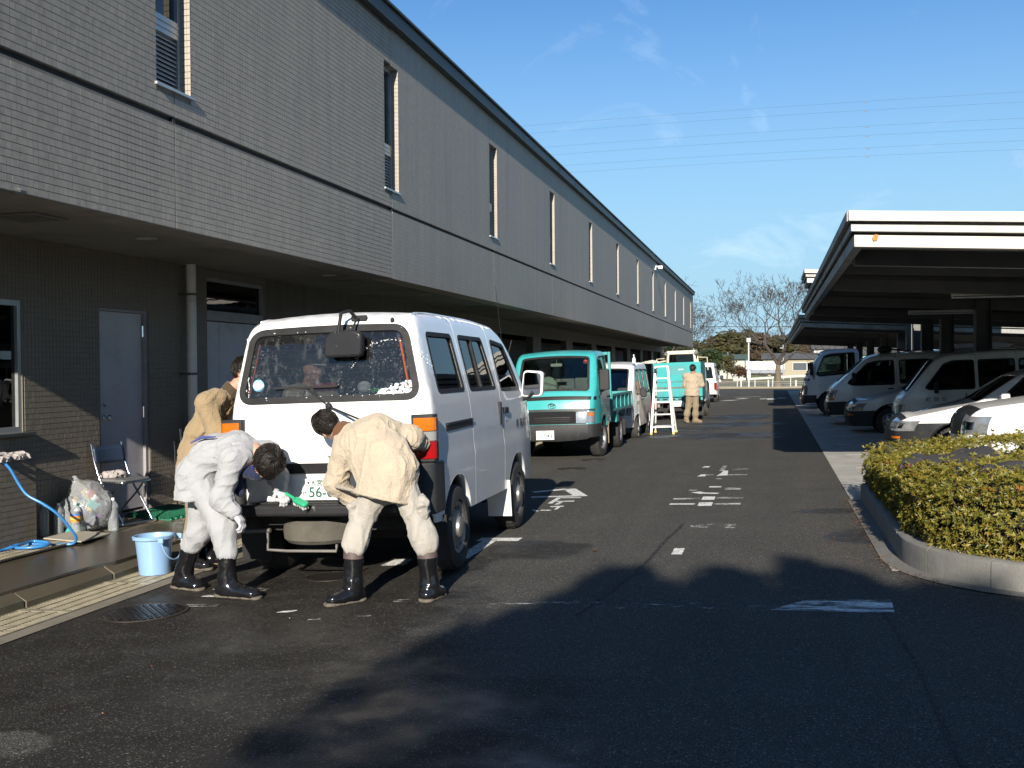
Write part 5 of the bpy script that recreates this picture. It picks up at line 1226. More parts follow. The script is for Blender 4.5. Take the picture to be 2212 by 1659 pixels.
    for _ in range(150):
        u = r.random(); t = tb-.02-.09*r.random()**2*(.4+u); x = .42+.29*u; c, n = B.on_strip(t, x, -.006); b.ball(c, (r.uniform(.008, .020), .004, r.uniform(.006, .014)), 7, 5)
    for _ in range(20): c, n = B.on_strip(r.choice((ta+.02, tb-.02, tb-.02))+r.gauss(0, .008), r.uniform(-.68, .68), .010); b.ball(c, (r.uniform(.003, .009), .003, r.uniform(.002, .005)), 6, 4)
    for _ in range(40): c, n = B.on_strip(ta+.04+(tb-ta)*r.random(), -.66-.04*r.random(), .0); b.ball(c, (.004, .003, r.uniform(.005, .014)), 6, 4)
    for k in range(60):
        a = k/60*2.2+.5; c, n = B.on_strip(tb-.05-.40*sin(a), .52-.36*cos(a)+r.gauss(0, .012), -.004); b.ball(c, (r.uniform(.002, .006), .002, r.uniform(.002, .007)), 6, 4)
    b.build('soap_suds', mat('suds', (.50, .52, .54), .6), tg, smooth=60, kind='stuff')
    # rear mirror on its arm, wiper, washer nozzle
    c, n = B.on_strip(tr+.03, .20, .0); b = MB(); b.box(c+Vector((.05, -.01, 0)), (.13, .03, .05)); rm = b.build('rear_view_mirror', RUB, e, bevel=.01)
    b = MB(); b.tube([c+Vector((.03, -.01, .0)), c+Vector((.0, -.08, .06)), c+Vector((-.04, -.16, .04)), c+Vector((-.05, -.20, -.10)), c+Vector((-.05, -.19, -.16))], .014, 8); b.tube([c+Vector((.05, -.02, 0)), c+Vector((.05, -.10, -.03)), c+Vector((.04, -.19, -.14))], .008, 6); b.build('mirror_arm', RUB, rm, smooth=60)
    b = MB(); b.prism(rpoly([(c.x-.18, c.z-.30), (c.x+.13, c.z-.30), (c.x+.14, c.z-.12), (c.x+.06, c.z-.09), (c.x-.12, c.z-.10), (c.x-.17, c.z-.15)], .035, 4), c.y-.21, c.y-.13, 'y'); b.build('mirror_housing', mat('wet_plastic', (.018, .018, .02), .3, spec=.25, dirt=(.45, .46, .47), dscale=14, dlo=.64, dhi=.72), rm, bevel=.02, segs=3)
    c, n = B.on_strip(tr+.05, .52, .002); b = MB(); b.ball(c, (.018, .02, .024), 10, 7); b.build('washer_nozzle', RUB, e, smooth=60)
    q, n = B.on_strip(tb+.055, .03, .02); b = MB(); b.ball(q, (.03, .02, .03), 10, 7); b.bar(q, q+Vector((.30, -.14, -.10)), .02, .012); wi = b.build('rear_wiper', RUB, e, bevel=.003)
    b = MB(); a0, n = B.on_strip(tb-.10, -.44, .02); a1, n = B.on_strip(tb-.10, .10, .02); b.bar(a0, a1, .012, .016); b.bar((a0+a1)/2, q, .012, .008); b.build('wiper_blade', RUB, wi)
    # garnish, plate recess, plate, bumper
    B.strip('garnish', 0, 0, mat('wet_plastic_black', (.016, .016, .018), .3, spec=.25), poly=[(t, s_*.64) for s_ in (1, -1) for t in ((B.t_of(-.656, .945), B.t_of(-.658, .865)) if s_ > 0 else (B.t_of(-.658, .865), B.t_of(-.656, .945)))], solid=.02, lift=.012, parent=tg)
    b = MB(); b.span((.02, -.705, .985), (.10, -.69, 1.005)); b.build('tailgate_lock', CHROME, tg, bevel=.006)
    pl = MB(); pl.span((-.20, -.722, .665), (.13, -.712, .83)); po = pl.build('number_plate', mat('plate_white', (.72, .72, .70), .45, var=.02), e, bevel=.003)
    green = mat('plate_green', (.015, .085, .06), .5); Mt = lambda x, z: T(x, -.7235, z) @ RX(pi/2)
    plain_text('大宮', .052, green, po, Mt(-.075, .795), 'plate_lettering'); plain_text('46', .058, green, po, Mt(.025, .795), 'plate_lettering'); plain_text('せ', .042, green, po, Mt(-.178, .715), 'plate_lettering')
    plain_text('56-61', .112, green, po, Mt(-.012, .722), 'plate_lettering')
    b = MB(); b.lathe([(.010, 0), (.010, .004)], 12, T(-.14, -.722, .80) @ RX(pi/2)); b.build('plate_screw', CHROME, po)
    b = MB(); b.prism(rpoly([(-.70, -.64), (-.72, -.80), (-.60, -.86), (.60, -.86), (.72, -.80), (.70, -.64)], .05, 4), .555, .645, 'z'); bp = b.build('bumper', mat('wet_bumper', (.020, .020, .021), .35, spec=.25, dirt=(.22, .22, .21), dscale=9, dlo=.58, dhi=.75), e, bevel=.025, segs=3)
    b = MB(); b.span((-.55, -.80, .646), (.55, -.68, .655)); b.build('bumper_step', RUB, bp)
    # body shell inside, floor, axle, spare wheel
    b = MB(); b.span((-.66, -.50, .40), (.66, 3.1, .50)); b.span((-.62, -.62, .46), (.62, -.5, .56)); b.span((-.60, 2.95, .5), (.60, 3.15, 1.30)); b.span((-.5, -.1, .27), (.5, .1, .42)); b.span((-.5, 2.15, .27), (.5, 2.35, .42)); b.build('floor_pan', UNDER, e)
    b = MB(); b.span((-.60, -.52, .505), (.60, -.12, .60)); b.build('load_floor', mat('load_floor', (.07, .07, .075), .9), e)
    b = MB(); M = T(-.14, -.44, .41); b.lathe([(.19, -.09), (.29, -.09), (.32, -.06), (.325, 0), (.32, .06), (.29, .09), (.19, .09), (.19, -.09)], 40, M, cap=False); b.build('spare_wheel', mat('dusty_tyre', (.075, .068, .055), .9, var=.25, bump=.5, bscale=60), e, smooth=35)
    b = MB(); b.tube([(-.45, -.82, .43), (-.45, -.83, .30), (-.30, -.80, .285), (.10, -.80, .285), (.10, -.78, .33)], .013, 7); b.tube([(-.72, -.70, .45), (-.70, -.76, .43), (-.45, -.77, .44)], .018, 7); b.build('spare_carrier', mat('carrier_tube', (.12, .11, .10), .6, .3), e, smooth=60)
    for sx in (-.36, .36): seat(e, sx, 2.1, .70)
    for sx in (-.4, .0, .4): seat(e, sx, 1.25, .68, None, .40)
    b = MB(); b.tube([(-.36+.19*cos(a), 2.62+.07*sin(a), 1.22+.17*sin(a)) for a in np.linspace(0, 2*pi, 21)[:-1]], .014, 6, closed=True); b.build('steering_wheel', RUB, e, smooth=60)
    b = MB(); b.tube([(.62, 2.75, 1.75), (.66, 2.35, 2.5)], [.004, .002], 5); b.tube([(.64, 2.78, 1.7), (.70, 2.83, 1.95)], .003, 4); b.build('aerial', PLAST, e)
    return e
VAN = build_van()
def cutpoly(P, f, gt, h=.05):
    P = resample(P, h); out = []
    for i in range(len(P)):
        p, q = P[i], P[(i+1) % len(P)]; dp, dq = f(p), f(q)
        ip = dp > 0 if gt else dp < 0; iq = dq > 0 if gt else dq < 0
        if ip: out.append(p)
        if ip != iq: t = dp/(dp-dq); out.append((p[0]+(q[0]-p[0])*t, p[1]+(q[1]-p[1])*t))
    return out
def band(B, name, z0, z1, m, sg=None, xa=0., back=.0, lift=.01, nu=14, parent=None, solid=0., half=False, lo=0, hi=1e9):
    """strip that follows the nose: from x=xa across the front to the corner and 'back' metres along the side"""
    b = MB()
    for s_ in ((1, -1) if sg is None else (sg,)):
        def f(u, v):
            z = z0+(z1-z0)*v; t = B.t_of_z(z); w = B.w(t)
            L1 = w-xa; L2 = back+B.r*1.2; d = u*(L1+L2)
            if d < L1: p, n = B.on_strip(t, s_*(xa+d), lift); return p
            y, zz = B.P(t); return B.on_side(y-(d-L1), zz, s_, lift)
        b.grid(f, nu, 4)
    return b.build(name, m, parent or B.parent, smooth=50, solid=solid)
def t_of_z(B, z):
    T_ = np.linspace(0, B.len*.5, 500); Z = np.interp(T_, B.tt, B.A[:, 1]); i = np.argmax(Z >= z); return float(T_[i])
Body.t_of_z = t_of_z
TEAL = mat('turquoise_paint', (.036, .29, .30), .25, 0, var=.05, coat=.5, dirt=(.04, .16, .16), dscale=2, dlo=.6, dhi=.95)
TEALD = mat('turquoise_steel', (.024, .21, .215), .45, 0, var=.1, dirt=(.06, .14, .13), dscale=3, dlo=.55, dhi=.9)
CREAM = mat('cream_paint', (.48, .44, .34), .4, var=.08)
LAMPG = mat('headlamp', (.22, .23, .24), .08, .45, coat=1., var=.3, vscale=9)
WRK = mat('dull_white', (.62, .62, .60), .3, coat=.4, var=.05, dirt=(.36, .35, .32), dscale=2.5, dlo=.6, dhi=.95)
PLATE = mat('plate_white', (.72, .72, .70), .45, var=.02); PGREEN = mat('plate_green', (.015, .085, .06), .5)

# ------------------------------------------------------------------ small dump truck with a forward cab
def cab_truck(e, paint, bed_paint, bed=True, dyna=True):
    def hx(y, z):
        v = float(np.interp(z, (.3, .6, 1.1, 1.3, 1.98), (.80, .825, .83, .822, .735)))
        if y > 1.1: v -= .12*((y-1.1)/.5)**2
        return v
    top = [(1.52, .36), (1.60, .42), (1.60, .62), (1.57, .80), (1.52, 1.06), (1.44, 1.24), (1.08, 1.86), (.92, 1.955), (.35, 1.985), (.02, 1.97), (-.03, 1.90), (-.03, .62)]
    B = Body(top, [], hx, r=.06, crown=lambda t: .05 if t < 1.8 else .035, rnd=[.02, .04, .1, .1, .15, .06, .1, .15, .2, .08, .05, 0], parent=e)
    bot = arch(.80, .36, .42, .55)+[(1.28, .5), (1.50, .5)]
    ol = list(B.top)+[(-.03, .62)][1:]+bot
    ol = [p for p in B.top if p[1] > .45]+bot
    wn = rpoly([(.10, 1.27), (1.13, 1.20), (1.22, 1.27), (.98, 1.80), (.80, 1.86), (.10, 1.88)], .05)
    for sg in (1, -1):
        d = B.side('door', ol, [wn], sg, paint, .09); B.side('pane', wn, [], sg, CGLASS, .15, .004, -.014, d, False); B.side('window_seal', ring(wn, .012), [ring(wn, -.02)], sg, RUB, .06, .012, .003, d, False)
        p = B.on_side(.20, 1.10, sg); b = MB(); b.span((p.x-.01, .12, 1.08), (p.x+sg*.02, .28, 1.12)); b.build('handle', PLAST, d, bevel=.006)
        b = MB(); q = Vector((sg*.80, 1.28, 1.62)); b.tube([q, q+Vector((sg*.10, .04, .02)), q+Vector((sg*.12, .04, -.35)), q+Vector((sg*.02, .0, -.5))], .011, 6); mr = b.build('mirror_stay', PLAST, e, smooth=60)
        b = MB(); b.prism(rpoly([(sg*.85, 1.24), (sg*1.03, 1.24), (sg*1.03, 1.62), (sg*.85, 1.62)], .03, 3), 1.30, 1.40, 'y'); b.build('mirror_housing', PLAST, mr, bevel=.02, segs=3)
        hl = band(B, 'headlamp', .66, .86, LAMPG, sg, .44, .02, .010); band(B, 'turn_lens', .79, .85, LAMB, sg, .66, -.04, .012, parent=hl, nu=5)
        band(B, 'fog_lamp', .44, .54, LAMPG, sg, .47, -.24, .012, nu=5)
        wheel(e, sg*.70, .80, .36, .19, sg, 'steel', steer=-.12 if dyna else 0)
    t0, t1 = B.t_of(1.44, 1.24), B.t_of(1.08, 1.86); wl, wh = B.w(t0+.05), B.w(t1)
    B.strip('bumper', B.t_of(1.56, .38), B.t_of(1.60, .64), GPLAST, lift=.012, solid=.03)
    fp = B.strip('front_panel', B.t_of(1.60, .645), t0-.03, paint)
    for sg in (1, -1): band(B, 'bumper_end', .40, .64, GPLAST, sg, .60, .30, .010, parent=fp)
    band(B, 'grille', .648, .875, mat('grille_black', (.010, .010, .011), .7, spec=.1), None, 0, -.10, .0055, parent=fp); band(B, 'grille_top', .878, .915, GPLAST, None, 0, .0, .010, parent=fp)
    for i in range(3): band(B, 'grille_bar', .69+.033*i, .697+.033*i, GPLAST, None, .0, -.40, .014, parent=fp)
    band(B, 'trim_strip', 1.075, 1.135, mat('trim_black', (.010, .011, .012), .4, spec=.2), None, 0, .02, .009, parent=fp)
    scr = rpoly([(t0, -wl+.05), (t0, wl-.05), (t1, wh-.06), (t1, -wh+.06)], .07); fr = B.strip('screen_surround', t0-.026, t1+.06, paint, [scr]); B.strip('windscreen', 0, 0, CGLASS, poly=scr, solid=.005, lift=-.01, parent=fr); B.strip('screen_seal', 0, 0, RUB, [ring(scr, -.03)], poly=ring(scr, .012), h=.06, solid=.012, lift=.005, parent=fr)
    B.strip('roof', t1+.064, B.t_of(-.03, 1.92), paint); B.strip('cab_back', B.t_of(-.03, 1.915), B.len, paint)
    for x0 in (-.35, .25):
        c, n = B.on_strip(t0-.005, x0, .02); q, n2 = B.on_strip(t0+.15, x0+.55, .012); b = MB(); b.bar(c, q, .014, .01); b.bar(q+Vector((-.32, 0, -.06)), q+Vector((.12, 0, .05)), .01, .014); b.build('wiper', RUB, e)
    if dyna:
        c, n = B.on_strip(B.t_of_z(.97), 0, .012); b = MB()
        for (rx, rz, cx, cz) in ((.070, .046, 0, 0), (.026, .045, 0, .0), (.050, .018, 0, .022)): b.tube([c+Vector((cx+rx*cos(a), 0, cz+rz*sin(a))) for a in np.linspace(0, 2*pi, 25)[:-1]], .006, 6, closed=True)
        b.build('emblem', CHROME, fp, smooth=60)
        c, n = B.on_strip(B.t_of_z(.945), -.52, .012); plain_text('DYNA', .062, CHROME, fp, T(*(c+Vector((0, .018, 0)))) @ rotz(pi+.10) @ RX(pi/2), 'lettering', .003)
        b = MB(); pc = Vector((.13, 1.665, .46)); b.box(pc, (.33, .01, .165)); po = b.build('number_plate', PLATE, e, bevel=.003)
        Mt = lambda x, z: T(x, 1.672, z) @ rotz(pi) @ RX(pi/2)
        plain_text('大宮 400', .045, PGREEN, po, Mt(.13, .515), 'plate_lettering'); plain_text('27-43', .10, PGREEN, po, Mt(.11, .44), 'plate_lettering'); plain_text('は', .04, PGREEN, po, Mt(.272, .44), 'plate_lettering')
        c, n = B.on_strip(t1-.10, -.56, -.02); b = MB(); b.lathe([(.04, 0), (.001, .002)], 20, T(*c) @ RX(-pi/2.6), cap=False); b.build('sticker', mat('sticker_red', (.4, .03, .05), .5), e)
        b = MB(); b.box((0, 1.05, 1.73), (.22, .03, .06)); b.box((0, 1.03, 1.80), (.015, .015, .1)); b.build('inner_mirror', mat('mirror_back', (.45, .44, .40), .5), e, bevel=.01)
        seat(e, -.42, .38, .78, SEATL, .50, .58); seat(e, .05, .34, .78, SEATL, .42, .58); seat(e, .45, .38, .78, SEATL, .46, .58)
        b = MB(); b.tube([(.42+.19*cos(a), .80+.10*sin(a), 1.14+.15*sin(a)) for a in np.linspace(0, 2*pi, 21)[:-1]], .014, 6, closed=True); b.build('steering_wheel', RUB, e, smooth=60)
        b = MB(); b.span((-.74, .9, 1.05), (.74, 1.32, 1.20)); b.build('dashboard', mat('dash', (.035, .035, .035), .7), e, bevel=.04)
        b = MB(); b.box((-.25, 1.18, 1.225), (.22, .16, .006)); detach(b.build('paper', mat('paper', (.6, .6, .6), .8), e), e, 'white sheet of paper on the dashboard of the near turquoise truck', 'paper')
    b = MB(); b.span((-.70, -.02, .50), (.70, 1.3, .62)); b.span((-.36, -2.6, .42), (-.26, 1.2, .58)); b.span((.26, -2.6, .42), (.36, 1.2, .58)); b.span((-.55, 1.3, .42), (.55, 1.5, .60)); b.span((-.6, .74, .3), (.6, .86, .42)); b.span((-.6, -1.46, .3), (.6, -1.34, .42)); b.span((.36, -.9, .36), (.72, -.3, .62)); b.build('chassis', UNDER, e)
    for sg in (1, -1):
        for k in (0, 1): wheel(e, sg*(.72-.22*k), -1.40, .36, .18, sg, 'steel')
        b = MB(); b.box((sg*.66, -1.86, .40), (.36, .01, .34)); b.build('mud_flap', RUB, e); b = MB(); b.box((sg*.75, .33, .42), (.16, .012, .42), Matrix.Rotation(.1, 3, 'X')); b.build('mud_guard', mat('muddy_flap', (.17, .13, .09), .9), e)
        b = MB(); b.prism([(-1.05, .55), (-.75, .55), (-.72, .95), (-1.0, .95)], sg*.55, sg*.83, 'x'); b.build('wheel_guard', TEALD, e, bevel=.01)
    if bed:
        b = MB(); b.span((-.80, -3.10, .76), (.80, -.14, .83)); b.build('bed_floor', bed_paint, e); b = MB(); b.span((-.78, -3.08, .832), (.78, -.2, .86)); b.build('load_deck', mat('deck_wear', (.10, .075, .055), .9, var=.4), e)
        for sg in (1, -1):
            b = MB(); a, c = (sg*.80, sg*.825) if sg > 0 else (sg*.825, sg*.80)
            b.span((a, -3.08, .79), (c, -.16, 1.13)); xo = sg*.826; xp = sg*.853
            for z0, z1 in ((1.085, 1.135), (.785, .835)): b.span((min(xo, xp), -3.1, z0), (max(xo, xp), -.14, z1))
            for k in range(6): y = -.14-.592*k; b.span((min(xo, xp), y-.03 if k else y-.05, .836), (max(xo, xp), y+.03 if k < 5 else y, 1.084))
            gt = b.build('bed_side', bed_paint, e, bevel=.006)
            for k in range(5):
                y = -.14-.592*(k+.5); b = MB(); b.add([(xo, y-.2, .84), (xo, y+.2, .84), (xo, y, 1.07), (xo+sg*.022, y, .90)], [(0, 1, 3), (1, 2, 3), (2, 0, 3)]); b.build('side_brace', bed_paint, gt)
        b = MB(); b.span((-.81, -.135, .80), (.81, -.10, 1.50)); b.span((-.84, -.14, .70), (-.79, -.09, 1.96)); b.span((.79, -.14, .70), (.84, -.09, 1.96)); b.span((-.788, -.138, 1.90), (.788, -.092, 1.96)); b.span((-.788, -.13, 1.6), (.788, -.10, 1.64)); b.build('headboard', bed_paint, e, bevel=.006)
        b = MB(); b.span((-.80, -3.13, .79), (.80, -3.105, 1.13)); b.build('tailboard', bed_paint, e, bevel=.006)
    else:
        b = MB(); b.span((-.83, -3.6, .62), (.83, -.12, .70)); b.span((-.83, -3.6, .702), (-.80, -.12, 1.0)); b.span((.80, -3.6, .702), (.83, -.12, 1.0)); b.build('flat_bed', WRK, e)
    return e
x0 = -3.86
TRUCK = cab_truck(empty('dump_truck', (x0, 20.1, gz(x0)), (0, .03, pi), 'turquoise dump truck facing the viewer with a masked driver in its cab', 'truck', 'turquoise dump trucks'), TEAL, TEALD)
cab_truck(empty('white_truck', (2.52, 33.4, gz(2.45)), (-.03, 0, pi/2), 'white cab truck parked in shade beyond the van with the roof speaker', 'truck', 'vehicles parked under the carport'), WRK, WRK, False, False)

# ------------------------------------------------------------------ kei van
def kei_van(e, paint, fancy=True):
    def hx(y, z):
        v = float(np.interp(z, (.3, .9, 1.0, 1.75, 1.9), (.72, .738, .735, .635, .60)))
        if y > 2.3: v -= .10*((y-2.3)/.7)**2
        return v
    top = [(3.14, .34), (3.20, .45), (3.20, .62), (3.14, .90), (2.98, 1.06), (2.45, 1.70), (2.22, 1.80), (1.2, 1.86), (.05, 1.85), (-.06, 1.80), (-.12, 1.1), (-.14, .42)]
    B = Body(top, [], hx, r=.06, crown=lambda t: .035, rnd=[.02, .05, .1, .1, .15, .1, .15, .4, .2, .06, .1, .02], parent=e)
    ol = list(B.top)+arch(.52, .29, .35, .34)+[(1.0, .34), (2.1, .34)]+arch(2.55, .29, .35, .34)
    wa = rpoly([(.05, 1.10), (.85, 1.10), (.85, 1.68), (.08, 1.68)], .05); wb = rpoly([(.93, 1.10), (1.62, 1.10), (1.62, 1.68), (.93, 1.68)], .05); wc = rpoly([(1.70, 1.09), (2.56, 1.09), (2.66, 1.13), (2.28, 1.62), (2.1, 1.68), (1.70, 1.68)], .05)
    for sg in (1, -1):
        q = cutpoly(ol, lambda p: p[0]-.89, False); m_ = cutpoly(cutpoly(ol, lambda p: p[0]-.897, True), lambda p: p[0]-1.66, False); f = cutpoly(ol, lambda p: p[0]-1.667, True)
        for nm, P, w in (('rear_quarter', q, wa), ('sliding_door', m_, wb), ('front_door', f, wc)):
            d = B.side(nm, P, [w], sg, paint, .1); B.side('pane', w, [], sg, DGLASS, .15, .004, -.014, d, False); B.side('window_seal', ring(w, .01), [ring(w, -.02)], sg, RUB, .06, .01, .003, d, False)
            if nm != 'rear_quarter': y = 1.58 if nm == 'sliding_door' else 1.80; p = B.on_side(y, .96, sg); b = MB(); b.span((p.x-.01, y-.06, .945), (p.x+sg*.02, y+.06, .975)); b.build('handle', PLAST, d, bevel=.006)
            if fancy and nm == 'front_door':
                for i, ch in enumerate('白岡町'):
                    y = (2.10-.2*(1-i)*-1*-1) if sg < 0 else 2.1+.2*(1-i)
                    y = 2.45-.15*(1-i)*sg*-1; p = B.on_side(y, .89, sg, .004); plain_text(ch, .10, mat('letter_black', (.02, .02, .025), .5), d, Matrix.Translation(p) @ Matrix(((0, 0, sg, 0), (sg, 0, 0, 0), (0, 1, 0, 0), (0, 0, 0, 1))), 'lettering', .001)
        wheel(e, sg*.64, .52, .28, .16, sg, 'cap'); wheel(e, sg*.64, 2.55, .28, .16, sg, 'cap')
        b = MB(); q = Vector((sg*.70, 2.45, 1.10)); b.tube([q, q+Vector((sg*.10, .0, .0))], .015, 6); mr = b.build('mirror_stay', PLAST, e); b = MB(); b.prism(rpoly([(sg*.78, 1.02), (sg*.93, 1.02), (sg*.93, 1.25), (sg*.78, 1.25)], .05, 4), 2.42, 2.50, 'y'); b.build('mirror_housing', PLAST, mr, bevel=.02, segs=3)
        band(B, 'headlamp', .62, .80, LAMPG, sg, .38, .05, .008)
        b = MB(); b.prism(rpoly([(sg*.62, -.17), (sg*.73, -.16), (sg*.745, -.02), (sg*.62, -.10)], .02, 3), .62, .95, 'z'); b.build('tail_lamp', LRED, e, bevel=.01)
    t0, t1 = B.t_of(2.98, 1.06), B.t_of(2.45, 1.70); wl, wh = B.w(t0), B.w(t1)
    B.strip('bumper', B.t_of(3.15, .35), B.t_of(3.2, .56), paint, lift=.012); B.strip('front_panel', B.t_of(3.2, .565), t0-.03, paint); band(B, 'grille', .58, .64, RUB, None, 0, -.35, .008)
    scr = rpoly([(t0, -wl+.04), (t0, wl-.04), (t1, wh-.05), (t1, -wh+.05)], .07); fr = B.strip('screen_surround', t0-.026, t1+.05, paint, [scr]); B.strip('windscreen', 0, 0, CGLASS, poly=scr, solid=.005, lift=-.01, parent=fr); B.strip('screen_seal', 0, 0, RUB, [ring(scr, -.025)], poly=ring(scr, .01), h=.06, solid=.01, lift=.004, parent=fr)
    tr = B.t_of(-.06, 1.79); B.strip('roof', t1+.054, tr, paint); rw0, rw1 = B.t_of(-.07, 1.68), B.t_of(-.115, 1.14); w0, w1 = B.w(rw0), B.w(rw1)
    rwp = rpoly([(rw0, -w0+.05), (rw0, w0-.05), (rw1, w1-.05), (rw1, -w1+.05)], .06); T_ = np.linspace(tr+.004, B.t_of(-.138, .5), 20); tg = B.strip('tailgate', 0, 0, paint, [rwp], poly=[(t, B.w(t)) for t in T_]+[(t, -B.w(t)) for t in T_[::-1]]); B.strip('rear_pane', 0, 0, DGLASS, poly=rwp, solid=.004, lift=-.01, parent=tg)
    b = MB(); b.box((0, -.165, .62), (.33, .012, .165)); b.build('number_plate', PLATE, e)
    B.strip('rear_bumper', B.t_of(-.138, .52), B.len-.01, paint, lift=.03, solid=.03)
    b = MB(); b.span((-.58, 0, .36), (.58, 3.0, .44)); b.span((-.55, 2.75, .44), (.55, 2.95, 1.0)); b.build('floor_pan', UNDER, e)
    for sx in (-.33, .33): seat(e, sx, 1.75, .55, SEATL, .46, .55)
    seat(e, 0, .9, .55, SEAT, 1.05, .5)
    if fancy: b = MB(); b.box((0, 2.42, 1.60), (.2, .03, .05)); b.build('inner_mirror', mat('mirror_back', (.45, .44, .40), .5), e)
    return e
KV = kei_van(empty('kei_van', (-3.78, 27.05, gz(-3.78)-.08), (0, .03, pi), 'muddy white mini van with a spray bottle on its roof, behind the turquoise truck', 'van', 'white mini vans'), WRK)
c = copy_tree(KV); c.location = (-3.18, 48.2, gz(-3.2)-.05); c.rotation_euler = (0, -.03, 0); c['label'] = 'white mini van far off, its back just right of the far turquoise truck'
c = copy_tree(KV); c.location = (5.34, 21.99, gz(3.6)+.03); c.scale = (.93, .93, .93); c.rotation_euler = (-.03, 0, pi/2); c['label'] = 'white mini van parked in shade with three characters on its door'; c['group'] = 'vehicles parked under the carport'
# ------------------------------------------------------------------ bigger one-box van
def big_van(e, paint):
    def hx(y, z):
        v = float(np.interp(z, (.3, .9, 1.05, 1.85, 2.0), (.83, .845, .84, .75, .71)))
        if y > 3.5: v -= .11*((y-3.5)/1.0)**2
        return v
    top = [(4.44, .30), (4.50, .45), (4.48, .75), (4.36, 1.08), (4.18, 1.22), (3.52, 1.82), (3.25, 1.93), (2, 1.98), (.05, 1.97), (-.08, 1.9), (-.14, 1.1), (-.16, .42)]
    B = Body(top, [], hx, r=.07, crown=lambda t: .04, rnd=[.02, .06, .15, .15, .12, .15, .2, .4, .2, .08, .1, .02], parent=e)
    ol = list(B.top)+arch(.75, .32, .39, .36)+[(1.5, .36), (2.8, .36)]+arch(3.25, .32, .39, .36)
    W_ = [rpoly([(.1, 1.15), (1.5, 1.15), (1.5, 1.78), (.12, 1.78)], .06), rpoly([(1.62, 1.15), (2.62, 1.15), (2.62, 1.78), (1.62, 1.78)], .06), rpoly([(2.76, 1.13), (3.84, 1.13), (3.98, 1.2), (3.45, 1.72), (3.2, 1.78), (2.76, 1.78)], .06)]
    for sg in (1, -1):
        cuts = [-1, 1.56, 2.70, 9]
        for i in range(3):
            P = cutpoly(ol, lambda p: p[0]-cuts[i]-.004, True) if i else ol; P = cutpoly(P, lambda p: p[0]-cuts[i+1]+.004, False) if i < 2 else P
            d = B.side(('rear_quarter', 'sliding_door', 'front_door')[i], P, [W_[i]], sg, paint, .12); B.side('pane', W_[i], [], sg, DGLASS, .15, .004, -.014, d, False); B.side('window_seal', ring(W_[i], .01), [ring(W_[i], -.02)], sg, RUB, .07, .01, .003, d, False)
            if i: y = (0, 2.55, 2.86)[i]; p = B.on_side(y, 1.02, sg); b = MB(); b.span((p.x-.01, y-.07, 1.0), (p.x+sg*.02, y+.07, 1.035)); b.build('handle', PLAST, d, bevel=.006)
        B.side('side_moulding', [(-.1, .60), (4.1, .60), (4.1, .66), (-.1, .66)], [], sg, PLAST, .15, .02, .008, None, False)
        wheel(e, sg*.74, .75, .32, .19, sg); wheel(e, sg*.74, 3.25, .32, .19, sg)
        hl = band(B, 'headlamp', .82, 1.02, LAMPG, sg, .42, .06, .008); band(B, 'turn_lens', .74, .81, LAMB, sg, .42, .06, .009, parent=hl)
        b = MB(); q = Vector((sg*.80, 3.75, 1.25)); b.tube([q, q+Vector((sg*.12, .05, .0))], .018, 6); mr = b.build('mirror_stay', PLAST, e); b = MB(); b.prism(rpoly([(sg*.90, 1.2), (sg*1.06, 1.2), (sg*1.06, 1.48), (sg*.90, 1.48)], .04, 4), 3.76, 3.86, 'y'); b.build('mirror_housing', PLAST, mr, bevel=.02, segs=3)
    t0, t1 = B.t_of(4.18, 1.22), B.t_of(3.52, 1.82); wl, wh = B.w(t0), B.w(t1)
    B.strip('bumper', B.t_of(4.44, .31), B.t_of(4.5, .70), PLAST, lift=.015); [band(B, 'bumper_end', .34, .70, PLAST, sg, .6, .45, .012) for sg in (1, -1)]; B.strip('front_panel', B.t_of(4.49, .705), t0-.03, paint); band(B, 'grille', .86, .98, RUB, None, 0, -.42, .008)
    scr = rpoly([(t0, -wl+.05), (t0, wl-.05), (t1, wh-.06), (t1, -wh+.06)], .08); fr = B.strip('screen_surround', t0-.026, t1+.05, paint, [scr]); B.strip('windscreen', 0, 0, DGLASS, poly=scr, solid=.005, lift=-.01, parent=fr)
    tr = B.t_of(-.08, 1.89); B.strip('roof', t1+.054, tr, paint); B.strip('tailgate', tr+.004, B.len-.01, paint)
    b = MB(); b.span((-.70, 0, .40), (.70, 4.2, .48)); b.build('floor_pan', UNDER, e)
    for yy in (2.9, 1.7):
        for sx in (-.36, .36): seat(e, sx, yy, .62)
    # folded lamps and speakers on the roof
    b = MB(); b.ball((0, 2.9, 2.08), (.16, .2, .12), 12, 8); b.bar((-.1, 2.9, 2.10), (-.1, 2.1, 1.99), .05, .05); b.build('roof_speaker', GPLAST, e, smooth=50)
    b = MB(); b.prism([(1.3, 2.03), (-.2, 2.03), (-.3, 2.10), (.1, 2.17), (1.1, 2.15)], -.45, .45, 'x'); b.build('roof_sign', mat('sign_shell', (.55, .55, .62), .3), e, bevel=.02)
    return e
big_van(empty('passenger_van', (5.55, 28.3, gz(3.6)), (-.03, 0, pi/2), 'large white van with a speaker on its roof, parked in shade beside the white truck', 'van', 'vehicles parked under the carport'), WRK).scale = (.93, .93, .93)
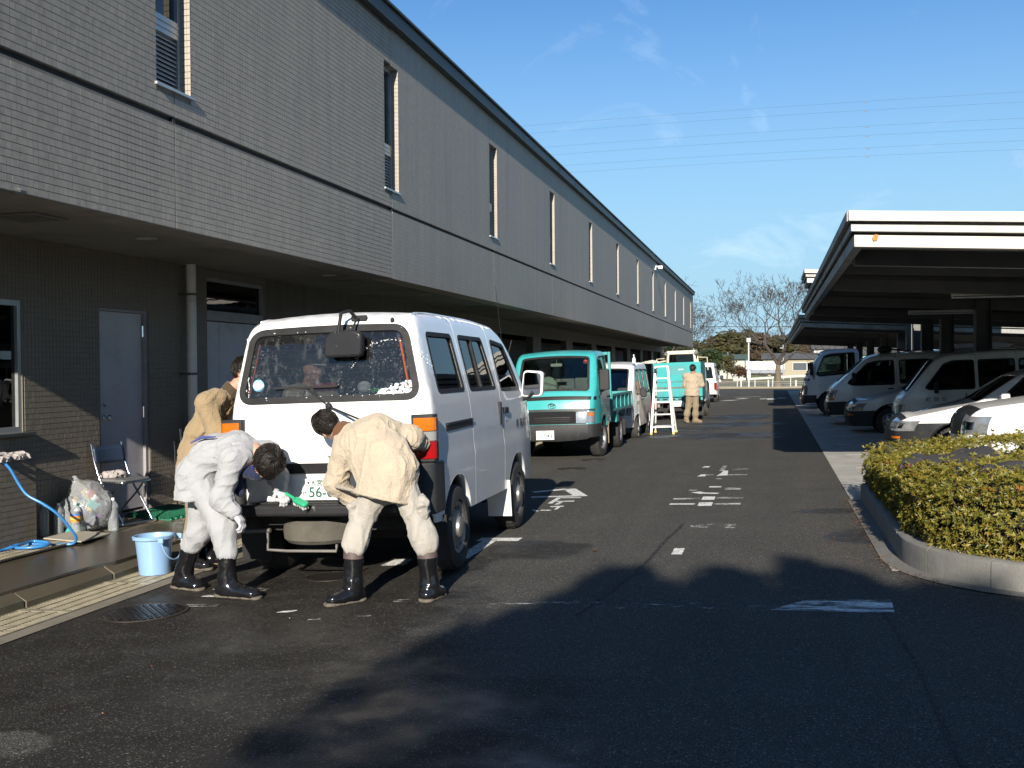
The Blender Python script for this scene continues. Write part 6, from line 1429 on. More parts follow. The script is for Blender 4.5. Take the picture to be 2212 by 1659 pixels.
# ------------------------------------------------------------------ low cars
def low_car(e, paint, lower, zc, nose, cowl, roof_z, Lc, hw, style):
    """nose: (y,z) list of the front end up to the bonnet edge; car length Lc measured to the tail at y=0"""
    def hx(y, z):
        v = float(np.interp(z, (.25, .6, .86, .95, roof_z), (hw-.04, hw, hw-.005, hw-.03, hw-.24)))
        f = max(0, (y-(Lc-.95))/.95); return v-.22*f**2.4
    top = nose+[cowl, (cowl[0]-.62, roof_z-.10), (cowl[0]-.95, roof_z-.01), (cowl[0]-1.9, roof_z), (.35, roof_z-.04), (.10, 1.0), (.0, .80), (.0, .40)]
    B = Body(top, [], hx, r=.055, crown=lambda t: .06 if t < .75 else (.03 if t < 1.7 else .02), rnd=.12, parent=e)
    ry, fy, r = .78, Lc-.86, .31; bz = .24
    ol = list(B.top)+arch(ry, r, .37, bz)+[(ry+.6, bz), (fy-.6, bz)]+arch(fy, r, .37, bz)
    gh = rpoly([(.55, .98), (cowl[0]-.25, .96), (cowl[0]-.72, roof_z-.10), (.75, roof_z-.12)], .06)
    pil = [(cowl[0]-1.28, .97), (cowl[0]-1.16, .97), (cowl[0]-1.20, roof_z-.08), (cowl[0]-1.32, roof_z-.08)]
    for sg in (1, -1):
        up = cutpoly(ol, lambda p: p[1]-zc, True); lo = cutpoly(ol, lambda p: p[1]-zc, False)
        d = B.side('body_side', up, [gh], sg, paint, .1); B.side('pane', gh, [], sg, DGLASS, .15, .004, -.014, d, False); B.side('window_seal', ring(gh, .012), [ring(gh, -.02)], sg, RUB, .08, .01, .003, d, False); B.side('door_pillar', pil, [], sg, RUB, .15, .02, .002, d, False)
        B.side('lower_side', lo, [], sg, lower, .1)
        if lower is not paint:
            b = MB(); A_ = arch(fy, r, .40, bz); A2 = arch(fy, r, .372, bz); V = []
            for p, q in zip(A_, A2): V += [B.on_side(p[0], p[1], sg, .002), B.on_side(p[0]*.5+q[0]*.5, p[1]*.5+q[1]*.5, sg, .018), B.on_side(q[0], q[1], sg, .01)]
            b.add(V, [(3*i+k, 3*i+k+1, 3*i+k+4, 3*i+k+3) for i in range(len(A_)-1) for k in (0, 1)]); b.build('arch_trim', lower, e, smooth=60, solid=.01)
        wheel(e, sg*(hw-.11), ry, r, .18, sg, 'steel' if style == 'wagon' else 'cap'); wheel(e, sg*(hw-.11), fy, r, .18, sg, 'steel' if style == 'wagon' else 'cap')
        hz = nose[-1][1]
        if style == 'tall': hl = band(B, 'headlamp', hz-.33, hz-.10, LAMPG, sg, hw-.42, .16, .010); band(B, 'lamp_bulb', hz-.27, hz-.17, CHROME, sg, hw-.36, .0, .016, parent=hl, nu=6)
        else: hl = band(B, 'headlamp', hz-.20, hz-.05, LAMPG, sg, hw-.50, .20, .010); band(B, 'lamp_bulb', hz-.16, hz-.08, CHROME, sg, hw-.42, .02, .014, parent=hl, nu=6); band(B, 'turn_lens', hz-.315, hz-.28, LAMB, sg, hw-.34, .02, .012, nu=6)
        q = B.on_side(cowl[0]-.35, 1.0, sg); b = MB(); b.prism(rpoly([(q.x, .98), (q.x+sg*.18, .99), (q.x+sg*.18, 1.12), (q.x, 1.10)], .03, 3), cowl[0]-.42, cowl[0]-.30, 'y'); b.build('door_mirror', paint, e, bevel=.02)
        if style == 'tall': b = MB(); p = B.on_side(fy-.5, .72, sg); b.ball(p, (.01, .035, .02), 10, 6); b.build('side_repeater', LAMB, e)
    tb = B.t_of_z(nose[-1][1]-.36); B.strip('bumper', B.t_of(*nose[0])+.02, tb, lower, lift=.012)
    band(B, 'grille', nose[-1][1]-.22 if style != 'tall' else nose[-1][1]-.34, nose[-1][1]-.05 if style != 'tall' else nose[-1][1]-.08, RUB, None, 0, -.62, .010)
    for i in range(4): z = nose[-1][1]-(.20 if style != 'tall' else .32)+i*(.045 if style != 'tall' else .065); band(B, 'grille_bar', z, z+.012, CHROME, None, 0, -.63, .018)
    tc = B.t_of(*cowl); tn = B.t_of(*nose[-1])
    B.strip('nose', tb+.004, tn-.01, RUB); B.strip('bonnet', tn-.006, tc-.05, paint)
    t1 = B.t_of(cowl[0]-.62, roof_z-.10); wl, wh = B.w(tc), B.w(t1); scr = rpoly([(tc+.02, -wl+.06), (tc+.02, wl-.06), (t1-.02, wh-.05), (t1-.02, -wh+.05)], .08); fr = B.strip('screen_surround', tc-.046, t1+.04, paint, [scr]); B.strip('windscreen', 0, 0, DGLASS, poly=scr, solid=.005, lift=-.008, parent=fr)
    c, n = B.on_strip(tc, 0, .0); b = MB(); b.bar(c+Vector((-.45, .0, .01)), c+Vector((.1, -.10, .07)), .012, .014); b.bar(c+Vector((.05, .0, .01)), c+Vector((.55, -.10, .07)), .012, .014); b.build('wiper', RUB, e)
    tr = B.t_of(.35, roof_z-.04); B.strip('roof', t1+.044, tr, paint); B.strip('tail', tr+.004, B.len-.02, paint)
    b = MB(); b.span((-hw+.2, .15, .22), (hw-.2, Lc-.3, .34)); b.build('floor_pan', UNDER, e); b = MB(); b.span((-.2, Lc-.02, .26), (.13, Lc+.02, .42)) if False else b.span((-.005, Lc*.5, .24), (.005, Lc*.5+.01, .25)); b.build('jack_point', UNDER, e)
    for sx in (-.34, .34): seat(e, sx, cowl[0]-1.35, .36); seat(e, sx, .95, .36)
    return e
BLK = mat('black_bumper', (.014, .015, .018), .3, coat=.3, var=.2)
def park(name, label, nx, y, hw, Lc, *a):
    e = empty(name, (nx+Lc, y+hw, gz(nx+Lc*.5)-.0), (-.03, 0, pi/2), label, 'car', 'vehicles parked under the carport'); return low_car(e, *a[:2], *a[2:5], a[5], Lc, hw, a[6])
park('parked_car', 'white car with a tall square headlamp parked nearest, just behind the hedge', 2.40, 13.95, .84, 4.4, WHITE, WHITE, .40, [(4.34, .26), (4.40, .44), (4.42, .68), (4.36, .90), (4.22, 1.0)], (3.26, 1.12), 1.56, 'tall')
park('parked_car', 'white wagon with a black bumper, second in the row and in sun', 1.79, 16.5, .84, 4.3, WHITE, BLK, .69, [(4.24, .22), (4.30, .36), (4.30, .56), (4.24, .70), (4.10, .775)], (3.14, .97), 1.46, 'wagon')
park('parked_car', 'white wagon with a grey bumper and plain steel wheel, deep in the carport shade', 1.66, 24.1, .84, 4.3, WRK, GPLAST, .56, [(4.24, .22), (4.30, .36), (4.30, .56), (4.24, .70), (4.10, .775)], (3.14, .97), 1.46, 'wagon')
park('parked_car', 'small white car far down the shaded row, only its bonnet clear of the truck', .98, 38.0, .82, 4.0, WRK, WRK, .40, [(3.94, .24), (4.0, .40), (4.0, .58), (3.94, .74), (3.80, .82)], (2.92, 1.0), 1.48, 'wagon')
c = cab_truck(empty('white_truck', (2.9, 44.5, gz(2.9)), (-.03, 0, pi/2), 'white cab truck furthest away in the row, its dark mirrors sticking out', 'truck', 'vehicles parked under the carport'), WRK, WRK, False, False)
# the row on the far side of the carport
for src, loc, l in ((KV, (9.0, 20.6, .25), 'white mini van backed against the carport columns, behind the mini van with lettering'), (KV, (9.2, 25.4, .25), 'white mini van on the far side of the carport, behind the van with speaker')):
    c = copy_tree(src); c.location = loc; c.rotation_euler = (.03, 0, -pi/2); c['label'] = l; c['group'] = 'vehicles parked under the carport'
# ------------------------------------------------------------------ high sided dump truck seen from behind
def dump_rear():
    x, y = -2.82, 32.4; e = empty('dump_truck', (x, y, gz(x)-.02), (0, -.03, 0), 'far turquoise dump truck seen from behind with a high mesh topped tailgate', 'truck', 'turquoise dump trucks')
    b = MB(); b.span((-.73, 0, .72), (-.70, 2.05, 1.80)); b.span((.70, 0, .72), (.73, 2.05, 1.80)); b.span((-.70, 2.0, .72), (.70, 2.05, 1.80)); b.span((-.70, .05, .72), (.70, 2.0, .76)); b.build('load_box', TEALD, e, bevel=.006)
    b = MB(); P = rpoly([(-.72, 1.04), (.72, 1.04), (.72, 1.80), (-.72, 1.80)], .01, 2); b.span((-.72, -.04, 1.05), (.72, 0, 1.42)); b.span((-.72, -.04, 1.42), (-.33, 0, 1.80)); b.span((.30, -.04, 1.42), (.72, 0, 1.80)); b.span((-.33, -.04, 1.70), (.30, 0, 1.80)); tg = b.build('upper_tailgate', TEAL, e)
    b = MB()
    for i in range(24): b.span((-.33+i*.0265, -.03, 1.425), (-.322+i*.0265, -.02, 1.70))
    for i in range(7): b.span((-.33, -.028, 1.45+i*.036), (.30, -.022, 1.455+i*.036))
    b.build('mesh_window', TEALD, tg); b = MB(); b.box((.12, -.012, 1.58), (.16, .006, .05)); b.build('bright_patch', mat('pale_patch', (.6, .62, .62), .8), e)  # small pale rectangle behind the mesh
    b = MB(); b.span((-.72, -.052, 1.20), (.72, -.041, 1.215)); b.span((-.73, -.06, 1.0), (.73, -.04, 1.045)); b.build('tailgate_rib', mat('worn_steel', (.10, .09, .08), .6, .4, var=.4), e)
    b = MB(); b.span((-.76, -.05, .74), (.76, -.0, 1.0)); lt = b.build('lower_tailgate', TEAL, e, bevel=.005)
    for k in range(4): b = MB(); xx = -.66+k*.36; b.span((xx, -.062, .78), (xx+.24, -.051, .96)); b.build('pressed_panel', TEALD, lt, bevel=.004)
    b = MB(); b.span((-.76, -.05, .62), (.76, .02, .71)); b.build('rear_sill', TEALD, e, bevel=.004)
    for k in range(6): b = MB(); xx = -.70+k*.24; b.span((xx, -.058, .645), (xx+.15, -.051, .685)); b.build('slot', RUB, lt)
    b = MB(); b.span((-.30, -.2, .34), (-.22, 3.2, .50)); b.span((.22, -.2, .34), (.30, 3.2, .50)); b.span((-.62, -.06, .30), (.62, .0, .40)); b.span((-.5, .5, .22), (.5, .62, .34)); b.build('chassis', UNDER, e)
    b = MB(); b.box((.02, -.10, .53), (.33, .01, .165)); po = b.build('number_plate', PLATE, e); plain_text('53-30', .09, PGREEN, po, T(.02, -.107, .515) @ RX(pi/2), 'plate_lettering')
    for sg in (1, -1):
        b = MB(); b.span((sg*.63-.10, -.09, .42), (sg*.63+.09, -.02, .54)); tl = b.build('tail_lamp', RUB, e); b = MB(); b.span((sg*.63-.09, -.1, .43), (sg*.63-.0, -.091, .53)); b.build('red_lens', LRED, tl); b = MB(); b.span((sg*.63+.01, -.1, .43), (sg*.63+.08, -.091, .53)); b.build('clear_lens', LCLR, tl)
        wheel(e, sg*.64, .55, .27, .15, sg); wheel(e, sg*.64, 2.6, .27, .15, sg)
        b = MB(); b.box((sg*.6, .12, .3), (.24, .01, .3)); mf = b.build('mud_flap', RUB, e)
        if sg < 0: plain_text('TOYOTA', .06, mat('flap_letter', (.6, .6, .6), .6), mf, T(sg*.6+.02, .112, .22) @ RX(pi/2), 'lettering')
    b = MB(); b.prism(rpoly([(2.15, .5), (3.3, .5), (3.3, 1.0), (2.85, 1.72), (2.15, 1.75)], .06), -.70, .70, 'x'); b.build('cab', WRK, e, bevel=.03)
    return e
dump_rear()
def loader():
    e = empty('loader', (-3.3, 40.6, gz(-3.3)), (0, -.03, 0), 'cream coloured loader cab standing beyond the far turquoise truck', 'loader')
    b = MB(); b.prism(rpoly([(-.55, 2.13), (.55, 2.13), (.53, 2.27), (-.53, 2.27)], .04, 3), -.75, .75, 'y'); b.build('cab_roof', CREAM, e, bevel=.02)
    for sx in (-1, 1):
        for yy in (-.7, .62): b = MB(); b.bar((sx*.58, yy, 1.1), (sx*.49, yy, 2.13), .09, .08); b.build('cab_post', CREAM, e)
        b = MB(); b.lathe([(.05, 0), (.07, -.05), (.065, -.07), (.001, -.072)], 14, T(sx*.56, -.78, 2.17) @ RX(-pi/2)); b.build('work_lamp', LAMPG, e, smooth=50)
        for yy, r in ((-.75, .55), (1.0, .55)): wheel(e, sx*.72, yy, r, .34, sx)
        b = MB(); b.tube([(sx*.6, -.5, 2.0), (sx*.95, -.5, 1.98), (sx*.97, -.5, 1.5)], .02, 6); b.build('hand_rail', CREAM, e)
    b = MB(); b.span((-.46, -.68, 1.2), (.46, -.66, 2.12)); b.build('rear_pane', DGLASS, e); b = MB(); b.span((-.60, -1.5, .5), (.60, -.72, 1.25)); b.span((-.66, -.72, .5), (.66, .7, 1.1)); b.build('body', CREAM, e, bevel=.04)
    seat(e, 0, .1, 1.1, mat('seat_blue', (.12, .16, .22), .8)); b = MB(); b.tube([(-.62, -.4, 1.9), (-.85, -.5, 1.86), (-.95, -.52, 1.9)], .03, 6); b.build('side_arm', CREAM, e); return e
loader()
def box_truck():
    e = empty('box_truck', (-4.95, 153, 0), label='white box truck with grey lower panel crossing the far road', cat='truck'); navy = mat('dark_cab', (.012, .016, .03), .3, coat=.4); gp = mat('grey_panel', (.16, .175, .20), .5)
    b = MB(); b.prism(rpoly([(-.1, .35), (-.1, 1.3), (.25, 1.85), (.95, 1.95), (.95, .35)], .06), 0, 1.9, 'y'); b.build('cab', navy, e, bevel=.04); b = MB(); b.span((-.06, -.02, 1.25), (.55, -.005, 1.7)); b.build('cab_window', mat('far_window', (.06, .07, .08), .2), e)
    b = MB(); b.span((1.05, -.05, 1.02), (6.6, 2.0, 2.22)); b.build('box_upper', mat('box_white', (.46, .465, .47), .5, var=.04), e, bevel=.03); b = MB(); b.span((1.05, -.05, .50), (6.6, 2.0, 1.015)); b.build('box_lower', gp, e)
    for x in (2.9, 4.7): b = MB(); b.span((x, -.07, .5), (x+.05, -.052, 2.2)); b.build('box_seam', gp, e)
    b = MB(); b.span((.2, .2, .3), (6.5, 1.7, .5)); b.build('chassis', UNDER, e)
    for x in (.55, 4.0, 5.0): b = MB(); b.lathe([(.16, -.02), (.30, -.02), (.32, .0), (.32, .16), (.3, .18), (.001, .18)], 20, T(x, .15, .32) @ RX(pi/2), cap=False); b.lathe([(.001, .185), (.15, .185), (.16, .175)], 14, T(x, .15, .32) @ RX(pi/2), cap=False); b.build('wheel', TYRE, e, smooth=40)
    return e
box_truck()
# ================================================================== PEOPLE
_H = np.random.RandomState(12).rand(64, 64, 64)
def vnoise(P):
    I = np.floor(P).astype(int); f = P-I; f = f*f*(3-2*f); r = 0
    for a in (0, 1):
        for b in (0, 1):
            for c in (0, 1):
                w = (f[:, 0] if a else 1-f[:, 0])*(f[:, 1] if b else 1-f[:, 1])*(f[:, 2] if c else 1-f[:, 2])
                r = r+w*_H[(I[:, 0]+a) % 64, (I[:, 1]+b) % 64, (I[:, 2]+c) % 64]
    return r
def V3(*a): return np.array(a if len(a) > 1 else a[0], float)
def nrmz(v): return v/max(1e-9, np.linalg.norm(v))
def cap(a, b, ra, rb, side=None, k=1.):
    a = V3(a); b = V3(b)
    def f(P):
        A, B, Q = a, b, P
        if side is not None:
            s = nrmz(V3(side)); sq = lambda X: X-np.multiply.outer(X@s, s)*(1-1/k) if X.ndim > 1 else X-(X@s)*s*(1-1/k)
            A, B, Q = sq(a), sq(b), sq(P)
        ab = B-A; t = np.clip((Q-A)@ab/max(1e-9, ab@ab), 0, 1); d = np.linalg.norm(Q-A-np.multiply.outer(t, ab), axis=1)-(ra+(rb-ra)*t)
        return d
    f.bb = (np.minimum(a, b)-max(ra, rb)*max(1, k), np.maximum(a, b)+max(ra, rb)*max(1, k)); return f
def ell(c, r, R=None):
    c = V3(c); r = V3(r); R = np.eye(3) if R is None else R      # rows of R: local axes
    def f(P): q = (P-c)@R.T; l = np.linalg.norm(q/r, axis=1); return (l-1)*r.min()
    f.bb = (c-r.max(), c+r.max()); return f
def surface(prims, h, blend=.03, wr=0., wf=13., cuts=(), seed=0., wfun=None, axis=None, cutn=0):
    lo = np.min([p.bb[0] for p in prims], axis=0)-.05; hi = np.max([p.bb[1] for p in prims], axis=0)+.05
    n = np.ceil((hi-lo)/h).astype(int)+1; G = np.stack(np.meshgrid(*[lo[i]+h*np.arange(n[i]) for i in range(3)], indexing='ij'), -1).reshape(-1, 3)
    F = None
    for ip, p in enumerate(prims):
        if cutn and ip == cutn:                                  # the cut trims the trunk only, not the sleeves
            for c, nn in cuts: F = np.maximum(F, (G-V3(c))@nrmz(V3(nn)))
        d = p(G)
        if F is None: F = d
        else: e = np.maximum(blend-np.abs(F-d), 0)/blend; F = np.minimum(F, d)-e*e*blend*.25
    if wr:
        m = np.abs(F) < .07; Q = G[m]*wf
        if axis is not None: ax = nrmz(V3(axis)); Q = Q-np.multiply.outer(Q@ax, ax)*.62                # folds run along this axis
        Q = Q+seed; q2 = Q+1.2*np.stack([vnoise(Q*.5+i*7.3) for i in range(3)], -1)
        a = 1-np.abs(2*vnoise(q2)-1); b = 1-np.abs(2*vnoise(q2*2.1+5)-1); w = (a**3-.25)*1.15+(b**3-.25)*.35
        F[m] -= wr*w*(wfun(G[m]) if wfun else 1)
    if not cutn:
        for c, nn in cuts: F = np.maximum(F, (G-V3(c))@nrmz(V3(nn)))
    F = F.reshape(n); nx, ny, nz = n
    cs = [(i, j, k) for i in (0, 1) for j in (0, 1) for k in (0, 1)]; C = [F[i:nx-1+i, j:ny-1+j, k:nz-1+k] for i, j, k in cs]
    cnt = sum((c < 0).astype(int) for c in C); act = (cnt > 0) & (cnt < 8); ii = np.argwhere(act); idx = -np.ones(act.shape, int); idx[act] = np.arange(len(ii))
    vals = [c[act] for c in C]; Pv = np.zeros((len(ii), 3)); W = np.zeros(len(ii))
    for a in range(8):
        for b in range(a+1, 8):
            A, B = np.array(cs[a]), np.array(cs[b])
            if np.abs(A-B).sum() != 1: continue
            m = (vals[a] < 0) != (vals[b] < 0); t = vals[a][m]/(vals[a][m]-vals[b][m]); Pv[m] += A+np.multiply.outer(t, B-A); W[m] += 1
    Vt = lo+h*(ii+Pv/W[:, None]); Q = []
    S = F < 0
    for ax in range(3):
        o1, o2 = [(1, 2), (2, 0), (0, 1)][ax]; sl0 = [slice(None)]*3; sl1 = [slice(None)]*3; sl0[ax] = slice(0, n[ax]-1); sl1[ax] = slice(1, n[ax]); ch = S[tuple(sl0)] != S[tuple(sl1)]; e = np.argwhere(ch)
        e = e[(e[:, o1] > 0) & (e[:, o2] > 0) & (e[:, o1] < n[o1]-1) & (e[:, o2] < n[o2]-1)]
        inside = S[tuple(e.T)]; d1 = np.zeros(3, int); d1[o1] = 1; d2 = np.zeros(3, int); d2[o2] = 1
        q = np.stack([idx[tuple((e-d1-d2).T)], idx[tuple((e-d2).T)], idx[tuple(e.T)], idx[tuple((e-d1).T)]], -1); q[~inside] = q[~inside][:, ::-1]; Q.append(q)
    Q = np.concatenate(Q); Q = Q[(Q >= 0).all(1)]; return Vt, Q
def skinmesh(name, VF, m, parent, base, smooth=180):
    V, F = VF; me = bpy.data.meshes.new(name); me.from_pydata((V-V3(base)).tolist(), [], F.tolist()); me.materials.append(m); me.polygons.foreach_set('use_smooth', [True]*len(me.polygons))
    o = bpy.data.objects.new(name, me); COL.objects.link(o); o.parent = parent; return o
def cloth_mat(name, col, dirt, bump=.6, rough=.85, sc=260.):
    if name in MATS: return MATS[name]
    m, nt, b, o = newmat(name); v = coord(nt, 'Object'); c = mixrgb(nt, noise_fac(nt, v, 5, .3, .7, 5), tuple(x*.9 for x in col), col); c = mixrgb(nt, math1(nt, 'MULTIPLY', noise_fac(nt, v, 9, .56, .8, 6, .7), .5), c, dirt); L(nt, c, b.inputs['Base Color']); b.inputs['Roughness'].default_value = rough; b.inputs['Sheen Weight'].default_value = .15; b.inputs['Specular IOR Level'].default_value = .25
    z = N(nt, 'ShaderNodeTexNoise', i_Scale=30., i_Detail=7, i_Distortion=1.6); L(nt, v, z.inputs['Vector']); w = N(nt, 'ShaderNodeTexNoise', i_Scale=sc, i_Detail=1); L(nt, v, w.inputs['Vector'])
    bp = N(nt, 'ShaderNodeBump', i_Strength=bump, i_Distance=.02); L(nt, math1(nt, 'MULTIPLY_ADD', w.outputs['Fac'], .05, z.outputs['Fac']), bp.inputs['Height']); L(nt, bp.outputs[0], b.inputs['Normal']); MATS[name] = m; return m
SKIN = mat('skin', (.42, .235, .165), .5, var=.1, vscale=9, spec=.35); TAN = cloth_mat('jacket_tan', (.39, .325, .245), (.29, .235, .17)); GREY = cloth_mat('coverall_grey', (.30, .305, .315), (.22, .22, .22), .25); PALE = cloth_mat('trouser_pale', (.32, .30, .265), (.20, .17, .13), .3)
KHAKI = cloth_mat('trouser_khaki', (.20, .16, .105), (.14, .105, .06)); CREAMJ = cloth_mat('jacket_cream', (.33, .27, .20), (.24, .19, .14)); TAN2 = cloth_mat('jacket_sand', (.255, .19, .11), (.18, .13, .075)); MINT = cloth_mat('overall_mint', (.42, .50, .40), (.3, .36, .28))
BOOT = mat('rubber_boot', (.007, .007, .008), .16, 0, var=.3, coat=.25, spec=.4, dirt=(.028, .024, .018), dscale=6, dlo=.62, dhi=.85, bump=.12, bscale=9); SOLE = mat('boot_sole', (.10, .085, .065), .95, var=.5, vscale=30); BOOTB = mat('boot_brown', (.075, .055, .05), .6, var=.2); BOOTT = cloth_mat('boot_tan', (.20, .145, .085), (.12, .09, .06))
GLOVE = cloth_mat('glove_white', (.42, .42, .44), (.45, .44, .44), .2, .9, 420.); COLLAR = cloth_mat('collar_brown', (.115, .05, .022), (.08, .04, .02), .5); COLLARD = cloth_mat('collar_dark', (.055, .038, .022), (.04, .03, .02), .5); NAVY = cloth_mat('shirt_navy', (.012, .018, .05), (.01, .012, .03)); MASKM = cloth_mat('mask_white', (.66, .67, .68), (.55, .55, .55), .1)
def hair_mat():
    m, nt, b, o = newmat('black_hair'); v = coord(nt, 'Object', (1, 1, 1)); z = N(nt, 'ShaderNodeTexNoise', i_Scale=120, i_Detail=4, i_Distortion=2.2); L(nt, v, z.inputs['Vector'])
    c = mixrgb(nt, z.outputs['Fac'], (.004, .0035, .003), (.016, .012, .010)); L(nt, c, b.inputs['Base Color']); b.inputs['Roughness'].default_value = .45; b.inputs['Specular IOR Level'].default_value = .2
    bp = N(nt, 'ShaderNodeBump', i_Strength=.25, i_Distance=.01); L(nt, z.outputs['Fac'], bp.inputs['Height']); L(nt, bp.outputs[0], b.inputs['Normal']); return m
HAIR = hair_mat()
def frame(fwd, up):
    f = nrmz(V3(fwd)); u = V3(up); u = nrmz(u-(u@f)*f); r = np.cross(f, u); return r, f, u
def head_prims(c, fwd, up):
    r, f, u = frame(fwd, up); R = np.stack([r, f, u]); c = V3(c); P = lambda x, y, z: c+r*x+f*y+u*z
    s = [ell(c+u*.025-f*.012, (.077, .096, .098), R), ell(P(0, .028, -.045), (.060, .068, .075), R), cap(P(0, .062, -.085), P(0, .055, -.095), .027, .026), cap(P(0, .088, .012), P(0, .108, -.022), .010, .015), cap(P(-.012, .098, -.026), P(.012, .098, -.026), .010, .010), cap(P(-.03, .085, .025), P(.03, .085, .025), .013, .013), cap(P(-.02, .086, -.052), P(.02, .086, -.052), .009, .009), cap(P(-.018, .083, -.064), P(.018, .083, -.064), .009, .009)]
    for x in (-1, 1): s += [ell(P(x*.078, -.008, -.005), (.010, .020, .032), R), ell(P(x*.04, .058, -.018), (.025, .025, .022), R)]
    return s, P
def arm_prims(sh, el, wr, r0=.05, r1=.042, r2=.032): return [cap(sh, el, r0, r1), cap(el, wr, r1, r2)]
def hand_prims(w, d, pn, thumb=1, curl=.6):
    """palm from wrist w along d; pn = direction the palm faces; four fingers curl towards pn, thumb leaves the side"""
    d = nrmz(V3(d)); pn = V3(pn); pn = nrmz(pn-(pn@d)*d); s = np.cross(d, pn)*thumb; w = V3(w); out = [cap(w-d*.02, w+d*.02, .028, .030), cap(w+d*.03+s*.018, w+d*.075+s*.024, .022, .019), cap(w+d*.03-s*.018, w+d*.072-s*.026, .022, .018), cap(w+d*.02, w+d*.07, .026, .022)]
    for i, (off, ln) in enumerate(((.032, .95), (.011, 1.05), (-.011, 1.0), (-.031, .80))):
        p = w+d*(.082-(.004 if i in (0, 3) else 0))+s*off; a = curl*.55; r = .0105-.0008*(i == 3)
        for seg in (.042, .028, .022):
            q = p+(d*cos(a)+pn*sin(a))*seg*ln; out.append(cap(p, q, r, r*.93)); p = q; a += curl; r *= .94
    p = w+d*.022+s*.034; a = nrmz(d*.6+s*.6+pn*.45); q = p+a*.042; out.append(cap(w+d*.015+s*.02, p, .02, .015)); out.append(cap(p, q, .0135, .012)); a2 = nrmz(d*.85+pn*.5-s*.05); out.append(cap(q, q+a2*.034, .012, .010)); return out
def hair_prims(P0, R, seed, k=1.):
    r = random.Random(seed); P = lambda x, y, z: P0(x*k, (y+.02)*k-.02, z*k); s = [ell(P(0, -.026, .040), (.088*k, .104*k, .098*k), R), ell(P(0, -.055, -.01), (.078*k, .062*k, .075*k), R)]
    for _ in range(0):
        a = r.uniform(0, 6.283); e = r.uniform(-.35, 1.5); x, y, z = cos(e)*cos(a), cos(e)*sin(a), sin(e)
        if y > .55 and z < .45: continue
        p = (x*.082, -.026+y*.098, .035+z*.092); q = (x*.098+r.gauss(0, .012), -.03+y*.115+r.gauss(0, .012), .03+z*.100-.028+r.gauss(0, .01)); s.append(cap(P(*p), P(*q), .015, .006))
    return s
def strands(e, P, k, n, base, seed):
    """locks that run from the crown outwards over the cap of hair"""
    r = random.Random(seed*13+1); b = MB(); B0 = V3(base); ax = nrmz(V3(.15, -.45, .9)); u0 = nrmz(np.cross(ax, V3(1, 0, 0))); v0 = np.cross(ax, u0)
    for _ in range(n):
        a = r.uniform(0, 6.283); t0 = r.uniform(.03, 1.5); ln = r.uniform(.35, .75); sw = r.gauss(0, .35)+.25; lift = r.uniform(.0, .012); pts = []
        for i in range(5):
            t = t0+ln*i/4; aa = a+sw*i/4*min(1, t); d = ax*cos(t)+(u0*cos(aa)+v0*sin(aa))*sin(t); q = (d[0]*.090*k, -.028+d[1]*.106*k, .033+d[2]*.101*k)
            g = 1+(lift*i/4+.002)/.1; q = (q[0]*g, q[1]*g, q[2]*g-(.006*i/4 if t > 1.2 else 0)); pts.append(q)
        if any(q[1] > .052 and q[2] < .055 for q in pts) or pts[-1][2] < -.075: continue
        b.tube([Vector(P(q[0], q[1], q[2])-B0) for q in pts], [.0035, .005, .0048, .0035, .0008], 4, cap=False)
    b.build('hair_locks', HAIR, e, smooth=60, kind='stuff')
def boot(e, base, top, ankle, toe, m, sole, shaft=.07, name='boot', extra=None):
    top, ankle, toe = V3(top), V3(ankle), V3(toe); d = toe-ankle; d[2] = 0; d = nrmz(d); zf = min(toe[2], ankle[2]); heel = ankle-d*.055; heel[2] = zf+.045; t = V3(toe); t[2] = zf+.038; side = np.cross(d, V3(0, 0, 1))
    pr = [cap(top, ankle+(top-ankle)*.25, shaft, shaft*.86), cap(ankle+(top-ankle)*.25, V3(ankle[0], ankle[1], zf+.07), shaft*.86, .056), cap(heel, t-d*.03, .046, .040, side, 1.12), cap(V3(ankle[0], ankle[1], zf+.07), t-d*.06, .055, .042)]
    b = skinmesh(name, surface(pr, .0105, .04, .005, 15., cuts=[(V3(0, 0, zf+.004), (0, 0, -1)), (top, nrmz(top-ankle))]), m, e, base)
    ps = [cap(V3(heel[0], heel[1], zf+.012), V3(t[0], t[1], zf+.012)-d*.02, .052, .048, side, 1.05)]
    skinmesh('sole', surface(ps, .010, .02, .003, 30., cuts=[(V3(0, 0, zf+.026), (0, 0, 1)), (V3(0, 0, zf), (0, 0, -1))]), sole, b, base); return b
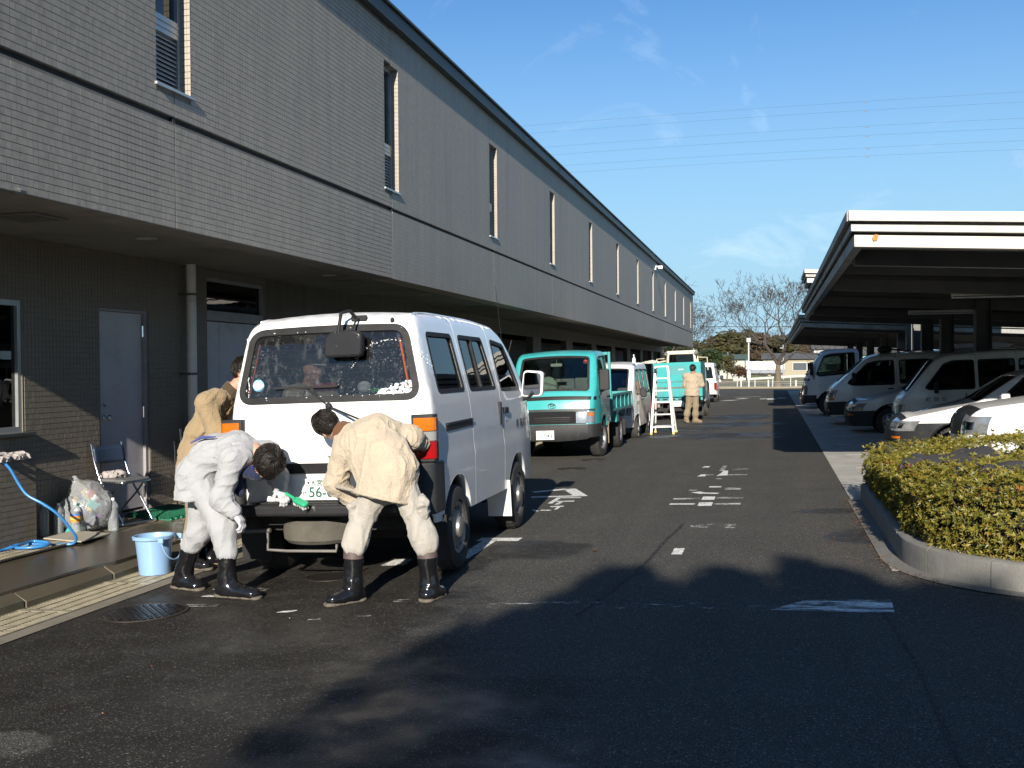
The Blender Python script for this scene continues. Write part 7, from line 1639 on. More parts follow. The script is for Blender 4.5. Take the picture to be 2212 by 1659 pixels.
def person(label, base, J, st):
    e = empty('person', base, label=label, cat='person'); B0 = V3(base)
    hp, P = head_prims(J['head'], J['face'], J['hup']); r, f, u = frame(J['face'], J['hup']); R = np.stack([r, f, u])
    bare = hp+[cap(P(0, -.02, -.06), J['neck'], .056, .060), cap(J['neck'], J['chest'], .06, .07), cap(J['chest'], J['mid'], .07, .07), cap(J['mid'], J['pelvis'], .07, .08)]
    for s in 'LR':
        bare += arm_prims(J['sh'+s], J['el'+s], J['wr'+s], .04, .035, .03); bare += [cap(J['hip'+s], J['kn'+s], .07, .05), cap(J['kn'+s], J['an'+s], .05, .035)]
    hb = []
    for s in 'LR':
        if not st.get('glove'): hb += hand_prims(J['wr'+s], J['hd'+s], J.get('pn'+s, (0, 0, -1)), 1 if s == 'R' else -1, .5)
    skinmesh('body', surface(bare+hb, .0095 if st.get('fine', True) else .014, .018), SKIN, e, base)
    sa = V3(J['shR'])-V3(J['shL'])
    if st.get('side') is not None: sa = V3(st['side'])
    tr = []
    for s in 'LR':
        h, k, a = V3(J['hip'+s]), V3(J['kn'+s]), V3(J['an'+s]); tr += [cap(h, k, st.get('thigh', .098), st.get('knee', .078)), cap(k, a, st.get('knee', .078), st.get('cuff', .068))]
        if st.get('gather'):
            t = nrmz(a-k); tr += [cap(a-t*.07+V3(*np.cross(t, V3(1, .2, 0)))*.0, a-t*.065, .084, .082), cap(a-t*.025, a-t*.02, .079, .076)]
    pv = V3(J['pelvis']); tr += [cap((V3(J['hipL'])+V3(J['hipR']))/2, pv, .115, .125, sa, 1.22)]
    skinmesh('trousers', surface(tr, .011, .05, st.get('wrt', .010), 17., seed=3., axis=(.25, .1, 1)), st['trousers'], e, base)
    ch = V3(J['chest']); nk = V3(J['neck']); mid = V3(J.get('mid', (pv+ch)/2)); hem = V3(J.get('hem', pv-nrmz(ch-pv)*.14)); ak = st.get('arm', 1.); kk = st.get('wide', 1.35); tw = st.get('torso', .135)
    jk = [cap(hem, pv, tw*1.16, tw*1.05, sa, kk), cap(pv, mid, tw*1.02, tw, sa, kk), cap(mid, ch, tw, tw*.98, sa, kk), cap(ch, nk-(nk-ch)*.25, tw*.9, .075, sa, 1.25)]
    for s in 'LR':
        sh, el, wr = V3(J['sh'+s]), V3(J['el'+s]), V3(J['wr'+s]); jk += [cap(sh+(nk-sh)*.35, sh, .085, .084*ak), cap(sh, el, .084*ak, .072*ak), cap(el, wr-(wr-el)*.06, .072*ak, .054)]
    cut = [(hem, nrmz(hem-pv))]
    VF = surface(jk, st.get('vox', .0105), .045, st.get('wrj', .014), st.get('wfj', 15.), cut, seed=st.get('seed', 0.), axis=st.get('fold', nrmz(ch-pv)+.5*nrmz(sa)), cutn=4)
    skinmesh('jacket', VF, st['jacket'], e, base)
    if st.get('roll'):                                          # padded hem that follows the cloth
        hn = nrmz(hem-pv); hr = nrmz(nrmz(sa)-(nrmz(sa)@hn)*hn); fr_ = np.cross(hn, hr); pl = [(Vt-hem)@hn for Vt in (VF[0],)][0]; near = np.abs(pl+.014) < .010; Q = VF[0][near]-hem; Q = Q[np.linalg.norm(Q-np.multiply.outer(Q@hn, hn), axis=1) < .42]; ang = np.arctan2(Q@fr_, Q@hr); rad = np.hypot(Q@fr_, Q@hr); pts = []
        for k in range(44):
            a = -pi+2*pi*k/44; m = np.abs(np.angle(np.exp(1j*(ang-a)))) < .10
            if m.sum(): q = np.percentile(rad[m], 60); pts.append(Vector(hem-hn*.010+hr*cos(a)*q+fr_*sin(a)*q-B0))
        b = MB(); b.tube(pts, .0135, 7, closed=True); b.build('hem', st['jacket'], e, smooth=80)
    # rolled hem and cuffs
    hn = nrmz(hem-pv); hr = nrmz(nrmz(sa)-(nrmz(sa)@hn)*hn); fr_ = np.cross(hn, hr); b = MB(); q = tw*1.13; b.tube([Vector(hem-hn*.012+hr*cos(a)*q*kk+fr_*sin(a)*q*1.0-B0) for a in np.linspace(0, 2*pi, 37)[:-1]], .014, 7, closed=True)
    if st.get('hemband', False): b.build('hem', st['jacket'], e, smooth=80)
    for s in 'LR':
        el, wr = V3(J['el'+s]), V3(J['wr'+s]); t = nrmz(wr-el); b = MB(); x = np.cross(t, V3(.3, .2, 1)); x = nrmz(x); y = np.cross(t, x)
        b.tube([Vector(wr-t*.012-B0), Vector(wr-t*.05-B0)], [.050, .054], 14); b.build('cuff', st['jacket'], e, smooth=50, bevel=.008)
        if st.get('glove'):
            g = skinmesh('glove', surface([cap(wr-t*.05, wr, .040, .034)]+hand_prims(wr, J['hd'+s], J.get('pn'+s, (0, 0, -1)), 1 if s == 'R' else -1, st.get('curl', .6)), .0048, .010), GLOVE, e, base)
            b = MB(); b.tube([Vector(wr-t*.022-B0), Vector(wr-t*.012-B0)], .0415, 14, cap=False); b.build('wrist_band', mat('glove_band', (.45, .16, .04), .8), g, smooth=60)
    if st.get('collar'):
        b = nk+(ch-nk)*.12; t = nrmz(V3(J['head'])-ch); x = nrmz(np.cross(t, V3(.2, 1, .1))); y = np.cross(t, x)
        cp = [cap(b+(x*cos(a)+y*sin(a))*.072, b+(x*cos(a)+y*sin(a))*.070+t*.05, .017, .014) for a in np.linspace(0, 2*pi, 15)[:-1]]; skinmesh('collar', surface(cp, .008, .03, .004, 20.), st['collar'], e, base)
    if st.get('hair', True): skinmesh('hair', surface(hair_prims(P, R, st.get('hs', 1), st.get('hk', 1.)), .0055 if st.get('fine', True) else .009, .012), HAIR, e, base); strands(e, P, st.get('hk', 1.), 520 if st.get('fine', True) else 120, base, st.get('hs', 1))
    if st.get('mask'):
        mk = [ell(P(0, .062, -.052), (.066, .060, .050), R), cap(P(0, .085, -.02), P(0, .118, -.035), .02, .018)]; mo = skinmesh('mask', surface(mk, .007, .02, 0, cuts=[(P(0, .045, 0), -f)]), MASKM, e, base); b = MB()
        for x in (-1, 1):
            for z0 in (-.02, -.085): b.tube([Vector(P(x*.055, .055, z0)-B0), Vector(P(x*.080, .02, -.01+z0*.4)-B0), Vector(P(x*.082, -.012, -.012)-B0)], .0022, 5)
        b.build('ear_loop', MASKM, mo, kind='stuff')
    if st.get('cap'):
        cp = [ell(P(0, -.012, .05), (.094, .108, .085), R)]; co = skinmesh('cap', surface(cp, .008, .02, .002, 20., cuts=[(P(0, 0, .045), -u)]), st['cap'], e, base); skinmesh('cap_peak', surface([ell(P(0, .10, .052), (.07, .075, .010), R)], .006), st['cap'], co, base)
    if st.get('boots'):
        for s in 'LR':
            bo = boot(e, base, J['bt'+s], J['an2'+s], J['toe'+s], st['boots'], SOLE)
            if st.get('bootcuff'):
                t = nrmz(V3(J['bt'+s])-V3(J['an2'+s])); p = V3(J['bt'+s]); b = MB(); b.tube([Vector(p-t*.01-B0), Vector(p+t*.09-B0)], [.0735, .072], 20); b.build('boot_cuff', BOOTB, bo, smooth=50)
    return e, P
def people():
    # --- worker in the tan jacket, leaning to the tail lamp
    J = dict(head=(-3.215, 7.22, 1.135), face=(-.22, .85, -.48), hup=(-.80, .05, .55), neck=(-3.08, 7.16, 1.10), chest=(-2.88, 7.10, 1.045), mid=(-2.74, 7.03, .93), pelvis=(-2.655, 6.96, .80), hem=(-2.685, 6.935, .645),
        shL=(-3.03, 7.08, .965), elL=(-3.12, 7.10, .73), wrL=(-2.99, 7.20, .56), hdL=(.4, .6, -.5), shR=(-2.79, 7.14, 1.135), elR=(-2.585, 7.26, 1.06), wrR=(-2.55, 7.44, 1.0), hdR=(-.1, .9, -.1), pnR=(-.9, 0, 0),
        hipL=(-2.745, 6.96, .73), knL=(-2.875, 6.94, .41), anL=(-2.895, 6.90, .30), hipR=(-2.555, 6.97, .75), knR=(-2.415, 6.97, .43), anR=(-2.385, 6.98, .31), btL=(-2.90, 6.90, .235), an2L=(-2.905, 6.89, -.02), toeL=(-3.02, 6.72, -.088), btR=(-2.375, 6.985, .245), an2R=(-2.36, 6.985, -.02), toeR=(-2.325, 7.14, -.07))
    e, P = person('person in a tan jacket and pale trousers bending to scrub beside the right tail lamp', (-2.62, 6.95, -.08), J, dict(jacket=TAN, trousers=PALE, boots=BOOT, bootcuff=True, glove=True, collar=COLLAR, gather=True, side=(.80, .10, .52), wide=1.42, torso=.148, arm=1.12, vox=.0082, wfj=18., wrj=.0105, roll=True, hs=3, knee=.075, cuff=.064, wrt=.012, seed=1.))
    B0 = Vector((-2.62, 6.95, -.08))
    skinmesh('cargo_pocket', surface([ell((-2.395, 6.95, .585), (.045, .06, .095)), ell((-2.385, 6.94, .62), (.042, .06, .03))], .008, .02, .008, 18.), PALE, e, (-2.62, 6.95, -.08))
    skinmesh('cargo_pocket', surface([ell((-2.90, 6.93, .55), (.04, .06, .09)), ell((-2.905, 6.915, .59), (.04, .06, .03))], .008, .02, .008, 18.), PALE, e, (-2.62, 6.95, -.08))
    # --- worker in light grey, folded right over with brush and bare view of the crown
    J = dict(head=(-3.63, 7.0, .875), face=(-.25, .05, -.95), hup=(.80, -.42, -.25), neck=(-3.745, 7.05, .965), chest=(-3.90, 7.07, .965), mid=(-4.10, 7.09, .93), pelvis=(-4.225, 7.08, .775), hem=(-4.23, 7.08, .60),
        shL=(-3.72, 7.22, .94), elL=(-3.70, 7.33, .745), wrL=(-3.665, 7.29, .665), hdL=(.45, -.25, -.6), pnL=(-.5, .5, -.5), shR=(-3.845, 6.91, .915), elR=(-3.915, 6.845, .625), wrR=(-3.80, 6.845, .53), hdR=(.62, 0, -.75), pnR=(-.75, 0, -.62),
        hipL=(-4.235, 7.16, .66), knL=(-4.29, 7.19, .33), anL=(-4.37, 7.205, .22), hipR=(-4.145, 7.0, .68), knR=(-3.965, 6.97, .40), anR=(-3.935, 6.96, .22), btL=(-4.385, 7.205, .185), an2L=(-4.475, 7.235, -.05), toeL=(-4.29, 7.19, -.132), btR=(-3.93, 6.955, .19), an2R=(-3.925, 6.95, -.03), toeR=(-3.665, 6.925, -.112))
    e, P = person('person in light grey coveralls folded over at the waist, dark hair towards us, black boots', (-4.1, 7.07, -.11), J, dict(jacket=GREY, trousers=GREY, boots=BOOT, glove=True, side=(0.05, 1, 0), wide=1.2, torso=.145, vox=.0082, wfj=19., wrj=.011, hs=8, hk=1.17, knee=.092, cuff=.082, thigh=.105, wrt=.009, hemband=False, seed=4., curl=.75))
    B0 = Vector((-4.1, 7.07, -.11))
    skinmesh('shirt', surface([cap((-3.90, 7.05, .86), (-3.70, 7.03, .80), .075, .055, (0, 1, 0), 1.6), cap((-3.92, 7.03, .82), (-3.84, 7.0, .66), .06, .03, (0, 1, 0), 1.4)], .012, .04, .006), NAVY, e, (-4.1, 7.07, -.11))
    b = MB(); b.tube([Vector((-4.20, 6.92, 1.03))-B0, Vector((-4.10, 6.915, 1.075))-B0, Vector((-3.99, 6.92, 1.078))-B0], [.004, .012, .004], 8); b.build('pocket_lining', mat('lining_blue', (.045, .055, .20), .8), e, smooth=60)
    b = MB(); b.tube([Vector(P(.081, -.01, -.01))-B0, Vector(P(.07, .05, -.05))-B0], .006, 6); b.build('mask_strap', mat('strap_blue', (.02, .05, .40), .6), e)
    b = MB(); b.tube([Vector((-4.33, 6.98, .605))-B0, Vector((-4.2, 6.935, .60))-B0, Vector((-4.07, 6.945, .635))-B0], .022, 8); b.build('belt', mat('belt_grey', (.10, .105, .12), .7), e, smooth=60)
    # --- worker behind the van, seen from the side
    zb = gz(-4.85); J = dict(head=(-4.43, 8.2, 1.545), face=(.9, -.12, -.25), hup=(.15, 0, 1), neck=(-4.55, 8.19, 1.40), chest=(-4.72, 8.15, 1.20), mid=(-4.79, 8.12, 1.02), pelvis=(-4.84, 8.1, .86), hem=(-4.86, 8.1, .68), shL=(-4.63, 8.34, 1.30), elL=(-4.45, 8.42, 1.10), wrL=(-4.24, 8.36, 1.16), hdL=(.9, -.1, .1), shR=(-4.68, 7.97, 1.29), elR=(-4.575, 7.95, 1.03), wrR=(-4.32, 8.02, .99), hdR=(.9, .1, 0),
        hipL=(-4.84, 8.2, .80), knL=(-4.80, 8.22, .40), anL=(-4.86, 8.22, .06), hipR=(-4.84, 8.0, .80), knR=(-4.79, 7.98, .40), anR=(-4.85, 7.97, .06), btL=(-4.85, 8.22, .12), an2L=(-4.86, 8.22, -.08), toeL=(-4.66, 8.22, zb+.01), btR=(-4.85, 7.97, .12), an2R=(-4.86, 7.97, -.08), toeR=(-4.66, 7.96, zb+.01))
    person('person in a sand coloured jacket and face mask standing behind the van', (-4.85, 8.1, zb), J, dict(jacket=TAN2, trousers=KHAKI, boots=BOOT, glove=False, collar=COLLARD, mask=True, side=(0, 1, 0), wide=1.3, torso=.135, wrj=.013, hs=5, seed=2.))
    # --- worker far off with his back to us
    X, Y = -2.26, 30.6; zb = gz(X); J = dict(head=(X+.02, Y-.02, 1.555+zb), face=(.25, 1, -.25), hup=(0, .1, 1), neck=(X+.01, Y, 1.41+zb), chest=(X, Y, 1.22+zb), mid=(X-.01, Y, 1.05+zb), pelvis=(X-.01, Y, .92+zb), hem=(X-.01, Y, .79+zb), shL=(X-.19, Y, 1.36+zb), elL=(X-.22, Y+.06, 1.09+zb), wrL=(X-.10, Y+.26, 1.02+zb), hdL=(.5, .8, 0), shR=(X+.20, Y, 1.36+zb), elR=(X+.27, Y+.06, 1.10+zb), wrR=(X+.24, Y+.30, 1.10+zb), hdR=(0, 1, 0),
        hipL=(X-.09, Y, .86+zb), knL=(X-.12, Y+.03, .48+zb), anL=(X-.17, Y+.0, .22+zb), hipR=(X+.08, Y, .86+zb), knR=(X+.09, Y, .48+zb), anR=(X+.08, Y-.02, .20+zb), btL=(X-.17, Y, .24+zb), an2L=(X-.18, Y+.02, .07+zb), toeL=(X-.12, Y-.18, zb+.003), btR=(X+.08, Y-.02, .22+zb), an2R=(X+.08, Y-.02, .07+zb), toeR=(X+.26, Y-.14, zb+.003))
    e, P = person('person in a cream jacket and grey cap standing by the far turquoise tailgate', (X, Y, zb), J, dict(jacket=CREAMJ, trousers=KHAKI, boots=BOOTT, glove=True, cap=mat('cap_grey', (.11, .12, .14), .8), side=(1, 0, 0), wide=1.45, torso=.13, hs=6, fine=False, seed=6., wrj=.010, gather=True))
    # --- driver behind the windscreen of the turquoise truck
    X, Y = -4.33, 19.72; J = dict(head=(X, Y-.04, 1.50), face=(.1, -1, -.1), hup=(0, 0, 1), neck=(X, Y, 1.36), chest=(X, Y+.02, 1.16), mid=(X, Y+.03, .98), pelvis=(X, Y+.05, .82), hem=(X, Y+.02, .76), shL=(X+.19, Y, 1.27), elL=(X+.26, Y-.10, 1.04), wrL=(X+.12, Y-.34, 1.10), hdL=(-.2, -1, .1), shR=(X-.19, Y, 1.27), elR=(X-.25, Y-.1, 1.04), wrR=(X-.10, Y-.34, 1.10), hdR=(.2, -1, .1),
        hipL=(X+.09, Y, .82), knL=(X+.11, Y-.38, .84), anL=(X+.11, Y-.45, .55), hipR=(X-.09, Y, .82), knR=(X-.11, Y-.38, .84), anR=(X-.11, Y-.45, .55))
    person('person in a pale green top and face mask sitting behind the truck windscreen', (X, Y, .75), J, dict(jacket=MINT, trousers=KHAKI, glove=False, mask=True, side=(1, 0, 0), wide=1.4, torso=.13, hs=7, fine=False, hemband=False, seed=8.))
    # --- helper kneeling inside the van with a blue cloth
    D = -.09
    X, Y = -3.82, 8.22; J = dict(head=(X+.02, Y-.02, 1.66+D), face=(.85, -.5, -.1), hup=(0, 0, 1.0), neck=(X-.03, Y+.01, 1.52+D), chest=(X-.05, Y, 1.32+D), mid=(X-.06, Y, 1.12+D), pelvis=(X-.06, Y, .95), hem=(X-.06, Y, .86), shL=(X+.06, Y+.17, 1.44+D), elL=(X+.26, Y+.12, 1.28+D), wrL=(X+.47, Y-.04, 1.42+D), hdL=(.6, -.3, .6), shR=(X-.08, Y-.17, 1.43+D), elR=(X+.05, Y-.26, 1.20+D), wrR=(X+.25, Y-.24, 1.18+D), hdR=(.9, 0, .2),
        hipL=(X-.05, Y+.10, .93), knL=(X+.25, Y+.14, .78), anL=(X-.05, Y+.16, .62), hipR=(X-.05, Y-.08, .93), knR=(X+.25, Y-.12, .78), anR=(X-.05, Y-.12, .62))
    person('person in a tan jacket seen through the soapy rear window, inside the van', (X, Y, .55), J, dict(jacket=TAN, trousers=KHAKI, glove=True, side=(-.5, 1, 0), wide=1.3, torso=.13, hs=9, fine=False, hair=False, cap=mat('cap_pale', (.5, .48, .44), .8), hemband=False, seed=9.))
    b = MB(); b.ball((0, 0, 0), (.075, .03, .055), 10, 7); b.ball((.05, .0, .03), (.04, .03, .04), 8, 6)
    o = b.build('cleaning_cloth', mat('cloth_blue', (.16, .42, .62), .9, bump=.5, bscale=30), smooth=60, label='light blue cleaning cloth held up inside the rear window of the van', cat='cloth'); o.location = (X+.52, Y-.10, 1.50+D)
people()
# ================================================================== SMALL THINGS
def az(x): return -.02+.06*(-5.4-x)            # the apron rises to the wall
def props():
    # bucket
    blue = mat('bucket_blue', (.20, .33, .52), .35, var=.05, coat=.2)
    x, y = -5.07, 7.78; e = empty('bucket', (x, y, gz(x)+.012), (0, -.03, 0), 'light blue plastic bucket standing on the drain grating', 'bucket')
    b = MB(); b.lathe([(.001, .012), (.118, .012), (.120, 0), (.126, 0), (.128, .02), (.150, .285), (.158, .29), (.172, .296), (.174, .318), (.166, .325), (.152, .322), (.146, .30), (.124, .03), (.001, .026)], 40); b.build('pail', blue, e, smooth=35)
    b = MB(); b.tube([(.155*cos(a)*1.02-.0, -.155*sin(a)*1.02, .30-.20*sin(a)*.0) if False else (.165+.035*sin(t), .15*cos(t), .29-.17*sin(t)) for t in np.linspace(.12, pi-.12, 15) for a in (0,)], .008, 8); b.build('handle', blue, e, smooth=60)
    for s in (1, -1): b = MB(); b.box((.158, s*.14, .295), (.05, .03, .045)); b.build('handle_lug', blue, e, bevel=.008)
    # hose
    P = [(-6.56, 7.55, .80), (-6.46, 7.62, .80), (-6.40, 7.66, .74), (-6.34, 7.70, .60), (-6.27, 7.72, .50), (-6.14, 7.76, .42), (-6.05, 7.82, .33), (-5.99, 7.90, .20), (-5.97, 7.96, .10), (-6.02, 7.98, .045), (-6.12, 7.93, .04), (-6.24, 7.82, .045)]
    for i in range(15): a = 1.0+2*pi*i/12; P.append((-6.25+.17*cos(a), 7.72+.13*sin(a), .05+.002*i))
    P += [(-6.30, 7.60, .075), (-6.34, 7.50, .06), (-6.33, 7.35, .05), (-6.30, 7.1, .045), (-6.25, 6.7, .04), (-6.2, 6.2, .04)]
    def smooth(P, n=6):
        out = []; P = [Vector(p) for p in P]
        for i in range(len(P)-1):
            a, b_, c, d = P[max(0, i-1)], P[i], P[i+1], P[min(len(P)-1, i+2)]
            for k in range(n): t = k/n; out.append(.5*((2*b_)+(c-a)*t+(2*a-5*b_+4*c-d)*t*t+(3*b_-a-3*c+d)*t**3))
        return out+[P[-1]]
    e = empty('hose', (-6.25, 7.7, .04), label='bright blue garden hose hanging from the tiled block and coiled on the apron', cat='hose'); b = MB(); b.tube([p-Vector((-6.25, 7.7, .04)) for p in smooth(P)], .0125, 10); b.build('tube', mat('hose_blue', (.03, .17, .42), .28, var=.1, coat=.3), e, smooth=60)
    b = MB(); b.tube([(-.34, -.18, .765), (-.23, -.09, .762)], .022, 10); b.build('coupling', mat('coupling_dark', (.03, .03, .035), .4), e, smooth=50)
    # bottles of water
    pet = glass('pet_plastic', (.90, .93, .93), .08, 1.4, haze=.16); wat = glass('water', (.88, .92, .93), .02, 1.33, haze=.05)
    def bottle(x, y, h, label, lab=None, cap_c='cap_white'):
        e = empty('bottle', (x, y, az(x)), label=label, cat='bottle', group='plastic bottles by the wall'); k = h/.31
        prof = [(.001, .006), (.035, .0), (.045, .008)]+[(.047-.0025*(i % 2), .02+.012*i) for i in range(17)]+[(.047, .225), (.040, .25), (.020, .278), (.014, .285), (.014, .298)]
        b = MB(); b.lathe([(r*k, z*k) for r, z in prof], 24); b.build('shell', pet, e, smooth=60)
        b = MB(); b.lathe([(.001, .007*k)]+[((r-.002)*k, z*k) for r, z in prof[2:20]]+[(.045*k, .222*k), (.001, .222*k)], 20); b.build('water', wat, e, smooth=60)
        b = MB(); b.lathe([(.0155*k, .286*k), (.0155*k, .308*k), (.001, .309*k)], 16); b.build('cap', mat('cap_white', (.7, .7, .7), .4), e, smooth=40)
        if lab:
            b = MB(); b.lathe([(.0482*k, .125*k), (.0482*k, .205*k)], 24, cap=False); l = b.build('label', mat('label_orange', (.55, .20, .03), .5, var=.35, vscale=35), e, smooth=60); b = MB(); b.lathe([(.0485*k, .185*k), (.0485*k, .205*k)], 24, cap=False); b.build('label_band', mat('label_blue', (.05, .16, .45), .5), l, smooth=60)
            b = MB(); b.lathe([(.0486*k, .15*k), (.0486*k, .168*k)], 24, cap=False); b.build('label_stripe', mat('label_yellow', (.62, .42, .12), .5, var=.5, vscale=60), l, smooth=60)
        return e
    bottle(-6.34, 8.45, .31, 'water bottle with an orange and blue label before the rubbish bag', True)
    bottle(-6.17, 8.78, .325, 'clear unlabelled water bottle standing in front of the folding chair')
    bottle(-6.52, 8.24, .30, 'bottle in deep shade beside the tiled block, left of the rubbish bag')
    bottle(-6.50, 8.42, .29, 'bottle in shade tucked behind the labelled one')
    # rubbish bag
    e = empty('rubbish_bag', (-6.40, 8.72, az(-6.4)), label='clear plastic rubbish bag full of crushed bottles and wrappers', cat='rubbish bag')
    VF = surface([ell((-6.40, 8.72, .24), (.235, .24, .20)), ell((-6.44, 8.75, .36), (.17, .17, .16)), ell((-6.46, 8.62, .20), (.16, .16, .15)), cap((-6.46, 8.68, .46), (-6.50, 8.66, .55), .05, .025)], .012, .06, .022, 9., cuts=[((0, 0, .035), (0, 0, -1))], seed=2.)
    skinmesh('film', VF, glass('bag_film', (.80, .82, .82), .16, 1.4, foam=.35, haze=.20), e, (-6.40, 8.72, az(-6.4)))
    r = random.Random(6); cs = [('wrap_teal', (.06, .34, .33)), ('wrap_white', (.5, .5, .48)), ('wrap_yellow', (.55, .42, .10)), ('wrap_red', (.42, .07, .05)), ('wrap_green', (.08, .28, .09)), ('wrap_purple', (.18, .08, .28)), ('wrap_blue', (.08, .20, .42))]
    for i in range(26):
        a = r.uniform(0, 6.28); q = .17*sqrt(r.random()); p = Vector((q*cos(a), q*sin(a), r.uniform(.06, .36))); b = MB()
        if i % 3: b.tube([p, p+Vector((r.gauss(0, .06), r.gauss(0, .06), r.gauss(0, .05)))], [.036, .030], 9)
        else: b.box(p, (.12, .004, .09), Matrix.Rotation(r.uniform(0, 3), 3, 'X') @ Matrix.Rotation(r.uniform(0, 3), 3, 'Z'))
        b.build('crushed_item', mat(*r.choice(cs), .35), e, smooth=40)
    # folding chair
    e = empty('folding_chair', (-6.40, 9.22, az(-6.4)), (0, 0, radians(-100)), 'steel folding chair with navy back and a rag on its grey seat', 'chair'); tube = mat('chair_tube', (.62, .64, .66), .15, 1., var=.05)
    # local: seat faces +y after turning
    for s in (1, -1):
        b = MB(); b.tube(smooth([(s*.20, -.17, .80), (s*.20, -.12, .60), (s*.20, -.04, .42), (s*.20, .10, .22), (s*.20, .24, .012)], 5), .011, 8); b.build('front_leg', tube, e, smooth=60)
        b = MB(); b.tube(smooth([(s*.175, .16, .415), (s*.175, .06, .30), (s*.175, -.10, .15), (s*.175, -.22, .012)], 5), .010, 8); b.build('rear_leg', tube, e, smooth=60)
    b = MB(); b.tube([(-.20, .24, .012), (.20, .24, .012)], .011, 8); b.build('floor_bar', tube, e, smooth=60); b = MB(); b.tube([(-.175, -.22, .012), (.175, -.22, .012)], .010, 8); b.build('floor_bar', tube, e, smooth=60)
    b = MB(); b.grid(lambda u, v: Vector(((u-.5)*.40, -.155-.03*(1-(2*u-1)**2)+.03*(1-v), .60+.17*v)), 12, 5); b.build('backrest', mat('chair_navy', (.018, .03, .055), .35, coat=.2), e, smooth=60, solid=.022)
    b = MB(); b.prism(rpoly([(-.19, -.12), (.19, -.12), (.19, .24), (-.19, .24)], .05), .43, .455, 'z'); b.build('seat', mat('chair_seat', (.11, .115, .115), .45), e, bevel=.008); b = MB(); b.tube([(-.195, -.12, .425), (-.195, .22, .425), (-.16, .25, .425), (.16, .25, .425), (.195, .22, .425), (.195, -.12, .425)], .010, 8); b.build('seat_frame', tube, e, smooth=60)
    rag = cloth_mat('rag_grey', (.34, .31, .30), (.2, .18, .17), .6)
    def ragmesh(label, p, s, seed, rot=0):
        e = empty('rag', p, (0, 0, rot), label, 'cloth', 'rags by the wall'); q = [ell((0, 0, .02), (.09*s, .06*s, .03*s)), ell((.05*s, .03*s, .03), (.05*s, .05*s, .035*s)), ell((-.05*s, .0, .025), (.05*s, .06*s, .03*s))]; skinmesh('cloth', surface(q, .007, .03, .016, 26., cuts=[((0, 0, 0), (0, 0, -1))], seed=seed), rag, e, (0, 0, 0)); return e
    ragmesh('crumpled grey pink rag on the seat of the folding chair', (-6.46, 9.20, az(-6.4)+.455), 1.0, 1, .6)
    ragmesh('crumpled rag on top of the tiled block, the one nearest its end', (-6.50, 7.88, .79), 1.0, 3, 1.3); ragmesh('crumpled rag on top of the tiled block, left of the end one', (-6.50, 7.68, .79), 1.05, 5, 1.7)
    # green door mat of pegs
    e = empty('door_mat', (-6.30, 9.95, az(-6.3)), (0, radians(3.4), 0), 'green plastic peg mat lying in front of the service door', 'mat'); green = mat('mat_green', (.012, .10, .055), .5, var=.3, vscale=20); r = random.Random(8)
    b = MB(); b.span((-.26, -.42, 0), (.26, .42, .014)); b.build('mat_base', green, e, bevel=.004); b = MB()
    for i in range(26):
        for j in range(42): x, y = -.25+i*.02, -.41+j*.02; b.lathe([(.007, .0141), (.005, .032+r.uniform(-.004, .004)), (.001, .034)], 5, T(x+r.gauss(0, .002), y+r.gauss(0, .002), 0), cap=False)
    b.build('pegs', green, e, kind='stuff'); b = MB()
    for j in range(9): b.ball((.268, -.40+j*.1, .012), (.014, .02, .012), 8, 5)
    b.build('edge_tabs', mat('mat_tab', (.03, .26, .15), .4), e, kind='stuff')
    # pale boards over the grating
    bm_ = mat('pale_board', (.30, .28, .23), .7, var=.15, vscale=4, dirt=(.16, .14, .10), dscale=4)
    e = empty('board', (-6.20, 8.28, az(-6.2)+.022), (0, radians(3.2), .05), 'pale flat board laid over the wall grating under the labelled bottle', 'board'); b = MB(); b.span((-.19, -.22, 0), (.19, .24, .012)); b.build('panel', bm_, e, bevel=.003)
    # pole pieces by the drain pipe
    for i, (x, y, h, rr, l) in enumerate(((-6.50, 10.56, .86, .014, 'bright metal pole leaning by the foot of the drain pipe'), (-6.53, 10.48, .72, .010, 'thinner metal pole beside the bright one at the drain pipe'))):
        e = empty('pole', (x, y, az(x)), label=l, cat='pole', group='poles by the drain pipe'); b = MB(); b.tube([(0, 0, 0), (-.05, .02, h)], rr, 8); b.build('tube', tube, e, smooth=60)
    # plant by the door
    e = empty('potted_plant', (-6.46, 11.25, az(-6.4)), label='small dark leafy plant in a pot beyond the drain pipe', cat='plant'); b = MB(); b.lathe([(.001, .01), (.10, 0), (.13, .24), (.14, .25), (.12, .24), (.001, .22)], 20); b.build('pot', mat('pot_brown', (.10, .05, .03), .8), e, smooth=40); r = random.Random(3); V = []; F = []
    for _ in range(420):
        d = Vector((r.gauss(0, 1), r.gauss(0, 1), r.gauss(.3, .8))).normalized(); p = Vector((0, 0, .75))+Vector((d.x*.16, d.y*.20, d.z*.42))*r.random()**.4; u = Vector((r.gauss(0, 1), r.gauss(0, 1), r.gauss(0, 1))).normalized(); v = u.orthogonal().normalized(); k = r.uniform(.025, .05); n = len(V); V += [p-u*k, p+v*k*.4, p+u*k, p-v*k*.4]; F.append((n, n+1, n+2, n+3))
    q = MB(); q.add(V, F); q.build('leaves', DK, e, fix=False, kind='stuff'); b = MB(); b.tube([(0, 0, .2), (0, .02, .8)], [.012, .006], 6); b.build('stem', mat('bark', (.11, .085, .06), .95), e)
    # brush in the hand of the grey worker
    e = empty('brush', (-3.62, 7.28, .63), label='green handled washing brush resting on the black van bumper', cat='brush'); gr = mat('brush_green', (.02, .30, .15), .4)
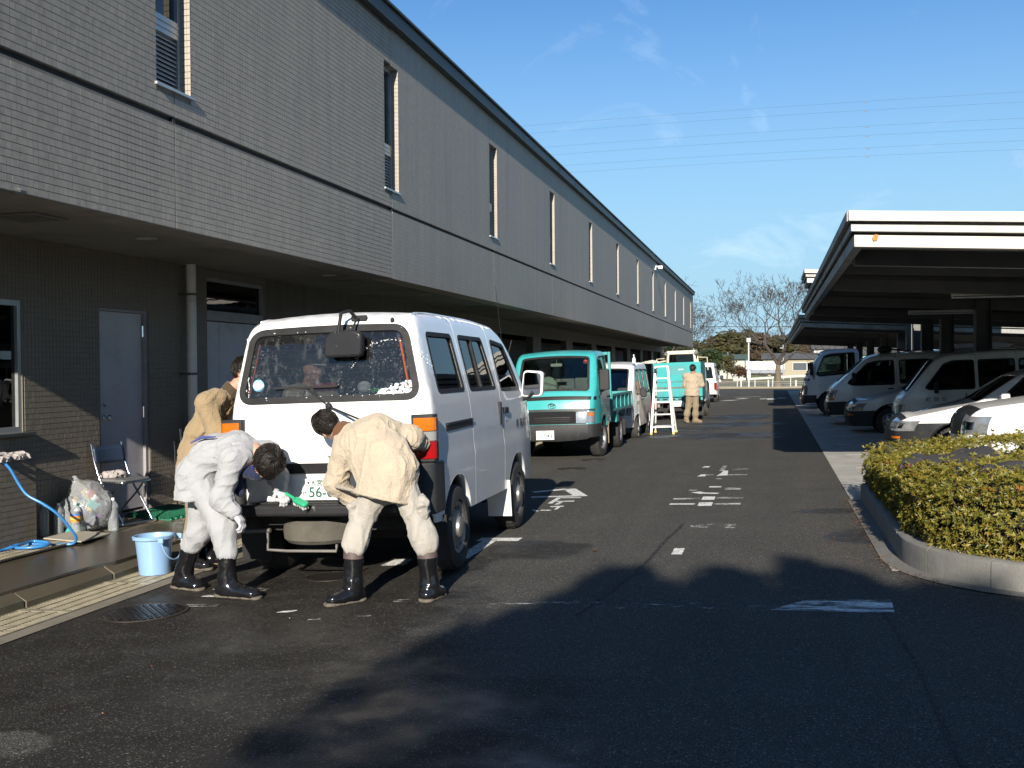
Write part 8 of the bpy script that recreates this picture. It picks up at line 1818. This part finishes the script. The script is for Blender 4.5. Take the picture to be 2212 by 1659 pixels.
    b = MB(); b.tube([(0, 0, 0), (.07, -.035, -.022), (.11, -.05, -.04)], [.012, .011, .014], 10); b.build('handle', gr, e, smooth=60); b = MB(); b.prism(rpoly([(-.075, -.03), (.075, -.03), (.075, .03), (-.075, .03)], .03, 4), -.012, .012, 'z'); o = b.build('head', gr, e, bevel=.006); o.location = (.165, -.07, -.058); o.rotation_euler = (.35, .25, -.45)
    b = MB(); r = random.Random(1)
    for _ in range(120): x, y = r.uniform(-.065, .065), r.uniform(-.022, .022); b.tube([(x, y, -.012), (x+r.gauss(0, .003), y+r.gauss(0, .003), -.04)], .002, 3)
    o2 = b.build('bristles', mat('bristle', (.5, .52, .5), .7), e, kind='stuff'); o2.location = (.165, -.07, -.058); o2.rotation_euler = (.35, .25, -.45)
    # stepladder
    al = mat('ladder_alu', (.46, .46, .45), .45, .2, var=.05); yel = mat('ladder_foot', (.45, .36, .10), .7)
    x0, y0 = -2.60, 25.8; z0 = gz(x0); e = empty('stepladder', (x0, y0, z0), (0, -.03, 0), 'tall white aluminium stepladder standing open beside the far turquoise truck', 'ladder')
    H = 1.65; TL, BL, yt, yb = .15, .268, -.04, -.42
    for f, nm in ((-1, 'front'), (1, 'rear')):
        tl, bl = (TL, BL) if f < 0 else (TL-.01, BL-.01)
        for s in (1, -1): b = MB(); b.bar((s*bl, f*.42, .05), (s*tl, f*.05, H), .055 if f < 0 else .04, .028, (0, 1, 0)); b.build('rail', al, e, bevel=.004); b = MB(); b.box((s*(bl+.002), f*.425, .025), (.06, .045, .055)); b.build('rubber_foot', yel, e, bevel=.006)
        for t in ((.175, .357, .53, .706, .89) if f < 0 else (.53, .89)):
            z = H*(1-t); k = 1-z/H*1.0; w = tl+(bl-tl)*k; yy = f*(.05+.37*k); b = MB(); b.span((-w, yy-.03, z-.016), (w, yy+.03, z+.016)) if f < 0 else b.span((-w, yy-.012, z-.014), (w, yy+.012, z+.014)); b.build('step', al, e, bevel=.003)
    b = MB(); b.span((-TL-.02, -.075, H-.02), (TL+.02, .075, H+.02)); b.build('top_cap', al, e, bevel=.006)
    # spray bottle and cloth on the mini van roof
    zk = gz(-3.2)-.08; e = empty('spray_bottle', (-3.20, 24.75, zk+1.838), label='white trigger spray bottle standing on the mini van roof', cat='spray bottle'); w = mat('spray_white', (.62, .66, .68), .3)
    b = MB(); b.lathe([(.001, 0), (.04, 0), (.042, .02), (.040, .10), (.016, .14), (.014, .16)], 16); b.build('flask', w, e, smooth=50); b = MB(); b.box((0, -.012, .185), (.03, .085, .032)); b.bar((0, -.028, .175), (0, -.045, .115), .012, .012); b.build('trigger_head', w, e, bevel=.006)
    e = empty('rag', (-2.86, 25.2, zk+1.82), label='pale cloth left on the side of the mini van roof', cat='cloth'); skinmesh('cloth', surface([ell((0, 0, .02), (.16, .10, .03)), ell((.05, .04, .04), (.07, .06, .04))], .012, .03, .02, 16., cuts=[((0, 0, 0), (0, 0, -1))]), mat('rag_cream', (.5, .45, .38), .9), e, (0, 0, 0))
    # dirty water puddle under the grey worker's hand: drops of water
props()
